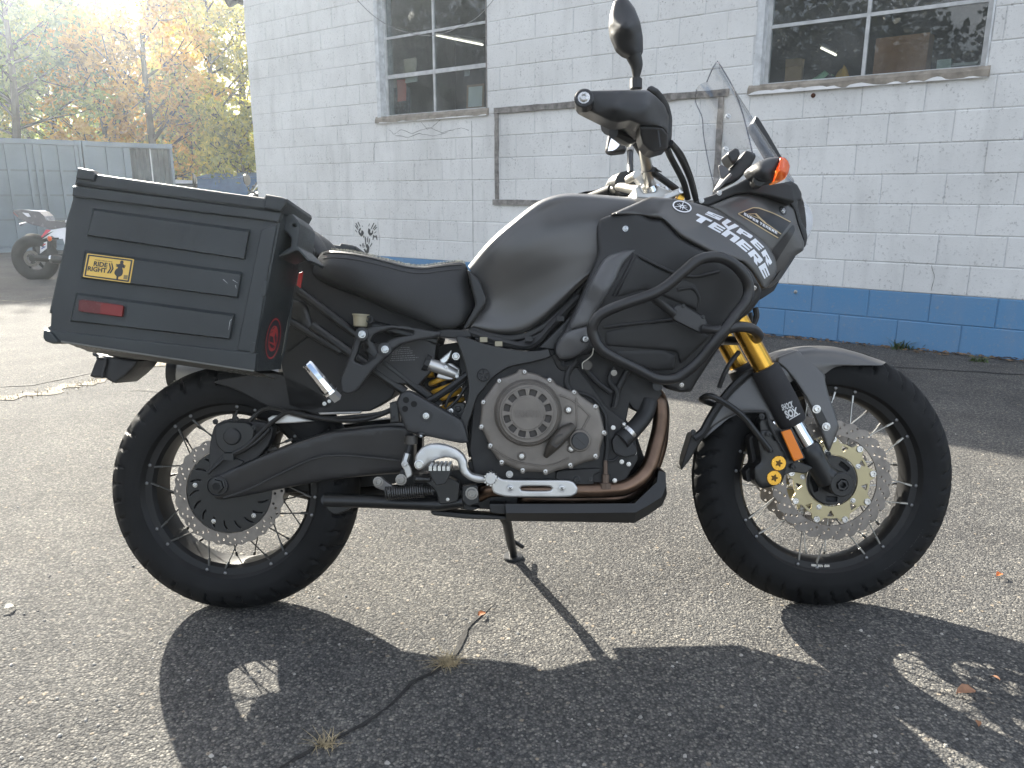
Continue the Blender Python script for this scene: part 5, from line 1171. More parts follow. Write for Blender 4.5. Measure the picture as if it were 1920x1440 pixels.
bolt_px(*D([(350, 660)])[0], .17, .0038, bike, blackmetal); filler('bracket_tab', D([(325, 560), (380, 545), (395, 690), (330, 695)]), .168, .14, satin)
# master cylinder and pushrod
b = MB(); b.tube(px3([D([(470, 780)])[0]+(.165,), D([(470, 835)])[0]+(.165,)]), [.0155, .0165], 18); mcyl = b.build('master_cylinder', M('dull_black_metal', (.07, .066, .06), .5, metal=.5), bike, True, 40)
b = MB(); b.tube(px3([D([(462, 830)])[0]+(.165,), D([(455, 880)])[0]+(.168,), D([(443, 905)])[0]+(.17,)]), [.0085, .007, .006], 10); b.build('pushrod_boot', black, mcyl)
b = MB(); b.tube(px3([D([(447, 900)])[0]+(.17,), D([(428, 965)])[0]+(.172,)]), .008, 6); b.build('clevis', alu, mcyl, True, 20)
bolt_px(*D([(428, 972)])[0], .182, .0065, bike, alu)
filler('clevis_arm', rnd(D([(410, 950), (440, 955), (470, 1000), (480, 1050), (440, 1075), (425, 1020), (405, 985)]), .25), .178, .168, alu)
# brake pedal
bp_ = panel('brake_pedal', rnd(D([(497, 925), (512, 895), (545, 858), (600, 838), (650, 836), (710, 845), (780, 872), (825, 910), (848, 955), (850, 1000), (878, 1040), (965, 1056), (975, 1062), (975, 1095), (962, 1100), (905, 1096), (855, 1075), (815, 1045), (795, 1010), (787, 960), (775, 944), (735, 930), (695, 926), (640, 944), (590, 970), (560, 998), (525, 1016), (495, 1000)]), .3, 3), .205, alu, bike, 4.0, .006, .018)
b = MB(); b.lathe(hit(*D([(525, 976)])[0], 'brake_pedal', .001, .205)[0], (0, -1, 0), [(-.004, .0115), (.002, .0112), (.0025, .009), (.001, .008), (.001, 0)], 24); b.build('pedal_pivot', steel, bp_, True, 25)
toe = MB(); q = Lp(*D([(1008, 1072)])[0], .225); toe.lathe(q+Vector((0, .03, 0)), (0, -1, 0), [(0, .0135), (.034, .0145), (.036, .011), (.036, 0)], 20); toe = toe.build('pedal_toe', alu, bp_, True, 25)
for i in range(12): a = 2*math.pi*i/12; b = MB(); c_ = q+Vector((.0145*math.cos(a), 0, .0145*math.sin(a))); b.box(c_.x-.0018, c_.x+.0018, -.232, -.200, c_.z-.0018, c_.z+.0018); b.build('toe_tooth', steel, toe, False)
# rider footpeg with teeth, springs, linkage
fp = filler('footpeg', rnd(D([(590, 1010), (735, 1010), (730, 1060), (700, 1110), (640, 1120), (600, 1060)]), .2), .27, .17, blackmetal)
for k in range(5):
    q = Lp(*D([(602+k*30, 1005)])[0], .272); b = MB(); b.box(q.x-.0035, q.x+.0035, -.275, -.19, q.z-.004, q.z+.006); b.build('peg_tooth', steel, fp, False)
filler('peg_mount', rnd(D([(560, 1090), (720, 1060), (800, 1100), (790, 1230), (660, 1250), (640, 1160)]), .25), .165, .13, satin)
b = MB(); c0, c1 = Lp(*D([(300, 1170)])[0], .17), Lp(*D([(622, 1150)])[0], .17); hel = []; ax = c1-c0; n = ax.normalized(); e1 = n.orthogonal().normalized(); e2 = n.cross(e1)
for i in range(330): t = i/329; a = t*2*math.pi*21; rr_ = .0145 if t < .80 else .009; hel.append(c0+ax*t+(e1*math.cos(a)+e2*math.sin(a))*rr_)
b.tube(hel, .0021, 5); b.build('stand_spring', M('spring_dark', (.10, .10, .10), .4, metal=.8), bike)
b = MB(); c0, c1 = Lp(*D([(490, 1072)])[0], .16), Lp(*D([(600, 1075)])[0], .16); hel = []; ax = c1-c0; n = ax.normalized(); e1 = n.orthogonal().normalized(); e2 = n.cross(e1)
for i in range(150): t = i/149; a = t*2*math.pi*13; hel.append(c0+ax*t+(e1*math.cos(a)+e2*math.sin(a))*.0075)
b.tube(hel, .0016, 5); b.build('pedal_spring', MATS['spring_dark'], bike)
filler('stand_plate', rnd(D([(215, 1095), (235, 1065), (270, 1060), (300, 1090), (375, 1140), (360, 1170), (270, 1150), (225, 1130)]), .25), .165, .15, M('worn_plate', (.16, .155, .15), .5, metal=.6))
bolt_px(*D([(248, 1092)])[0], .168, .010, bike, M('worn_bolt', (.30, .29, .27), .45, metal=.8)); bolt_px(*D([(403, 1078)])[0], .178, .011, bike, MATS['worn_bolt'])
filler('linkage', rnd(D([(380, 1080), (400, 1010), (430, 1010), (450, 1060), (440, 1110), (400, 1120)]), .3), .172, .15, black)
filler('mount_plate', rnd(D([(815, 1120), (920, 1110), (930, 1240), (850, 1260), (815, 1220)]), .15), .17, .15, blackmetal)
bolt_px(*D([(880, 1170)])[0], .172, .0125, bike, MATS['worn_bolt']); bolt_px(*D([(718, 1212)])[0], .168, .0035, bike)
b = MB(); b.tube(px3([D([(-110, 1215)])[0]+(.12,), D([(200, 1225)])[0]+(.13,), D([(660, 1245)])[0]+(.14,), D([(820, 1225)])[0]+(.14,)]), .0165, 12); b.tube([Lp(*D([(-100, 1215)])[0], .12), Lp(*D([(-100, 1215)])[0], -.12)], .014, 10); b.build('centre_stand', satin, bike)
filler('centre_stand_foot', rnd(B([(1135, 800), (1180, 790), (1290, 830), (1200, 870), (1160, 850)]), .3), .125, .10, satin)
filler('lower_bracket', rnd(D([(670, 1170), (820, 1140), (840, 1250), (940, 1270), (880, 1290), (690, 1255)]), .2), .14, .10, dark)
filler('lower_bracket', rnd(D([(600, 1300), (620, 1285), (850, 1310), (1120, 1325), (1120, 1350), (860, 1345), (620, 1320)]), .2), .13, .08, satin)
filler('lower_bracket', rnd(D([(850, 960), (960, 940), (990, 1000), (1000, 1060), (900, 1040), (860, 1000)]), .2), .15, .10, dark)
# side stand on the far side, foot on the ground
gfoot = BI @ gpt(962, 1046); gt = BI @ (gpt(962, 1046)+Vector((0, 0, .012)))
b = MB(); b.tube([Lp(*E([(190, 1075)])[0], -.09), Lp(*E([(240, 1160)])[0], -.12), gt], [.016, .014, .012], 12); ss = b.build('side_stand', satin, bike)
up = (BI.to_3x3() @ Vector((0, 0, 1))); b = MB(); b.lathe(gfoot, up, [(0.0005, .030), (.004, .031), (.008, .028), (.010, .012)], 20); b.build('stand_foot', blackmetal, ss)
b = MB(); b.tube([gt+up*.05+Vector((-.01, 0, 0)), gt+up*.02+Vector((.03, .01, 0))], .006, 8); b.build('stand_tang', satin, ss)

# ---------------------------------------------------------------- engine right cover
RC = .205
cov_pts = rnd(E([(300, 205), (318, 180), (345, 178), (372, 196), (440, 212), (492, 240), (540, 245), (560, 275), (640, 315), (690, 318), (712, 345), (790, 400), (830, 415), (838, 450), (856, 520), (868, 575), (862, 620), (840, 690), (838, 740), (810, 762), (740, 778), (672, 806), (640, 812), (560, 832), (500, 856), (470, 840), (350, 838), (320, 830), (230, 792), (195, 775), (140, 700), (125, 660), (88, 580), (62, 550), (74, 480), (78, 400), (90, 372), (118, 335), (170, 262), (200, 240), (260, 220)]), .25, 3)
cov = panel('clutch_cover', cov_pts, RC-.012, engm, bike, 6, .007, .04, 14)
def clathe(cx, cy, prof, name, mat, par, seg=64, ang=28):
    p = Lp(*E([(cx, cy)])[0], RC); b = MB(); b.lathe(p, (0, -1, 0), prof, seg); return b.build(name, mat, par, True, ang)
PXM = (Lp(1100, 780, RC)-Lp(1000, 780, RC)).length/100/3.4286        # metres per E pixel
clathe(378, 462, [(-.02, 222*PXM), (-.008, 218*PXM), (.006, 212*PXM), (.010, 206*PXM), (.013, 200*PXM), (.013, 199*PXM), (.010, 196*PXM), (.0105, 190*PXM), (.016, 186*PXM), (.017, 182*PXM), (.0168, 0)], 'cover_drum', engm, cov)
p = Lp(*E([(374, 462)])[0], RC+.017)
wl_ = []
n = 12
out = circ(157*PXM, 96); lo = [[(p.x+x, p.z+z) for x, z in circ(164*PXM, 72)]]
for i in range(n):
    a = 2*math.pi*(i+.5)/n; h = .19
    lo.append(rnd([(p.x+R*PXM*math.cos(a+t), p.z+R*PXM*math.sin(a+t)) for R, t in ((116, -h*.95), (116, 0), (116, h*.95), (154, h*.82), (155, 0), (154, -h*.82))], .18, 2))
plate_xz('cover_face', lo, -(RC+.0225), .008, engm, cov, .0012)
b = MB(); b.lathe(p, (0, -1, 0), [(-.002, 160*PXM), (.0004, 160*PXM), (.0004, 0)], 48); b.build('window_floor', M('engine_recess', (.055, .050, .046), .6, metal=.3), cov)
b = MB(); b.lathe(p, (0, -1, 0), [(.0, 106*PXM), (.0062, 106*PXM), (.0070, 103*PXM), (.0070, 0)], 48); disc_c = b.build('cover_badge', engm, cov, True, 25)
BV['badge'] = BVHTree.FromPolygons([tuple(v.co) for v in disc_c.data.vertices], [tuple(q.vertices) for q in disc_c.data.polygons])
def text_solid(body, quad, tree, mat, name, par, depth=.0012, bold=.012, shear=0, off=.0, rdef=.2):
    v, f = text2d(body, bold, shear); q = quadmap(v, quad); top = [hit(x, y, tree, off+depth, rdef)[0] for x, y in q]; n = len(top)
    cnt = {}
    for t in f:
        for i in range(len(t)): cnt[(t[i], t[(i+1) % len(t)])] = 1
    bot = [hit(x, y, tree, off-.0005, rdef)[0] for x, y in q]; fs = list(f)
    for (a, c) in cnt:
        if (c, a) not in cnt: fs.append((c, a, a+n, c+n))
    return mesh(name, top+bot, fs, mat, par, False)
text_solid('YAMAHA', E([(283, 487), (466, 487), (466, 443), (283, 443)]), 'badge', M('engine_letters', (.14, .126, .112), .5, metal=.4), 'embossed_lettering', disc_c, .0014, .02)
bolts = [(355, 197), (192, 255), (90, 392), (77, 550), (135, 672), (208, 778), (343, 830), (490, 838), (650, 797), (812, 738), (866, 588), (812, 420), (675, 328), (517, 250)]
for x, y in bolts:
    b = MB(); q = Lp(*E([(x, y)])[0], RC-.022); b.lathe(q, (0, -1, 0), [(-.02, .0062), (.012, .0060), (.013, .0055), (.013, 0)], 16); b.build('bolt_boss', engm, cov, True, 30)
    bolt_px(*E([(x, y)])[0], RC-.010, .0045, cov)
for x, y in ((638, 440), (655, 690), (337, 738)):
    q, nn = hit(*E([(x, y)])[0], 'clutch_cover', .0003); b = MB(); b.lathe(q, (0, -1, 0), [(-.004, .0105), (.004, .010), (.005, .0085), (.001, .0078), (.001, 0)], 20); b.build('bolt_well', engm, cov, True, 30); bolt(q+Vector((0, -.001, 0)), (0, -1, 0), .0045, cov)
b = MB(); q = Lp(*E([(712, 640)])[0], RC); b.lathe(q, (0, -1, 0), [(-.014, 74*PXM), (-.004, 72*PXM), (-.002, 66*PXM), (-.002, 0)], 36); b.build('filler_neck', engm, cov, True, 25)
b = MB(); b.lathe(q, (0, -1, 0), [(-.004, 57*PXM), (.004, 56*PXM), (.006, 51*PXM), (.006, 0)], 32); fc = b.build('oil_filler_cap', M('cap_dark', (.035, .036, .038), .45), cov, True, 25)
plate_xz('cap_slot', [[(q.x-.011, q.z+.009), (q.x-.0095, q.z+.0102), (q.x+.011, q.z-.009), (q.x+.0095, q.z-.0102)]], q.y-.0066, .001, satin, fc, 0)
for pts in (E([(688, 360), (690, 430), (692, 555)]), E([(768, 485), (745, 530), (722, 572)]), E([(150, 690), (225, 738), (300, 772), (390, 790), (480, 800), (560, 785), (640, 750)]), E([(580, 345), (650, 372), (715, 420), (775, 480)])):
    b = MB(); b.tube([hit(x, y, 'clutch_cover', .001, RC-.01)[0] for x, y in (catmull(pts, 6) if len(pts) > 2 else pts)], .0024, 6); b.build('cover_rib', engm, cov)
# water duct cast into the cover and hose elbow
b = MB(); b.tube(px3([E([(490, 740)])[0]+(RC-.006,), E([(545, 660)])[0]+(RC+.008,), E([(610, 590)])[0]+(RC+.006,), E([(665, 545)])[0]+(RC-.006,)]), [.006, .016, .0165, .010], 16, sm=4); b.build('water_duct', M('engine_duct', (.085, .076, .066), .45, metal=.5), cov)
plate('duct_slot', [E([(520, 660), (560, 605), (600, 590), (605, 640), (560, 690)])], RC+.0245, .004, M('engine_recess', (0, 0, 0)), cov, .001)
# dark clutter round the engine
for pts, rad, r in ((E([(690, 130), (640, 190), (625, 270), (660, 330)]), .007, .16), (E([(560, 80), (600, 160), (690, 130)]), .014, .15), (E([(560, 300), (700, 330), (800, 370), (870, 470), (880, 560)]), .004, .16), (E([(880, 560), (885, 690), (875, 770)]), .0055, .16), (E([(905, 620), (900, 760)]), .004, .15), (E([(890, 770), (930, 765), (960, 740)]), .003, .16), (E([(1060, 120), (960, 300), (930, 430)]), .008, .14), (E([(930, 170), (900, 250), (950, 330), (940, 420)]), .006, .15), (E([(750, 180), (820, 260), (910, 330)]), .007, .15)):
    b = MB(); b.tube([Lp(x, y, r) for x, y in pts], rad, 8, sm=5); b.build('engine_hose', black, bike)
b = MB(); b.tube(px3([E([(1160, 380)])[0]+(.12,), E([(1130, 470)])[0]+(.13,), E([(1060, 560)])[0]+(.15,), E([(975, 640)])[0]+(.165,)]), [.021, .021, .021, .023], 16, sm=6); hs = b.build('radiator_hose', black, bike)
b = MB(); c_ = Lp(*E([(1022, 585)])[0], .157); a_ = (Lp(*E([(1060, 550)])[0], .152)-Lp(*E([(985, 625)])[0], .163)).normalized(); b.lathe(c_, a_, [(-.005, .0215), (-.005, .0232), (.005, .0232), (.005, .0215)], 24); b.build('hose_clamp', steel, hs)
b = MB(); b.lathe(Lp(*E([(993, 532)])[0], .17), (0, -1, 0), [(-.006, .0045), (.004, .0045), (.005, .003), (.003, .002), (.003, 0)], 10); b.build('clamp_screw', steel, hs)
filler('water_pump', rnd(E([(915, 640), (950, 590), (1010, 600), (1080, 690), (1075, 730), (1000, 750), (930, 720)]), .3), .17, .10, black)
for x, y in E([(980, 775), (1062, 715), (925, 555), (1025, 790), (935, 895)]): bolt_px(x, y, .165, .0045, bike)
bolt_px(*E([(930, 203)])[0], .165, .006, bike, M('dull_zinc', (.42, .40, .36), .5, metal=.6)); bolt_px(*E([(690, 890)])[0], .165, .009, bike, blackmetal); bolt_px(*E([(778, 890)])[0], .165, .006, bike, blackmetal); bolt_px(*E([(258, 855)])[0], .165, .007, bike, alu)
b = MB(); b.lathe(Lp(*E([(757, 155)])[0], .17), (0, -1, 0), [(-.01, .0125), (.002, .0125), (.004, .010), (.004, 0)], 20); pc = b.build('plug_cap', M('plug_brown', (.075, .068, .058), .5), bike)
b = MB(); b.tube(px3([E([(797, 45)])[0]+(.20,), E([(790, 85)])[0]+(.19,), E([(760, 115)])[0]+(.18,), E([(728, 140)])[0]+(.178,), E([(728, 178)])[0]+(.178,)]), .0013, 5, sm=4); b.build('wire_loop', M('pale_wire', (.6, .58, .5), .5), bike)
# lambda sensor
b = MB(); q0, q1 = Lp(*E([(875, 945)])[0], .165), Lp(*E([(875, 765)])[0], .165); b.tube([q0, q0+(q1-q0)*.2, q0+(q1-q0)*.21, q0+(q1-q0)*.5, q0+(q1-q0)*.51, q1], [.015, .015, .0095, .009, .006, .005], 8); b.build('lambda_sensor', M('sensor_brown', (.13, .095, .075), .45, metal=.6), bike, True, 25)
filler('mount_boss', rnd(E([(555, 830), (840, 815), (845, 840), (800, 860), (800, 930), (560, 935)]), .2), .165, .12, dark)

# ---------------------------------------------------------------- exhaust, heat shield, skid plate
def pipe(pts, rad, nm='exhaust_pipe'):
    b = MB(); b.tube(px3(pts), rad, 20, sm=8); return b.build(nm, copper, bike)
pipe([E([(1190, 330)])[0]+(.10,), E([(1222, 380)])[0]+(.11,), E([(1232, 470)])[0]+(.115,), E([(1222, 570)])[0]+(.12,), E([(1195, 680)])[0]+(.13,), E([(1162, 790)])[0]+(.14,), E([(1105, 875)])[0]+(.15,), E([(1010, 935)])[0]+(.155,), E([(900, 952)])[0]+(.155,), E([(700, 957)])[0]+(.155,), E([(400, 955)])[0]+(.15,), E([(150, 950)])[0]+(.14,), E([(60, 985)])[0]+(.12,)], .0195)
pipe([E([(1195, 330)])[0]+(.02,), E([(1235, 420)])[0]+(.03,), E([(1235, 560)])[0]+(.04,), E([(1215, 700)])[0]+(.05,), E([(1150, 860)])[0]+(.06,), E([(1020, 990)])[0]+(.08,), E([(800, 1010)])[0]+(.09,), E([(400, 1010)])[0]+(.08,), E([(100, 1000)])[0]+(.0,)], .0195)
hs_pts = rnd(E([(138, 930), (140, 880), (152, 862), (180, 866), (205, 885), (260, 893), (630, 893), (670, 905), (700, 945), (692, 980), (650, 1004), (250, 1004), (185, 990), (150, 972)]), .3, 4)
sh = plate('heat_shield', [hs_pts, rnd(E([(328, 948), (340, 933), (518, 933), (532, 948), (518, 963), (340, 963)]), .3, 3)], .182, .010, alu, bike, .0042)
for x, y in E([(263, 945), (595, 945)]):
    b = MB(); b.lathe(Lp(x, y, .1832), (0, -1, 0), [(-.002, .0095), (.0012, .0095), (.0016, .0085), (.0012, .0075), (.0018, .006), (.0022, 0)], 24); k = b.build('shield_screw', alu, sh, True, 20)
    for a in (.6, 2.17):
        c_ = Lp(x, y, .1858); dx, dz = .0042*math.cos(a), .0042*math.sin(a); b = MB(); b.tube([(c_.x-dx, c_.y, c_.z-dz), (c_.x+dx, c_.y, c_.z+dz)], .0008, 4); b.build('screw_cross', dark, k)
# aluminium skid plate, black: side wall, chamfer, upturned nose
SK = M('skid_black', (.012, .0125, .0135), .45, rvar=.08)
def skid():
    up = [(232, 1045), (640, 1045), (1062, 1042), (1205, 905), (1218, 832), (1262, 842)]
    md = [(235, 1104), (640, 1104), (1068, 1100), (1150, 1055), (1238, 1000), (1266, 930)]
    lw = [(238, 1156), (640, 1160), (1062, 1168), (1150, 1115), (1240, 1055), (1270, 985)]
    rows = [[Lp(*p, .165) for p in E(up)], [Lp(*p, .172) for p in E(md)], [Lp(*p, .150) for p in E(lw)]]
    vs = []; n = len(up)
    for r in rows: vs += r
    vs += [v-Vector((0, 2*v.y, 0)) for r in rows[::-1] for v in r]
    fs = [(j*n+i, j*n+i+1, (j+1)*n+i+1, (j+1)*n+i) for j in range(5) for i in range(n-1)]+[tuple(j*n+n-1 for j in range(6))]
    me = bpy.data.meshes.new('skid_plate'); me.from_pydata([tuple(v) for v in vs], [], fs); bm = bmesh.new(); bm.from_mesh(me); bmesh.ops.recalc_face_normals(bm, faces=bm.faces); bmesh.ops.solidify(bm, geom=bm.faces[:], thickness=.004); bm.to_mesh(me); bm.free()
    o = link('skid_plate', me, bike, True, SK); me.set_sharp_from_angle(angle=R_(18))
    bv = bmesh.new(); return o
skid()
filler('skid_tail', E([(130, 1045), (232, 1045), (238, 1112), (190, 1112), (130, 1100)]), .15, .10, SK)

# ---------------------------------------------------------------- tank, seat
tank_rows = [
 [F([p])[0]+(r,) for p, r in (((58, 508), .0), ((190, 352), .0), ((330, 232), .0), ((450, 140), .0), ((540, 98), .0), ((640, 76), .0), ((760, 76), .0), ((900, 86), .0), ((1130, 104), .0))],
 [F([p])[0]+(r,) for p, r in (((59, 511), .088), ((191, 355), .132), ((331, 235), .146), ((451, 144), .145), ((541, 101), .135), ((641, 79), .12), ((760, 79), .11), ((900, 88), .105), ((1130, 106), .10))],
 [F([p])[0]+(r,) for p, r in (((78, 545), .112), ((212, 400), .158), ((343, 290), .172), ((468, 205), .170), ((570, 160), .155), ((690, 135), .145), ((800, 128), .14), ((920, 130), .14), ((1130, 140), .14))],
 [F([p])[0]+(r,) for p, r in (((115, 610), .115), ((240, 490), .158), ((370, 395), .178), ((500, 320), .180), ((600, 275), .172), ((710, 245), .165), ((820, 235), .165), ((930, 240), .165), ((1130, 250), .16))],
 [F([p])[0]+(r,) for p, r in (((155, 680), .115), ((260, 590), .145), ((390, 505), .168), ((520, 440), .174), ((640, 410), .168), ((740, 395), .165), ((850, 390), .165), ((950, 390), .165), ((1100, 390), .16))],
 [F([p])[0]+(r,) for p, r in (((160, 745), .115), ((265, 690), .132), ((395, 625), .150), ((530, 565), .158), ((650, 520), .160), ((755, 490), .16), ((850, 470), .16), ((940, 450), .16), ((1050, 450), .16))],
 [F([p])[0]+(r,) for p, r in (((118, 805), .118), ((255, 800), .128), ((390, 760), .140), ((520, 690), .148), ((630, 630), .154), ((730, 570), .156), ((810, 520), .157), ((880, 480), .158), ((980, 470), .158))],
 [F([p])[0]+(r,) for p, r in (((85, 862), .128), ((235, 888), .132), ((375, 878), .138), ((490, 812), .146), ((610, 710), .152), ((720, 610), .154), ((790, 550), .155), ((850, 500), .156), ((930, 480), .158))],
 [F([p])[0]+(r,) for p, r in (((78, 878), .120), ((235, 915), .120), ((385, 905), .126), ((505, 832), .134), ((625, 725), .140), ((735, 620), .142), ((805, 555), .144), ((865, 505), .146), ((940, 485), .148))],
]
surf('fuel_tank', tank_rows, 60, 7, gray, bike, mirror=True, angle=70)
trim = plate('tank_trim', rnd(F([(55, 880), (90, 872), (180, 905), (300, 925), (400, 908), (500, 858), (620, 752), (760, 600), (780, 600), (640, 770), (520, 885), (410, 945), (300, 960), (180, 940), (70, 905)]), .2, 2), .125, .02, black, bike, .003)
mirrored(trim, 'tank_trim', bike)
# black wedge between seat and tank
plate('tank_wedge', rnd(F([(50, 530), (75, 540), (125, 590), (166, 700), (163, 735), (120, 800), (60, 880), (20, 890), (70, 800), (100, 740), (75, 640)]), .2, 3), .142, .05, satin, bike, .006)
seat_rows = [
 [Cc([p])[0]+(r,) for p, r in (((135, 462), 0), ((190, 455), 0), ((300, 462), 0), ((420, 485), 0), ((540, 516), 0), ((640, 540), 0), ((740, 550), 0), ((860, 535), 0), ((960, 523), 0), ((1000, 535), 0))],
 [Cc([p])[0]+(r,) for p, r in (((135, 455), .08), ((195, 446), .10), ((300, 456), .115), ((420, 478), .118), ((540, 508), .115), ((640, 533), .108), ((740, 543), .10), ((860, 528), .09), ((960, 517), .08), ((1000, 528), .075))],
 [Cc([p])[0]+(r,) for p, r in (((128, 470), .10), ((190, 462), .127), ((300, 470), .142), ((420, 492), .146), ((540, 522), .142), ((640, 547), .134), ((740, 556), .124), ((860, 542), .112), ((965, 533), .10), ((1005, 545), .092))],
 [Cc([p])[0]+(r,) for p, r in (((95, 530), .10), ((180, 530), .142), ((300, 550), .160), ((420, 580), .166), ((540, 610), .163), ((640, 630), .155), ((740, 640), .146), ((860, 640), .136), ((965, 645), .125), ((1022, 660), .105))],
 [Cc([p])[0]+(r,) for p, r in (((85, 580), .095), ((170, 610), .135), ((295, 650), .155), ((420, 690), .163), ((540, 730), .163), ((640, 750), .158), ((745, 765), .152), ((860, 770), .145), ((975, 760), .135), ((1050, 755), .11))],
 [Cc([p])[0]+(r,) for p, r in (((110, 615), .085), ((180, 650), .11), ((300, 690), .13), ((425, 742), .14), ((540, 795), .142), ((640, 832), .142), ((745, 870), .142), ((850, 905), .142), ((960, 890), .135), ((1045, 810), .11))],
 [Cc([p])[0]+(r,) for p, r in (((115, 620), .06), ((180, 655), .08), ((300, 698), .10), ((425, 752), .11), ((540, 805), .112), ((640, 842), .112), ((745, 880), .112), ((850, 912), .112), ((960, 905), .105), ((1035, 835), .09))],
]
seat = surf('seat', seat_rows, 60, 7, leather, bike, mirror=True, angle=70)
for k, dy in ((0, 0), (1, 9)):
    b = MB(); b.tube([hit(x, y+dy, 'seat', .0006, .12)[0] for x, y in Cc([(150, 470), (195, 462), (250, 464), (300, 469), (360, 478), (420, 491), (480, 506), (540, 521), (590, 535), (640, 546), (690, 553), (740, 556), (800, 551), (860, 542), (910, 536), (975, 533)])], .0021 if k == 0 else .0012, 6, sm=3); b.build('seat_piping', leather, seat)
# woven top panel of the seat
tops = []
for row, dz in ((0, .0016), (1, .0022)):
    pts = catmull([tuple(Lp(*q)) for q in seat_rows[row][1:]], 8); tops.append([(p[0], p[1]*(1.0), p[2]+dz) for p in pts])
vs = tops[0]+tops[1]+[(x, -y, z) for x, y, z in tops[1]]; n = len(tops[0])
mesh('seat_top', vs, [(i, i+1, n+i+1, n+i) for i in range(n-1)]+[(i+1, i, 2*n+i, 2*n+i+1) for i in range(n-1)], stitchm, seat, True, None)
st = MB(); rr = random.Random(2)
pts = catmull([tuple(Lp(*q)) for q in seat_rows[1][1:]], 22)
for i in range(0, len(pts)-1, 1):
    a, c = pts[i], pts[min(i+1, len(pts)-1)]; b0 = a+(c-a)*.12; b1 = a+(c-a)*.75; w = Vector((0, rr.uniform(.001, .004), 0)); up2 = Vector((0, 0, .0045+.002*rr.random()))
    st.add([Vector(b0), Vector(b1), Vector(b1)+up2, Vector(b0)+up2, Vector(b0)+w, Vector(b1)+w, Vector(b1)+w+up2, Vector(b0)+w+up2], [(0, 1, 2, 3), (7, 6, 5, 4), (3, 2, 6, 7), (0, 4, 5, 1), (1, 5, 6, 2), (0, 3, 7, 4)])
o = st.build('seat_stitching', M('thread_pale', (.42, .40, .33), .6, var=.8, vscale=200), seat, False); o['kind'] = 'stuff'
pr = [
 [T8([p])[0]+(0,) for p in ((300, 60), (420, 90), (560, 150), (700, 235), (800, 315), (900, 420), (965, 520), (1015, 620))],
 [T8([p])[0]+(.09,) for p in ((300, 60), (420, 90), (560, 150), (700, 235), (800, 315), (900, 420), (965, 520), (1015, 620))],
 [T8([p])[0]+(.135,) for p in ((290, 120), (410, 150), (540, 220), (660, 310), (750, 400), (840, 500), (900, 590), (940, 650))],
 [T8([p])[0]+(.14,) for p in ((280, 300), (400, 350), (510, 420), (610, 500), (690, 570), (760, 640), (800, 690), (840, 730))],
 [T8([p])[0]+(.11,) for p in ((270, 520), (380, 600), (480, 680), (570, 740), (640, 780), (700, 810), (740, 830), (770, 840))]]
surf('passenger_seat', pr, 26, 6, leather, bike, mirror=True, angle=60)

# ---------------------------------------------------------------- fairings
c = lambda f_, pts, r: [(*f_([p])[0], rr_) for p, rr_ in zip(pts, r)]
side_pts = rnd(F([(1075, 175), (1150, 220), (1215, 222), (1235, 240), (1330, 330), (1400, 372), (1530, 440), (1640, 468), (1700, 488), (1760, 545), (1820, 650), (1800, 720), (1745, 790), (1690, 830), (1560, 1000), (1430, 1200), (1395, 1262), (1330, 1268), (1250, 1245), (1190, 1180), (1100, 1165), (1000, 1120), (880, 1060), (815, 1000), (770, 1040), (640, 1080), (600, 1075), (575, 1030), (580, 970), (640, 890), (720, 720), (840, 440), (830, 330), (832, 270), (850, 225), (900, 203), (990, 190)]), .22, 3)
side = panel('side_shroud', side_pts, c(F, [(850, 260), (1050, 300), (1250, 400), (1450, 500), (1650, 560), (1780, 660), (1700, 800), (1550, 980), (1380, 1230), (1250, 1200), (1050, 1080), (850, 960), (640, 1010), (800, 700), (1000, 600), (1300, 800), (1100, 850), (1450, 750)], [.185, .205, .215, .215, .205, .185, .18, .18, .165, .17, .18, .185, .19, .20, .205, .19, .195, .195]), black, bike, 9, .012, .03, 12, mirror=True)
# glossy scoop standing proud at the rear of the shroud
sc = panel('air_scoop', rnd(F([(1068, 405), (1000, 412), (905, 440), (862, 475), (800, 585), (720, 750), (668, 862), (668, 895), (790, 862), (808, 810), (880, 700), (940, 600), (985, 500), (1040, 440)]), .25, 3), c(F, [(1040, 420), (950, 450), (860, 500), (760, 700), (690, 870), (790, 840), (850, 640), (930, 560), (880, 560)], [.212, .222, .214, .206, .202, .216, .236, .226, .230]), M('satin_scoop', (.085, .086, .088), .36, rvar=.06), bike, 8, .014, .03, 9)
panel('scoop_tail', rnd(F([(585, 985), (640, 905), (760, 868), (790, 872), (792, 920), (775, 1000), (690, 1060), (610, 1068), (580, 1030)]), .3, 3), c(F, [(600, 1000), (700, 950), (770, 900), (690, 1040)], [.196, .212, .208, .20]), MATS['satin_scoop'], bike, 8, .010, .02, 9)
plate('scoop_patch', rnd(F([(745, 925), (790, 925), (788, 968), (740, 968), (728, 950)]), .2, 2), .213, .003, black, bike, .001)
bolt_px(*F([(762, 945)])[0], .2145, .0055, bike)
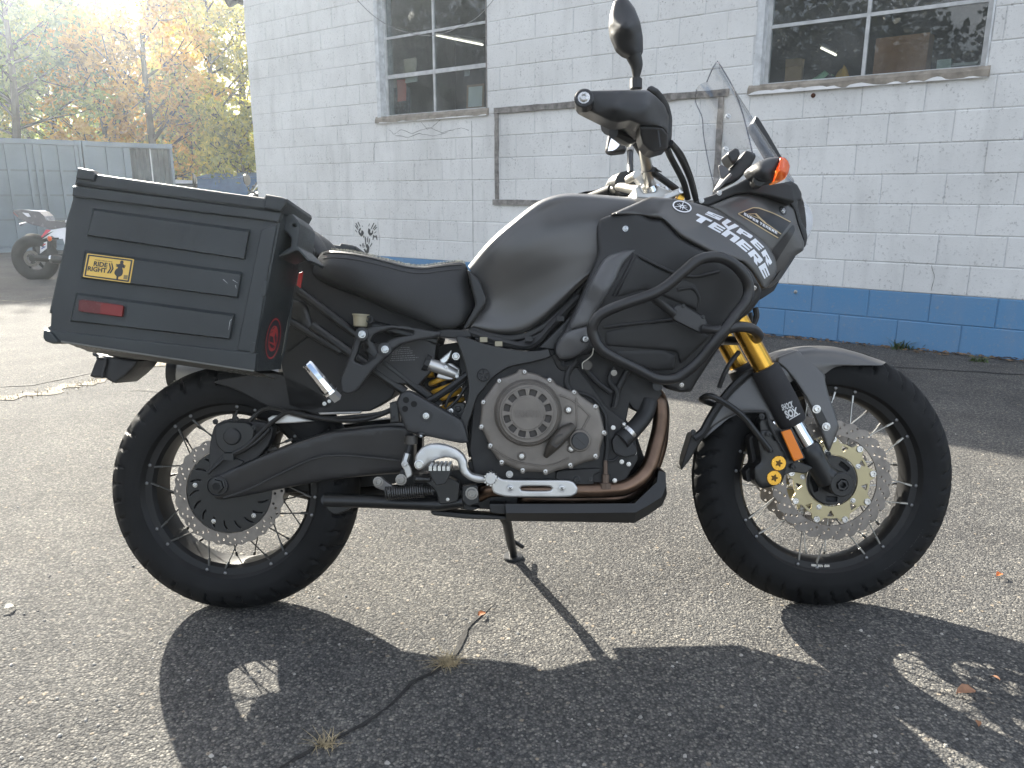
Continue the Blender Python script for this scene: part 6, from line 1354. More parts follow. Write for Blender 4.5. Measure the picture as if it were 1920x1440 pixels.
# framed recess on the shroud
ctr = c(F, [(1060, 440), (1700, 620), (1400, 1150), (860, 960), (1300, 800)], [.218, .212, .188, .197, .205])
for poly, dr in ((F([(1010, 520), (1062, 440), (1100, 465), (1300, 560), (1420, 610), (1450, 690), (1440, 780), (1300, 720), (1120, 650), (960, 700), (940, 690)]), .0), (F([(870, 890), (1280, 825), (1470, 905), (1505, 935), (1330, 1100), (1310, 1020), (1000, 1000), (880, 990)]), -.004), (F([(900, 1012), (1220, 1002), (1310, 1040), (1300, 1130), (1180, 1140), (1060, 1110), (930, 1050)]), -.006)):
    fn = rfield(ctr); panel('shroud_inset', rnd(poly, .2, 3), [(x, y, float(fn(np.array([(x, y)]))[0])+dr-.004) for x, y in poly], M('shroud_inset_black', (.017, .0175, .018), .55, rvar=.1), bike, 6, .007, .012, 12)
for pts in (F([(870, 875), (1080, 850), (1290, 828)]), F([(1310, 650), (1400, 640), (1440, 700), (1430, 770)]), F([(1060, 440), (1000, 560), (930, 690)]), F([(1080, 450), (1290, 548), (1410, 570), (1560, 540)])):
    b = MB(); b.tube([hit(x, y, ['side_shroud'], .004, .2)[0] for x, y in catmull(pts, 5)], .004, 8); b.build('shroud_ridge', black, bike)
# upper grey side cowl and nose
cowl_pts = rnd(F([(905, 200), (1000, 158), (1148, 92), (1240, 98), (1340, 112), (1440, 136), (1532, 162), (1612, 203), (1712, 262), (1794, 316), (1860, 384), (1900, 462), (1910, 526), (1898, 575), (1842, 645), (1825, 640), (1760, 540), (1705, 486), (1640, 466), (1535, 440), (1420, 380), (1330, 328), (1240, 240), (1215, 224), (1080, 203)]), .2, 3)
cowl = panel('side_cowl', cowl_pts, c(F, [(920, 195), (1150, 110), (1300, 130), (1500, 175), (1700, 300), (1870, 470), (1850, 620), (1700, 470), (1400, 340), (1200, 180), (1450, 250)], [.205, .185, .185, .18, .17, .155, .155, .195, .222, .218, .212]), gray, bike, 7, .010, .02, 10, mirror=True)
nose_pts = rnd(G([(742, 1072), (800, 1048), (880, 1015), (960, 1002), (1060, 1020), (1150, 1045), (1188, 1085), (1205, 1160), (1240, 1255), (1238, 1300), (1185, 1335), (1130, 1420), (1095, 1440), (1060, 1400), (1070, 1340), (1010, 1265), (900, 1175)]), .18, 3)
nose = panel('nose_cowl', nose_pts, c(G, [(760, 1072), (880, 1030), (960, 1010), (1060, 1030), (1170, 1060), (1215, 1180), (1235, 1290), (1110, 1410), (1060, 1340), (920, 1180), (1050, 1130), (1150, 1200)], [.168, .155, .140, .125, .10, .10, .095, .115, .143, .160, .155, .135]), gray, bike, 9, .012, .03, 9, mirror=True)
vent = sticker('side_vent', T5([(1905, 505), (1880, 500), (1590, 860), (1575, 890), (1590, 960), (1620, 1050), (1640, 1040), (1890, 640), (1918, 570)]), 'nose_cowl', M('vent_dark', (.016, .016, .018), .35), nose, 6, .0012)
# dark tip below the cowl joining the nose
panel('lower_beak', rnd(T5([(1395, 1440), (1500, 1420), (1620, 1300), (1700, 1180), (1800, 1060), (1870, 960), (1950, 880), (1990, 860), (1905, 1010), (1700, 1320), (1560, 1440)]), .2, 2), c(T5, [(1420, 1440), (1620, 1300), (1800, 1060), (1980, 870), (1700, 1320)], [.155, .13, .11, .09, .10]), gray, bike, 6, .008, .02, 9, mirror=True)
# headlight and its surround
hl_r = [[G([p])[0]+(r,) for p, r in (((1205, 1010), .06), ((1225, 1020), .05), ((1240, 1060), .045), ((1248, 1120), .045), ((1252, 1180), .045), ((1240, 1260), .05), ((1195, 1315), .06))],
        [G([p])[0]+(r,) for p, r in (((1210, 1012), 0), ((1245, 1045), 0), ((1272, 1085), 0), ((1286, 1135), 0), ((1280, 1190), 0), ((1256, 1245), 0), ((1200, 1318), 0))]]
surf('headlight', hl_r, 20, 6, M('headlight_lens', (.72, .75, .80), .06, metal=.55, rvar=.03), bike, mirror=True)
panel('headlight_surround', rnd(G([(1135, 945), (1175, 940), (1205, 960), (1228, 1005), (1226, 1040), (1205, 1045), (1212, 1100), (1232, 1165), (1252, 1195), (1258, 1235), (1248, 1280), (1200, 1318), (1178, 1330), (1225, 1280), (1238, 1250), (1215, 1180), (1190, 1090), (1150, 1040)]), .2, 3), c(G, [(1150, 950), (1220, 1010), (1220, 1100), (1250, 1200), (1190, 1320)], [.115, .085, .085, .075, .09]), black, bike, 4, .006, .06, 7, mirror=True)
# black deck under the screen, brow stay and screws
plate('cowl_deck', rnd(G([(660, 1055), (690, 1040), (780, 1005), (880, 960), (960, 915), (1000, 940), (1080, 955), (1140, 945), (1185, 960), (1195, 1050), (1160, 1045), (1060, 1018), (960, 1000), (880, 1010), (800, 1045), (745, 1072), (700, 1062)]), .2, 3), .15, .27, black, bike, .005)
for x, y in G([(708, 1042), (800, 1002)]): bolt_px(x, y, .152, .005, bike, alu)
for pt, tr, R in ((F([(1001, 284)])[0], 'side_shroud', .0055), (F([(1772, 640)])[0], 'side_shroud', .005), (G([(1128, 1094)])[0], 'nose_cowl', .006), (F([(1338, 1222)])[0], 'side_shroud', .0045)):
    q, nn = hit(*pt, tr, .0005, .19); b = MB(); b.lathe(q, nn, [(-.003, .0125), (.0003, .0122), (.0003, 0)], 22); b.build('screw_recess', satin, bike); bolt(q+nn*.0006, nn, R, bike)

# ---------------------------------------------------------------- front fork, fender, brakes
FR = .104
def fork(s):
    def fp_(p, r=FR):
        v = Lp(*p, r); return v
    top = fp_(H([(330, 150)])[0]); g0 = fp_(H([(343, 185)])[0]); g1 = fp_(H([(422, 325)])[0]); b0 = fp_(H([(420, 318)])[0]); b1 = fp_(H([(545, 560)])[0]); l0 = fp_(H([(612, 668)])[0]); l1 = fp_(H([(700, 825)])[0])
    ax = (b1-g0).normalized(); topx = g0-ax*.36
    def mir(v): return Vector((v.x, v.y if s > 0 else -v.y, v.z))
    P = lambda v: mir(v)
    b = MB(); b.tube([P(topx), P(g1)], .0255, 24); t = b.build('fork_tube', gold, bike)
    b = MB(); b.tube([P(g1-ax*.012), P(g1-ax*.010), P(g1+ax*.012)], [.0258, .0275, .0275], 24); b.build('tube_collar', gold, t, True, 25)
    b = MB(); b.tube([P(b0-ax*.006), P(b0), P(b0+ax*.05), P(b0+ax*.10), P(b1-ax*.01), P(b1)], [.030, .0355, .0365, .0365, .0355, .033], 28); bt = b.build('fork_boot', neo, bike)
    b = MB(); b.tube([P(b1-ax*.02), P(l0+ax*.01)], .0215, 24); b.build('fork_stanchion', chrome, bike)
    b = MB(); b.tube([P(l0-ax*.008), P(l0), P(l0+ax*.03), P(l1)], [.024, .029, .028, .025], 24); lo = b.build('fork_leg', satin, bike)
    ac = Vector((WF.x, -FR if s > 0 else FR, WF.z))
    b = MB(); b.tube([P(l1-ax*.03), ac], [.026, .024], 18); b.build('axle_holder', satin, lo)
    b = MB(); yy = -1 if s > 0 else 1; b.lathe(ac, (0, yy, 0), [(-.03, .031), (.022, .031), (.026, .028), (.026, .0155), (.018, .015), (.018, .0001)], 32); b.build('axle_clamp', satin, lo, True, 25)
    b = MB(); b.lathe(ac, (0, yy, 0), [(.016, .0135), (.030, .0135), (.030, .0085), (.012, .008), (.012, 0)], 6); b.build('axle_bolt', blackmetal, lo, True, 20)
    return bt, lo
boot, leg = fork(1); fork(-1)
BV['boot'] = BVHTree.FromPolygons([tuple(v.co) for v in boot.data.vertices], [tuple(q.vertices) for q in boot.data.polygons])
def prt(body, quad, tree, mat, name, par, bold=.02, shear=0, off_=.0009, rdef=.2):
    v, f = text2d(body, bold, shear); return decal(name, quadmap(v, quad), f, tree, mat, par, off_, rdef)
pale = M('pale_print', (.55, .56, .56), .6)
prt('SHOCK', H([(497, 504), (547, 490), (541, 459), (491, 477)]), 'boot', pale, 'printed_lettering', boot, .03)
prt('SOX', H([(518, 541), (570, 522), (560, 487), (503, 505)]), 'boot', pale, 'printed_lettering', boot, .05)
sticker('printed_line', H([(526, 543), (574, 515), (576, 519), (528, 547)]), 'boot', pale, boot, 6)
# amber side reflector and caliper
rf = plate('side_reflector', rnd(H([(492, 600), (535, 588), (594, 716), (550, 733)]), .06, 2), .150, .008, amber, bike, .002)
filler('reflector_plate', rnd(H([(484, 596), (540, 582), (602, 720), (548, 742)]), .08, 2), .1415, .137, satin)
filler('caliper_mount', rnd(H([(395, 545), (440, 540), (500, 600), (560, 730), (640, 760), (600, 790), (540, 780), (500, 800), (440, 740), (400, 640)]), .25), .125, .085, satin)
cal = panel('front_caliper', rnd(H([(380, 640), (395, 590), (430, 585), (470, 620), (520, 700), (515, 770), (495, 830), (440, 850), (400, 855), (370, 820), (365, 760), (400, 730)]), .25, 3), .128, satin, bike, 4, .010, .06)
filler('caliper_body', rnd(H([(345, 630), (390, 600), (420, 640), (410, 740), (385, 760), (400, 800), (340, 830), (330, 780), (365, 740)]), .2), .085, .045, dark)
for x, y in ((479, 740), (459, 806)):
    q = hit(*H([(x, y)])[0], 'front_caliper', 0, .13)[0]; b = MB(); b.lathe(q, (0, -1, 0), [(-.004, .0185), (.002, .0185), (.003, .0175), (.003, .0001)], 30); pcap = b.build('piston_cap', gold, cal, True, 25)
    star = [(q.x+R*math.cos(a), q.z+R*math.sin(a)) for a, R in ((2*math.pi*i/40, .0072+.0022*math.cos(5*2*math.pi*i/40)) for i in range(40))]
    plate_xz('star_socket', [star], q.y-.0034, .001, M('star_dark', (.10, .055, .012), .4, metal=.6), pcap, 0)
for x, y in H([(435, 610), (447, 685), (548, 757), (703, 700), (404, 530)]): bolt_px(x, y, .134, .006, bike, blackmetal)
for pts, rad in ((H([(235, 1), (300, 225), (250, 330), (215, 390), (205, 440)]), .004), (H([(345, 230), (250, 290), (230, 350), (212, 400)]), .0042)):
    pass
b = MB(); b.tube(px3([H([(300, 240)])[0]+(.11,), H([(262, 290)])[0]+(.13,), H([(232, 345)])[0]+(.13,), H([(212, 400)])[0]+(.12,)]), .0058, 8, sm=5); b.build('brake_hose', black, bike)
b = MB(); b.tube(px3([H([(200, 480)])[0]+(.02,), H([(150, 462)])[0]+(.06,), H([(132, 452)])[0]+(.11,), H([(170, 438)])[0]+(.135,), H([(240, 470)])[0]+(.138,), H([(320, 530)])[0]+(.138,), H([(385, 610)])[0]+(.138,), H([(440, 680)])[0]+(.138,)]), .0075, 10, sm=6); b.build('brake_hose', satin, bike)
b = MB(); b.tube(px3([H([(300, 512)])[0]+(.135,), H([(400, 508)])[0]+(.135,), H([(425, 520)])[0]+(.135,), H([(440, 570)])[0]+(.135,), H([(475, 640)])[0]+(.135,)]), .0035, 8, sm=5); b.build('sensor_wire', black, bike)
b = MB(); b.tube(px3([H([(375, 40)])[0]+(.03,), H([(380, 80)])[0]+(.03,), H([(362, 125)])[0]+(.03,)]), .008, 8, sm=5); b.tube(px3([H([(352, 62)])[0]+(.03,), H([(360, 120)])[0]+(.03,)]), .006, 8); b.build('loom_clip', black, bike)
# fender
def fsec(p, r0, r1, q): return p
fr_rows = [
 [H([p])[0]+(0,) for p in ((400, 318), (450, 268), (500, 240), (560, 224), (630, 214), (720, 217), (800, 234), (880, 258), (962, 286))],
 [H([p])[0]+(.035,) for p in ((400, 318), (450, 268), (500, 240), (560, 224), (630, 214), (720, 217), (800, 234), (880, 258), (962, 286))],
 [H([p])[0]+(.066,) for p in ((420, 340), (470, 292), (520, 262), (580, 246), (640, 238), (720, 242), (800, 256), (880, 276), (958, 291))],
 [H([p])[0]+(.078,) for p in ((470, 370), (520, 330), (560, 305), (610, 295), (655, 290), (725, 290), (800, 294), (880, 297), (945, 299))],
 [H([p])[0]+(.076,) for p in ((500, 400), (550, 365), (590, 345), (630, 335), (675, 345), (735, 308), (810, 302), (880, 301), (940, 301))]]
fen = surf('front_fender', fr_rows, 40, 6, gray, bike, mirror=True, angle=60)
leg_pts = rnd(H([(478, 262), (560, 232), (580, 245), (640, 290), (690, 345), (690, 372), (708, 440), (735, 520), (750, 570), (748, 592), (720, 660), (708, 690), (695, 665), (676, 610), (640, 520), (600, 440), (555, 372), (510, 318), (470, 285)]), .2, 3)
fl = panel('fender_leg', leg_pts, c(H, [(480, 270), (560, 250), (690, 360), (740, 570), (708, 685), (600, 430)], [.075, .072, .086, .108, .112, .10]), gray, bike, 5, .007, .010, 8, mirror=True)
plate('fender_slot', rnd(H([(636, 480), (664, 480), (712, 575), (704, 600), (680, 600), (640, 520)]), .3, 3), .1085, .003, satin, fl, .001)
for x, y in H([(651, 497), (694, 576)]): bolt_px(x, y, .112, .0085, fl, steel)
# rear half of the fender and its mud flap
rr_ = [
 [H([p])[0]+(0,) for p in ((372, 318), (330, 345), (270, 395), (215, 465), (165, 545), (130, 610))],
 [H([p])[0]+(.04,) for p in ((372, 318), (330, 345), (270, 395), (215, 465), (165, 545), (130, 610))],
 [H([p])[0]+(.072,) for p in ((380, 340), (345, 375), (295, 425), (240, 490), (190, 560), (140, 622))],
 [H([p])[0]+(.078,) for p in ((440, 500), (430, 515), (330, 515), (262, 535), (210, 575), (145, 628))]]
surf('rear_fender_half', rr_, 30, 6, gray, bike, mirror=False, thick=.004, angle=60)
panel('fender_gusset', rnd(H([(365, 335), (395, 345), (440, 470), (470, 540), (455, 556), (436, 550), (425, 515), (300, 512), (240, 540), (180, 580), (150, 605), (180, 540), (260, 430)]), .15, 2), c(H, [(380, 340), (460, 545), (300, 510), (160, 600)], [.083, .098, .088, .080]), gray, bike, 4, .005, .01, 8)
b = MB(); b.tube([Lp(x, y, .076) for x, y in H([(395, 322), (340, 340), (280, 392), (222, 462), (172, 540), (138, 600), (100, 628)])], .011, 8, sm=4); b.build('fender_edge', black, bike)
panel('mud_flap', rnd(H([(88, 606), (150, 618), (122, 655), (78, 728), (42, 772), (40, 764), (62, 690)]), .15, 2), .066, M('flap_gray', (.012, .012, .012), .55), bike, 3, .004, .045, 6)
bolt_px(*H([(95, 602)])[0], .085, .006, bike, blackmetal)
# far-side header, loom behind fork
for pts, rad, r in ((G([(640, 940), (600, 985), (560, 1010)]), .006, .0),): pass

# ---------------------------------------------------------------- crash bar
def bar(pts, rad, nm='crash_bar', closed=False):
    b = MB(); b.tube(px3(pts), rad, 16, closed=closed, sm=6); return b.build(nm, M('bar_black', (.019, .019, .020), .36, rvar=.08), bike)
cb_pts = [F([p])[0]+(r,) for p, r in (((803, 905), .285), ((815, 845), .29), ((865, 790), .295), ((1000, 733), .30), ((1150, 682), .30), ((1250, 625), .30), ((1345, 545), .30), ((1420, 482), .298), ((1480, 458), .295), ((1560, 455), .29), ((1640, 490), .28), ((1710, 560), .27), ((1740, 640), .262), ((1722, 720), .262), ((1660, 800), .268), ((1600, 885), .275), ((1540, 960), .27), ((1440, 1080), .255), ((1340, 1160), .245), ((1270, 1186), .245), ((1180, 1180), .25), ((1070, 1125), .26), ((950, 1065), .272), ((850, 1000), .28))]
crash = bar(cb_pts, .0125, 'crash_bar', True)
mirrored(crash, 'crash_bar', bike)
bar([F([p])[0]+(r,) for p, r in (((1595, 890), .272), ((1680, 872), .27), ((1760, 885), .24), ((1800, 925), .18), ((1770, 952), .10), ((1640, 955), .02), ((1560, 955), -.06))], .0120, 'crash_bar_loop')
bar([F([p])[0]+(r,) for p, r in (((1150, 684), .296), ((1215, 735), .27), ((1290, 795), .25))], .010, 'crash_bar_brace')
plate('brace_plate', rnd(F([(1262, 798), (1300, 742), (1345, 738), (1480, 822), (1495, 850), (1490, 890), (1462, 918), (1300, 838)]), .15, 3), .245, .012, MATS['bar_black'], bike, .003)
bar([F([p])[0]+(r,) for p, r in (((1470, 885), .25), ((1540, 892), .268), ((1600, 888), .274))], .0105, 'crash_bar_brace')
for x, y in F([(1348, 748), (1468, 815)]): bolt_px(x, y, .246, .004, bike, blackmetal)
b = MB(); b.tube(px3([F([p])[0]+(.238,) for p in ((1365, 755), (1455, 808))]), .003, 6); b.build('brace_slot', M('hole_dark', (.006, .006, .006), .8), bike)
b = MB(); b.tube([Lp(*F([(1195, 1225)])[0], .20), Lp(*F([(1195, 1225)])[0], -.20)], .0125, 14); b.build('crash_bar_cross', MATS['bar_black'], bike)

# ---------------------------------------------------------------- cockpit
TP = crop(1120, 240, 9.0)
def P3(f_, p, r): return Lp(*f_([p])[0], r)
# handlebar: silver tapered bar, bends shown by the risers
b = MB(); hb = [P3(T7, (860, 905), .07), P3(T7, (865, 700), .12), P3(T7, (800, 380), .20), P3(G, (370, 640), .30), P3(G, (100, 512), .43)]
b.tube([P3(T7, (880, 930), .045), P3(T7, (862, 880), .062), P3(T7, (850, 740), .105), P3(T7, (790, 420), .19), P3(G, (395, 690), .24)], [.014, .0143, .0143, .0125, .0112], 16, sm=5)
c_ = P3(T7, (900, 950), .045); cm = Vector((c_.x, -c_.y, c_.z)); b.tube([c_, cm], .014, 14)
lh = [Vector((v.x, -v.y, v.z)) for v in (P3(T7, (880, 930), .045), P3(T7, (862, 880), .062), P3(T7, (850, 740), .105), P3(T7, (790, 420), .19), P3(G, (395, 690), .24), P3(G, (100, 512), .43))]
lh[-2] += Vector((0, 0, -.03)); lh[-1] += Vector((.03, .03, -.06)); b.tube(lh, [.014, .0143, .0143, .0125, .0112, .0112], 16, sm=5); hbar = b.build('handlebar', M('bar_silver', (.42, .41, .38), .34, metal=.9), bike)
b = MB(); b.tube([P3(G, (330, 620), .26), P3(G, (240, 570), .36), P3(G, (115, 515), .42)], [.016, .0165, .0165], 18); gp = b.build('grip', rubber, bike)
b = MB(); b.tube([lh[-2], lh[-1]], .0165, 18); b.build('grip', rubber, bike)
# right hand guard
gm = rnd(G([(64, 512), (70, 488), (92, 474), (140, 470), (250, 468), (425, 466), (470, 500), (515, 545), (538, 605), (534, 700), (505, 662), (470, 655), (390, 650), (335, 628), (275, 640), (235, 632), (150, 590), (105, 568), (78, 552), (66, 534)]), .2, 3)
gp_ = panel('hand_guard', gm, c(G, [(70, 512), (140, 475), (140, 580), (260, 470), (260, 560), (260, 630), (420, 470), (420, 560), (400, 645), (500, 540), (500, 655), (535, 640)], [.452, .452, .440, .432, .458, .428, .395, .425, .415, .345, .365, .300]), M('guard_black', (.0155, .016, .0175), .46, rvar=.08), bike, 5, .012, .05, 8)
gw = mirrored(gp_, 'hand_guard', bike); me = gw.data; n = len(me.vertices); co = np.empty(n*3); me.vertices.foreach_get('co', co); co = co.reshape(-1, 3); co[:, 2] -= .045; co[:, 0] += .02; me.vertices.foreach_set('co', co.ravel()); me.update()
gb = panel('guard_deflector', rnd(G([(420, 470), (430, 452), (448, 444), (482, 462), (515, 500), (540, 545), (556, 610), (553, 720), (530, 772), (470, 788), (455, 786), (530, 690), (536, 610), (510, 555), (470, 500), (440, 478)]), .2, 3), c(G, [(430, 455), (480, 470), (550, 600), (530, 770), (460, 790)], [.36, .345, .275, .275, .31]), MATS['guard_black'], bike, 4, .005, .02, 7)
panel('guard_wing', rnd(G([(385, 655), (470, 658), (505, 664), (534, 700), (531, 772), (460, 791), (432, 780), (400, 745), (388, 700)]), .15, 3), c(G, [(390, 660), (500, 665), (532, 740), (460, 785), (400, 740)], [.405, .355, .30, .33, .365]), MATS['guard_black'], bike, 5, .008, .05, 8)
panel('lever_mount', rnd(G([(150, 560), (240, 590), (330, 610), (392, 650), (390, 705), (350, 735), (300, 720), (262, 690), (235, 660), (228, 630)]), .2, 3), c(G, [(170, 570), (300, 620), (380, 690), (260, 660)], [.40, .37, .32, .34]), satin, bike, 6, .012, .05, 8)
plate('guard_line', [G([(395, 655), (480, 660), (490, 690), (498, 760), (490, 764), (480, 695), (474, 668), (395, 662)])], .358, .003, satin, bike, .0008)
q = P3(G, (97, 512), .468); nn = Vector((-.15, -.98, .12)); b = MB(); b.lathe(q, nn, [(-.02, .0195), (.002, .0195), (.004, .017), (.004, 0)], 26); be = b.build('bar_end', MATS['guard_black'], bike, True, 25); bolt(q+nn*.004, nn, .0098, be)
# switch block and brake lever, master cylinder
b = MB(); b.tube([P3(G, (225, 640), .31), P3(G, (320, 670), .27), P3(G, (385, 680), .235)], [.024, .030, .026], 12); sb = b.build('switch_block', black, bike, True, 40)
b = MB(); b.tube([P3(G, (250, 690), .33), P3(G, (310, 715), .29), P3(G, (370, 690), .25)], [.012, .018, .02], 10); b.build('throttle_housing', satin, sb)
b = MB(); b.tube([P3(G, (375, 700), .24), P3(G, (330, 640), .33), P3(G, (200, 590), .42)], [.008, .007, .006], 8); b.build('brake_lever', satin, bike)
# right mirror
mr_ = MB()
b = MB(); b.tube([P3(G, (368, 470), .33), P3(G, (366, 440), .33), P3(G, (368, 405), .33), P3(G, (370, 340), .332), P3(G, (355, 290), .335)], [.0085, .0085, .0075, .0135, .017], 12, sm=4); ms = b.build('mirror', satin, bike)
b = MB(); b.tube([P3(G, (367, 462), .33), P3(G, (367, 410), .33)], .0135, 8); b.build('mirror_joint', black, ms, True, 20)
mo = rnd(G([(262, 0), (252, 8), (236, 60), (231, 130), (238, 180), (268, 250), (300, 278), (330, 290), (352, 305), (385, 310), (404, 270), (403, 190), (388, 110), (360, 40), (330, 0), (300, -25), (278, -20)]), .2, 3)
panel('mirror_shell', mo, c(G, [(250, 40), (240, 150), (300, 270), (395, 280), (395, 160), (330, 20), (315, 140)], [.345, .345, .345, .345, .345, .345, .385]), MATS['guard_black'], ms, 16, .012, .02, 8)
mo_in = [(x, y) for x, y in mo]; 
plate('mirror_glass', mo_in, .322, .003, mirrorm, ms, .001)
# left mirror, showing sky
lp_ = [(x, y) for x, y in T7([(235, 30), (290, 20), (340, 60), (330, 160), (400, 235), (470, 300), (490, 360), (480, 400), (250, 425), (185, 405), (150, 360), (165, 250), (190, 120)])]
lm_ = panel('mirror_shell', rnd(lp_, .2, 3), -.335, black, bike, 6, .010, .03, 7)
gl_pts = T7([(240, 105), (320, 100), (335, 160), (320, 200), (400, 245), (375, 320), (330, 365), (270, 390), (175, 388), (180, 320), (205, 210)])
vs = [Lp(x, y, -.300) for x, y in gl_pts]; cx = sum((v for v in vs), Vector())/len(vs)
nrm = Vector((-.62, -.78, .42)).normalized(); vs = [v-nrm*((v-cx).dot(nrm))*.35 for v in vs]
mesh('mirror_glass', vs, [tuple(range(len(vs)))], mirrorm, lm_, False)
b = MB(); b.tube([P3(T7, (560, 760), -.25), P3(T7, (555, 600), -.28), P3(T7, (555, 420), -.30), P3(T7, (550, 380), -.31)], [.009, .009, .0095, .006], 10); lms = b.build('mirror_stalk', satin, bike)
b = MB(); b.tube([P3(T7, (555, 400), -.30), P3(T7, (553, 330), -.31), P3(T7, (552, 270), -.32)], [.010, .0125, .014], 16); b.build('mirror_ball', M('ball_grey', (.30, .29, .27), .4, metal=.6), lms)
# left controls
b = MB(); b.tube([P3(T7, (20, 1115), -.40), P3(T7, (190, 1030), -.33)], [.011, .011], 12); b.build('left_lever', alu, bike)
b = MB(); b.tube([P3(T7, (200, 1010), -.33), P3(T7, (330, 960), -.26), P3(T7, (480, 930), -.20)], [.014, .030, .034], 12); b.build('left_switch', satin, bike)
b = MB(); b.tube([P3(T7, (430, 800), -.22), P3(T7, (440, 1050), -.22)], .022, 10); b.build('clutch_perch', satin, bike)
b = MB(); b.tube([P3(T7, (540, 880), -.13), P3(T7, (680, 800), -.08)], .014, 14); b.build('bar_stub', MATS['bar_silver'], bike)
# risers and triple clamp
b = MB()
for s in (-.055, .055):
    for pts in (((650, 840), (760, 760), (800, 900), (740, 960)), ((640, 1010), (720, 960), (790, 1100), (700, 1150))):
        q = [P3(T7, p, s+.018) for p in pts]; b.add(q+[v+Vector((0, .036, 0)) for v in q], [(0, 1, 2, 3), (7, 6, 5, 4)]+[(i, i+4, (i+1) % 4+4, (i+1) % 4) for i in range(4)])
rs = b.build('handlebar_riser', alu, bike, False)
tcl = plate('triple_clamp', rnd(T7([(660, 1180), (640, 1000), (700, 960), (780, 1090), (980, 1070), (1020, 960), (1100, 1000), (1250, 1060), (1330, 1180), (1060, 1200), (860, 1200)]), .15, 2), .075, .15, alu, bike, .004)
b = MB(); b.tube([P3(T7, (930, 1000), .05), P3(T7, (1000, 1180), .05)], .022, 20); b.build('steering_nut', chrome, bike)
plate('clamp_arm', rnd(T7([(1085, 1165), (1150, 1110), (1260, 1060), (1390, 1010), (1440, 998), (1478, 1030), (1475, 1085), (1420, 1115), (1300, 1165), (1200, 1210), (1080, 1200)]), .25, 3), .118, .016, alu, bike, .004)
b = MB(); b.lathe(P3(T7, (1418, 1050), .119), (0, -1, 0), [(-.004, .0075), (.002, .0075), (.002, .0045), (0, .004), (0, 0)], 20); b.build('clamp_bolt', steel, bike, True, 25)
b = MB(); b.tube([P3(T7, (1130, 1010), .0), P3(T7, (1150, 1110), .0)], .017, 16); b.build('ignition_barrel', steel, bike)
b = MB(); b.tube([P3(T7, (1330, 1190), .09), P3(T7, (1420, 1240), .09)], .0262, 16); b.build('fork_cap', gold, bike)
for pts, rad in (([(1235, 250, .27), (1330, 380, .22), (1450, 600, .17), (1560, 850, .14), (1650, 1160, .12), (1700, 1330, .11)], .0068), ([(1240, 240, .26), (1400, 420, .20), (1500, 620, .16), (1600, 900, .13), (1665, 1170, .11)], .0060), ([(1170, 330, .26), (1240, 500, .2), (1380, 760, .16), (1470, 960, .13), (1530, 1200, .11)], .0075), ([(640, 250, .22), (760, 450, .17), (870, 640, .13), (960, 760, .11), (1080, 850, .10), (1220, 950, .09), (1340, 1040, .08)], .0085)):
    b = MB(); b.tube([Lp(*T7([p[:2]])[0], p[2]) for p in pts], rad, 10, sm=6); b.build('control_cable', black, bike)
b = MB(); q = P3(T7, (870, 725), .118); b.lathe(q, (0, 0, 1), [(-.006, .0165), (-.006, .019), (.006, .019), (.006, .0165), (-.006, .0165)], 20); tie = b.build('cable_tie', black, bike); b = MB(); b.tube([q+Vector((.015, -.012, .0)), P3(T7, (1085, 742), .125)], [.004, .0012], 5); b.build('tie_tail', black, tie)
# windscreen: clear curved sheet
ws_c = [G([p])[0]+(0,) for p in ((735, 425), (805, 520), (880, 620), (955, 715), (1030, 805), (1100, 880), (1150, 930), (1186, 965))]
ws_m = [G([p])[0]+(r,) for p, r in (((765, 356), .055), ((835, 425), .080), ((905, 520), .095), ((975, 620), .105), ((1040, 715), .110), ((1095, 800), .110), ((1140, 865), .110), ((1170, 915), .110))]
ws_e = [G([p])[0]+(r,) for p, r in (((790, 318), .102), ((813, 352), .128), ((860, 432), .136), ((890, 500), .155), ((915, 570), .165), ((935, 640), .170), ((955, 720), .172), ((972, 795), .170))]
ws = surf('windscreen', [ws_c, ws_m, ws_e], 40, 10, clearm, bike, mirror=True, thick=.004, angle=60)
ebar = M('screen_edge', (.12, .12, .13), .15)
b = MB(); b.tube([Lp(*p) for p in catmull(ws_e, 5)], .0016, 6); se = b.build('screen_edge', glassmat('edge_glass', (.55, .56, .60)), ws); mirrored(se, 'screen_edge', ws)
b = MB(); b.tube([Lp(*p) for p in catmull([ws_c[0], ws_m[0], ws_e[0]], 5)], .0016, 6); b.build('screen_edge', MATS['edge_glass'], ws)
plate('screen_bracket', rnd(G([(962, 645), (975, 640), (990, 602), (1005, 610), (1060, 700), (1120, 805), (1142, 835), (1110, 840), (1080, 815), (1058, 812), (1050, 800)]), .15, 2), .02, .04, black, bike, .003)
plate('screen_mount', rnd(G([(795, 860), (815, 855), (850, 880), (850, 900), (810, 935)]), .2, 2), .17, .004, M('mount_dark', (.08, .08, .085), .4), bike, .001)
for p in ((845, 605), (960, 612), (833, 775)): bolt_px(*G([p])[0], .06, .006, bike, alu)
# dash and switch panel
panel('instrument_pod', rnd(G([(935, 780), (985, 795), (990, 815), (960, 870), (900, 935), (850, 960), (800, 985), (780, 985), (830, 900), (880, 850)]), .2, 3), .085, black, bike, 6, .010, .03, 8)
panel('accessory_socket', rnd(G([(845, 790), (880, 768), (900, 775), (908, 800), (895, 830), (870, 860), (850, 830), (838, 805)]), .25, 3), .12, satin, bike, 5, .008, .05, 7)
b = MB(); b.tube(px3([G([p])[0]+(.125,) for p in ((775, 992), (800, 970), (830, 935), (860, 905))]), .004, 6, sm=4); b.build('pod_cable', M('cable_grey2', (.2, .2, .2), .5), bike)
plate('dash_bracket', rnd(G([(985, 880), (1030, 830), (1060, 835), (1060, 900), (1000, 925)]), .2, 2), .10, .08, satin, bike, .003)
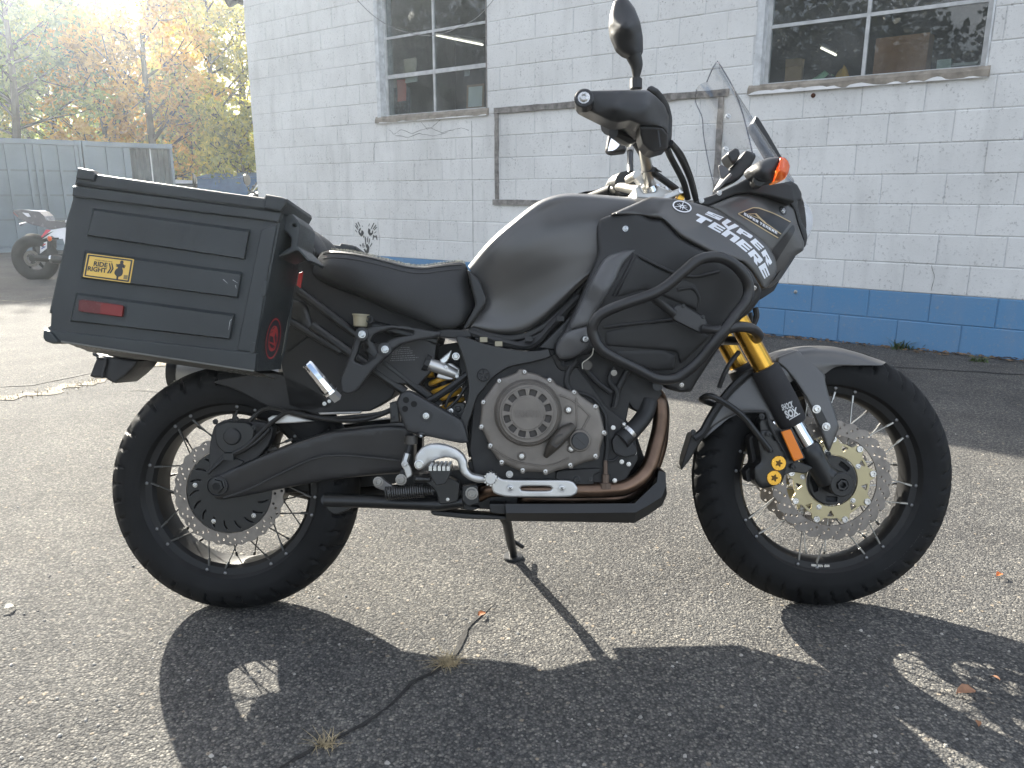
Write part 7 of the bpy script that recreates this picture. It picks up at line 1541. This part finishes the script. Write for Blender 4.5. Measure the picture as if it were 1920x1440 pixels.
# turn signals
sg = panel('turn_signal', rnd(G([(948, 885), (965, 862), (1010, 835), (1060, 817), (1112, 815), (1118, 830), (1095, 890), (1078, 946), (1040, 950), (1000, 940), (965, 918), (950, 900)]), .25, 3), c(G, [(955, 890), (1060, 820), (1110, 830), (1080, 940), (1030, 885)], [.255, .262, .265, .268, .292]), MATS['guard_black'], bike, 9, .016, .03, 7)
ln = panel('lens', rnd(G([(1114, 816), (1140, 818), (1158, 836), (1168, 862), (1160, 900), (1140, 930), (1105, 945), (1078, 948), (1096, 892), (1112, 845)]), .2, 3), c(G, [(1114, 820), (1165, 860), (1085, 945), (1125, 885)], [.267, .252, .266, .288]), orange, sg, 6, .010, .03, 6)
b = MB(); b.tube([P3(G, (1010, 930), .26), P3(G, (990, 950), .16)], .015, 10); b.build('signal_stalk', satin, sg)
mirrored(sg, 'turn_signal', bike); mirrored(ln, 'signal_lens', bike)

# ---------------------------------------------------------------- luggage case
RO, RI = .445, .255
case = plate('luggage_case', rnd(A([(238, 215), (1498, 378), (1492, 440), (1340, 1222), (1336, 1335), (170, 1155), (72, 1150), (70, 1075), (105, 1055), (108, 985), (96, 980), (190, 560), (198, 430), (222, 355), (238, 300)]), .02, 1), RO, RO-RI, boxp, bike, .006)
BV['case'] = BVHTree.FromPolygons([tuple(v.co) for v in case.data.vertices], [tuple(q.vertices) for q in case.data.polygons])
lid = plate('case_lid', rnd(A([(270, 105), (365, 122), (385, 146), (1388, 288), (1400, 266), (1500, 284), (1530, 296), (1534, 318), (1505, 372), (1496, 382), (250, 214), (256, 185)]), .04, 2), RO+.010, RO+.010-RI, boxp, case, .006)
plate('lid_band', rnd(A([(246, 216), (1500, 376), (1478, 440), (1440, 432), (238, 282)]), .06, 2), RO+.007, .02, boxp, case, .003)
plate('lid_corner', rnd(A([(1398, 268), (1500, 286), (1528, 298), (1520, 330), (1490, 372), (1388, 355)]), .08, 2), RO+.016, .02, boxp, case, .004)
plate('lid_corner', rnd(A([(272, 108), (360, 124), (382, 150), (372, 190), (258, 178)]), .08, 2), RO+.016, .02, boxp, case, .004)
# base band, foot, metal edge, honeycomb floor lip
plate('base_band', rnd(A([(70, 1076), (200, 1096), (1345, 1222), (1338, 1332), (172, 1152), (75, 1150), (64, 1128)]), .04, 2), RO+.006, .02, boxp, case, .003)
plate('base_foot', rnd(A([(66, 1080), (108, 1090), (165, 1160), (120, 1168), (75, 1152), (62, 1130)]), .15, 2), RO+.012, .05, boxp, case, .004)
lipv = [Lp(*A([p])[0], r) for p, r in (((172, 1150), RO+.004), ((1336, 1330), RO+.004), ((1470, 1380), RI+.02), ((480, 1235), RI+.06), ((350, 1215), RI+.09))]
lipm = M('case_floor_grey', (.05, .052, .048), .6, var=.5, vscale=90)
mesh('case_floor', lipv, [(0, 1, 2, 3, 4)], lipm, case, False)
b = MB(); b.tube([Lp(*A([p])[0], RO+.005) for p in ((176, 1153), (500, 1203), (900, 1264), (1332, 1330))], .0022, 6); b.build('floor_edge', M('edge_grey', (.13, .13, .12), .5), case)
rr = random.Random(5); hc = MB()
for i in range(30):
    for j in range(5):
        t = (i+.5+.5*(j % 2))/30; a = lipv[0].lerp(lipv[1], t); d = lipv[4].lerp(lipv[3], min(1, t*1.6)) if t < .6 else lipv[3].lerp(lipv[2], (t-.6)/.4); q = a.lerp(d, (j+.5)/5)
        u = (lipv[1]-lipv[0])/30*.40; w = (d-a)/5*.38; hc.add([q+u+Vector((0, 0, -.0006)), q+u*.5+w+Vector((0, 0, -.0006)), q-u*.5+w+Vector((0, 0, -.0006)), q-u+Vector((0, 0, -.0006)), q-u*.5-w+Vector((0, 0, -.0006)), q+u*.5-w+Vector((0, 0, -.0006))], [(0, 1, 2, 3, 4, 5)])
hc.build('floor_cells', satin, case, False)['kind'] = 'stuff'
# three raised bays
def bay(pts, nm='case_bay'):
    q = [Lp(x, y, RO) for x, y in pts]; ins = np.array(pts); cc = ins.mean(0)
    d = 5.0; tl, tr, br, bl = [np.array(p, float) for p in pts]
    inner = [tl+np.array([3, 5.5]), tr+np.array([-3.5, 5.5]), br+np.array([-3, -2.5]), bl+np.array([3, -2.5])]
    vs = q+[Lp(p[0], p[1], RO+.0100) for p in inner]
    o = mesh(nm, vs, [(4, 5, 6, 7)]+[(i, (i+1) % 4, (i+1) % 4+4, i+4) for i in range(4)], boxp, case, False)
    m = o.modifiers
    BV[o.name] = BVHTree.FromPolygons([tuple(v) for v in vs], [tuple(p.vertices) for p in o.data.polygons]); return o.name
b1 = bay(A([(365, 352), (1310, 480), (1280, 662), (328, 520)])); b2 = bay(A([(315, 605), (1262, 735), (1238, 892), (290, 772)])); b3 = bay(A([(265, 858), (1217, 985), (1192, 1142), (228, 1032)]))
cs = [b1, b2, b3, 'case']
for pts in (((1360, 470), (1485, 485), (1345, 1215), (1225, 1200)),):
    plate('case_edge', rnd(A([(1372, 480), (1438, 455), (1470, 450), (1405, 800), (1335, 1225), (1225, 1205)]), .06, 2), RO+.004, .01, boxp, case, .003)
plate('edge_notch', rnd(A([(1385, 790), (1412, 790), (1400, 880), (1368, 880)]), .15, 2), RO+.0055, .004, boxp, case, .001)
plate('edge_notch', rnd(A([(1318, 1155), (1342, 1160), (1335, 1222), (1305, 1225)]), .15, 2), RO+.0075, .004, boxp, case, .001)
for p in ((640, 430), (690, 440), (740, 447), (800, 455), (852, 462), (912, 470), (985, 480), (1035, 487)):     # worn raised lettering
    x, y = p; poly = A([(x, y), (x+34, y+5), (x+31, y+17), (x+10, y+14), (x-22, y+88), (x-36, y+86)])
    v, f = gridpoly(poly, 12); top = [hit(a, d_, cs, .0012)[0] for a, d_ in v]; mesh('raised_stroke', top, f, boxp, case, False, fix=False)
# yellow safety sticker
SQ = crop(150, 465, 17.4545)
RS = RO+.0112
stk = sticker('safety_sticker', rnd(SQ([(235, 175), (1775, 365), (1640, 1150), (95, 945)]), .03, 3), None, stickery, case, 10, .0, RS)
def frame_loop(o, i):
    n = len(o); return o+i, [(k, (k+1) % n, (k+1) % n+n, k+n) for k in range(n)]
v, f = frame_loop(rnd(SQ([(270, 208), (1730, 392), (1605, 1118), (140, 915)]), .03, 3), rnd(SQ([(318, 262), (1668, 432), (1560, 1060), (196, 882)]), .012, 3)); decal('sticker_border', v, f, None, stickerk, stk, .0005, RS)
prt('AVOID HEAD-ONS', SQ([(480, 400), (1060, 475), (1062, 440), (485, 368)]), None, stickerk, 'printed_lettering', stk, .02, 0, .0005, RS)
prt('RIDE', SQ([(440, 588), (895, 640), (918, 490), (470, 430)]), None, stickerk, 'printed_lettering', stk, .035, 0, .0005, RS)
prt('RIGHT', SQ([(245, 745), (865, 822), (885, 665), (272, 590)]), None, stickerk, 'printed_lettering', stk, .035, 0, .0005, RS)
for dx in (0, 78):
    sticker('chevron', SQ([(945+dx, 495), (985+dx, 500), (1028+dx, 675), (935+dx, 832), (880+dx, 825), (980+dx, 675)]), None, stickerk, stk, 8, .0005, RS)
rider = SQ([(1375, 405), (1420, 425), (1432, 470), (1415, 515), (1450, 560), (1500, 580), (1495, 605), (1460, 610), (1478, 650), (1450, 668), (1400, 640), (1385, 660), (1412, 740), (1405, 830), (1370, 900), (1300, 940), (1262, 945), (1245, 1050), (1185, 1045), (1200, 930), (1150, 870), (1125, 820), (1150, 740), (1190, 690), (1240, 660), (1250, 630), (1180, 600), (1172, 575), (1220, 570), (1175, 540), (1180, 520), (1250, 535), (1320, 515), (1315, 465), (1330, 425)])
sticker('rider_print', rider, None, stickerk, stk, 6, .0005, RS)
sticker('corner_mark', SQ([(1440, 880), (1575, 895), (1550, 1030), (1420, 1015)]), None, M('mark_brown', (.22, .17, .08), .5), stk, 6, .0005, RS)
# reflector
rfp = rnd(A([(280, 905), (300, 900), (545, 935), (540, 1002), (520, 1005), (275, 972)]), .1, 2)
ref = plate('case_reflector', rfp, RO+.0175, .010, redl, case, .0015)
plate('reflector_half', [A([(412, 922), (546, 938), (539, 1003), (408, 985)])], RO+.0185, .002, M('red_reflector_bright', (.17, .011, .010), .25, bump=.4, bscale=600), case, .0006)
for pts in (((1148, 780), (1175, 805)), ((1205, 783), (1235, 803)), ((1222, 815), (1226, 835)), ((1198, 1020), (1185, 1035)), ((1188, 1035), (1180, 1085))):
    v = [np.array(A([p])[0]) for p in pts]; t = v[1]-v[0]; n_ = np.array([-t[1], t[0]])/np.linalg.norm(t)*.55; decal('scratch', [tuple(v[0]+n_), tuple(v[1]+n_*.3), tuple(v[1]-n_*.3), tuple(v[0]-n_)], [(0, 1, 2, 3)], cs, M('scratch_pale', (.45, .46, .45), .6), case, .0008)
# front face: latch frame, rib, round red sticker
plate('case_latch', [rnd(T8([(250, 10), (360, 20), (430, 0), (520, 100), (560, 170), (555, 300), (520, 560), (560, 600), (740, 790), (700, 830), (540, 640), (480, 640), (180, 760), (190, 690), (400, 560), (410, 420), (340, 330), (260, 280)]), .1, 2), rnd(T8([(425, 200), (460, 185), (490, 205), (470, 225), (440, 222)]), .3, 2)], .415, .13, boxp, case, .004)
plate('rack_hook', rnd(T8([(525, 110), (600, 120), (662, 190), (672, 330), (715, 450), (700, 490), (640, 470), (620, 400), (575, 300), (550, 220)]), .15, 2), .27, .03, black, bike, .004)
plate('rack_arm', rnd(T8([(555, 300), (600, 320), (760, 570), (780, 640), (745, 740), (740, 790), (560, 590), (545, 440)]), .15, 2), .25, .03, satin, bike, .005)
bolt_px(*T8([(325, 38)])[0], .37, .0035, case)
plate('case_marker', rnd(T8([(545, 1005), (608, 985), (590, 1120), (565, 1260), (505, 1215)]), .05, 2), .245, .006, M('red_marker', (.42, .03, .025), .4), bike, .001)
xf = None
cl_ = [Lp(*A([p])[0], r) for p, r in (((1560, 740), RI), ((1500, 1370), RI))]
b = MB(); b.tube([Lp(*crop(470, 560, 9.0)([p])[0], RI-.002) for p in ((705, 0), (640, 420), (560, 900), (500, 1080))], .0032, 6); b.build('case_seam', boxp, case)
U = crop(470, 560, 9.0)
def ell(cx, cy, ax_, by, tilt, n=40): return [(cx+ax_*math.cos(t)*math.cos(tilt)-by*math.sin(t)*math.sin(tilt), cy+ax_*math.cos(t)*math.sin(tilt)+by*math.sin(t)*math.cos(tilt)) for t in [2*math.pi*i/n for i in range(n)]]
cz = U([(370, 672)])[0]; tilt = R_(9)
def eplace(a): return [(cz[0]+x/9.0, cz[1]+y/9.0) for x, y in a]
rs_ = sticker('round_sticker', eplace(ell(0, 0, 122, 362, tilt)), 'case', M('round_sticker_black', (.025, .028, .034), .45), case, 9, .0008)
for R1, R2 in ((118, 108), (76, 68), (60, 55)):
    k1, k2 = R1*2.95, R2*2.95; v, f = frame_loop(eplace(ell(0, 0, R1, k1 if R1 > 80 else R1*2.9, tilt)), eplace(ell(0, 0, R2, k2*1.01, tilt))); decal('ring_print', v, f, 'case', redd, rs_, .0014)
for poly in ([(405, 460), (430, 470), (455, 600), (450, 640), (425, 640), (410, 560), (390, 640), (400, 720), (415, 800), (385, 790), (300, 740), (305, 720), (380, 750), (370, 640), (310, 620), (315, 590), (365, 560)], [(300, 770), (320, 800), (345, 840), (380, 840), (400, 800), (420, 790), (400, 860), (350, 890), (310, 850)], [(330, 520), (380, 515), (375, 545), (325, 555)], [(425, 560), (455, 565), (450, 590), (422, 590)]):
    sticker('emblem_print', U(poly), 'case', redd, rs_, 4, .0014)
# far-side case, muffler and tail
c2 = case.data.copy(); 
lc = mirrored(case, 'luggage_case', bike); ll = mirrored(lid, 'case_lid', lc)
b = MB(); b.tube(px3([A([(868, 1340)])[0]+(-.20,), A([(900, 1345)])[0]+(-.20,), A([(1500, 1400)])[0]+(-.20,)]), [.052, .056, .056], 24); mu = b.build('muffler', M('muffler_silver', (.46, .45, .42), .45, metal=.6), bike)
b = MB(); b.tube(px3([A([(1500, 1400)])[0]+(-.20,), B([(900, 700)])[0]+(-.16,), E([(60, 985)])[0]+(-.05,)]), [.054, .03, .022], 18, sm=4); b.build('link_pipe', M('pipe_dark', (.03, .026, .023), .5, metal=.5), bike)
b = MB(); q = Lp(*A([(868, 1340)])[0], -.20); b.lathe(q, (-1, 0, 0), [(-.02, .057), (.008, .056), (.008, .030), (-.02, .028), (-.02, .057)], 26); b.build('muffler_cap', satin, mu)
tl = plate('plate_hanger', rnd(A([(352, 1222), (470, 1240), (640, 1268), (610, 1310), (560, 1358), (500, 1404), (478, 1400), (435, 1372), (372, 1372), (342, 1362), (365, 1300), (390, 1240)]), .12, 2), .06, .12, black, bike, .006)
b = MB(); b.tube([Lp(*A([p])[0], .064) for p in ((390, 1250), (445, 1262), (430, 1330), (425, 1368))], .004, 6, sm=3); b.build('hanger_rib', black, tl)
panel('tail_unit', rnd(A([(500, 900), (1200, 850), (1650, 900), (1700, 1100), (1500, 1250), (640, 1265), (420, 1235)]), .2, 2), .09, satin, bike, 8, .01, .18, 16)

filler('nose_inner', [(1400, 468), (1468, 480), (1476, 500), (1452, 545), (1426, 562), (1405, 562)], .075, -.075)

# ---------------------------------------------------------------- badges and lettering on the fairing
cow = ['side_cowl', 'side_shroud']; nos = ['nose_cowl']
cz2 = T5([(228, 225)])[0]
def el2(a, b_, n=40, t0=R_(16)): return [(cz2[0]+(a*math.cos(t)*math.cos(t0)-b_*math.sin(t)*math.sin(t0))/8, cz2[1]+(a*math.cos(t)*math.sin(t0)+b_*math.sin(t)*math.cos(t0))/8) for t in [2*math.pi*i/n for i in range(n)]]
bad = sticker('round_badge', el2(150, 84), 'side_cowl', M('badge_black', (.02, .02, .022), .3), cowl, 5, .0012)
v, f = frame_loop(el2(148, 83), el2(126, 66)); decal('badge_ring', v, f, 'side_cowl', M('badge_silver', (.72, .73, .75), .3, metal=.4), bad, .0018)
for ang in (90, 210, 330):              # three crossed forks
    def pt(u, w):
        a = R_(-ang); x = u*math.cos(a)-w*math.sin(a); y = u*math.sin(a)+w*math.cos(a); t0 = R_(16); X, Y = x*124, y*68; return (cz2[0]+(X*math.cos(t0)-Y*math.sin(t0))/8, cz2[1]+(X*math.sin(t0)+Y*math.cos(t0))/8)
    for pl in ([(.2, -.055), (.98, -.05), (.98, .05), (.2, .055)], [(.22, -.17), (.30, -.17), (.30, .17), (.22, .17)], [(.28, .11), (.28, .2), (-.62, .2), (-.62, .11)], [(.28, -.2), (.28, -.11), (-.62, -.11), (-.62, -.2)]):
        decal('badge_fork', [pt(*p) for p in pl], [(0, 1, 2, 3)], 'side_cowl', MATS['badge_silver'], bad, .0019)
# block letters, each drawn in a unit cell (x right, y down)
GL = {'S': [[(0, 0), (1, 0), (1, .26), (.36, .26), (.36, .38), (0, .38)], [(0, .38), (.36, .38), (1, .38), (1, .62), (.64, .62), (0, .62)], [(.64, .62), (1, .62), (1, 1), (0, 1), (0, .74), (.64, .74)]],
      'U': [[(0, 0), (.36, 0), (.36, .72), (.64, .72), (.64, 0), (1, 0), (1, 1), (.08, 1), (0, .9)]],
      'P': [[(0, 0), (.34, 0), (.34, 1), (0, 1)], [(.34, 0), (.92, 0), (1, .1), (1, .27), (.34, .27)], [(.66, .27), (1, .27), (1, .43), (.66, .43)], [(.34, .43), (1, .43), (1, .62), (.92, .7), (.34, .7)]],
      'E': [[(0, 0), (1, 0), (1, .24), (.36, .24), (.36, .38), (1, .38), (1, .62), (.36, .62), (.36, .76), (1, .76), (1, 1), (0, 1)]],
      'R': [[(0, 0), (.34, 0), (.34, 1), (0, 1)], [(.34, 0), (.92, 0), (1, .1), (1, .27), (.34, .27)], [(.66, .27), (1, .27), (1, .43), (.66, .43)], [(.34, .43), (1, .43), (1, .58), (.92, .66), (.34, .66)], [(.42, .66), (.78, .66), (1, 1), (.64, 1)]],
      'T': [[(0, 0), (1, 0), (1, .28), (.68, .28), (.68, 1), (.32, 1), (.32, .28), (0, .28)]],
      'N': [[(0, 0), (.92, 0), (1, .1), (1, 1), (.64, 1), (.64, .28), (.36, .28), (.36, 1), (0, 1)]]}
def letters(word, quads, tree, mat, par, name, step=4, off=.0007):
    for ch, q in zip(word, quads):
        q = [np.array(p, float) for p in q]      # top-left, top-right, bottom-right, bottom-left
        vs = []; fs = []
        for poly in GL[ch]:
            px_ = [tuple(q[0]*(1-u)*(1-w)+q[1]*u*(1-w)+q[2]*u*w+q[3]*(1-u)*w) for u, w in poly]
            v, f = gridpoly(px_, step); k = len(vs); vs += v; fs += [tuple(i+k for i in t) for t in f]
        decal(name, vs, fs, tree, mat, par, off)
def shrink(q, k): c0 = np.mean(np.array(q, float), 0); return [tuple(c0+(np.array(p)-c0)*k) for p in q]
Q = [T5(shrink(q, .97)) for q in ([(622, 288), (862, 382), (788, 432), (566, 334)], [(905, 400), (1088, 516), (930, 580), (812, 462)], [(1095, 535), (1300, 662), (1240, 722), (1035, 600)], [(1325, 692), (1465, 830), (1385, 885), (1245, 745)], [(1475, 855), (1585, 1060), (1525, 1125), (1410, 905)])]
letters('SUPER', Q, cow+nos, white, cowl, 'fairing_lettering')
Q = [T5(shrink(q, .97)) for q in ([(460, 322), (692, 432), (590, 510), (358, 400)], [(715, 447), (888, 548), (800, 622), (607, 518)], [(908, 557), (1108, 690), (1012, 768), (810, 632)], [(1135, 702), (1290, 838), (1192, 908), (1022, 772)], [(1305, 853), (1450, 1020), (1360, 1112), (1207, 920)], [(1472, 1052), (1548, 1245), (1465, 1308), (1368, 1122)])]
letters('TENERE', Q, cow+nos, white, cowl, 'fairing_lettering')
dk = sticker('nose_decal', T5([(1055, 330), (1265, 240), (1370, 235), (1640, 335), (1860, 450), (1670, 705), (1500, 600), (1280, 455)]), 'nose_cowl', M('decal_black', (.014, .014, .015), .35), nose, 6, .0010)
gd = M('decal_gold', (.48, .38, .22), .4, metal=.3)
def line_decal(pts, w, closed=False):
    P = catmull(pts, 4); vs = []; 
    for i, p in enumerate(P):
        t = P[min(i+1, len(P)-1)]-P[max(i-1, 0)]; t = t/(np.linalg.norm(t)+1e-9); n_ = np.array([-t[1], t[0]])*w; vs += [tuple(p+n_), tuple(p-n_)]
    decal('decal_line', vs, [(2*i, 2*i+1, 2*i+3, 2*i+2) for i in range(len(P)-1)], 'nose_cowl', gd, dk, .0016)
line_decal(T5([(1668, 690), (1500, 590), (1280, 455), (1068, 328)]), .9); line_decal(T5([(1068, 328), (1265, 250), (1310, 240), (1380, 245)]), .9); line_decal(T5([(1380, 245), (1620, 335), (1850, 452)]), .9); line_decal(T5([(1710, 632), (1590, 545), (1480, 470)]), .8)
line_decal(T5([(1205, 335), (1330, 330)]), .6); line_decal(T5([(1330, 330), (1400, 400), (1480, 470)]), 1.4)
line_decal(T5([(1240, 345), (1320, 375), (1380, 400)]), .5)
names = 'SUPERTENERE'; a0_, a1_ = np.array(T5([(1152, 345)])[0]), np.array(T5([(1658, 640)])[0]); d_ = (a1_-a0_); 
tq = []
for i, ch in enumerate(names):
    s0 = (i+(.35 if i > 4 else 0))/11.4; s1 = s0+.072; k = d_; up3 = np.array([-.2, -3.9])*(1 if True else 1)
    tq.append([a0_+d_*s0+up3+np.array([1.2, -.6]), a0_+d_*s1+up3+np.array([1.2, -.6]), a0_+d_*s1, a0_+d_*s0])
letters(names, tq, 'nose_cowl', white, dk, 'decal_lettering', 2, .0017)
# warning print on the battery box
def fine_print(pts_rows, r, par):
    m = MB(); rr = random.Random(9)
    for (x0, y0, x1, y1) in pts_rows:
        x = x0
        while x < x1-4:
            w = rr.uniform(5, 22); xe = min(x+w, x1); t0 = (x-x0)/(x1-x0); t1 = (xe-x0)/(x1-x0); ya, yb = y0+(y1-y0)*t0, y0+(y1-y0)*t1
            q = [D([(x, ya-2.6)])[0], D([(xe, yb-2.6)])[0], D([(xe, yb+2.6)])[0], D([(x, ya+2.6)])[0]]; m.add([Lp(*p, r) for p in q], [(0, 1, 2, 3)]); x = xe+4
    return m.build('warning_print', M('print_grey', (.17, .17, .17), .6), par, False)
o = fine_print([(400, 186, 460, 184), (360, 205, 470, 196), (345, 218, 480, 208), (340, 231, 480, 222), (340, 246, 500, 238), (336, 260, 520, 252), (330, 274, 500, 268)], .1225, bike); o['kind'] = 'stuff'

# ---------------------------------------------------------------- thin haze volume added for the veil of low sun glare
hz = MB(); hz.box(-75, 40, -45, 75, -2.2, 17.5)
hzm = bpy.data.materials.new('haze_air'); hzm.use_nodes = True; hn = hzm.node_tree; hn.nodes.clear()
ho = hn.nodes.new('ShaderNodeOutputMaterial'); hv = hn.nodes.new('ShaderNodeVolumePrincipled'); hv.inputs['Color'].default_value = (.82, .91, 1, 1); hv.inputs['Density'].default_value = .0023; hv.inputs['Anisotropy'].default_value = .83
hn.links.new(hv.outputs[0], ho.inputs['Volume'])
tag(hz.build('haze', hzm, None, False), 'thin pale haze added over the whole lot as a veil of sun glare', 'haze', kind='stuff')
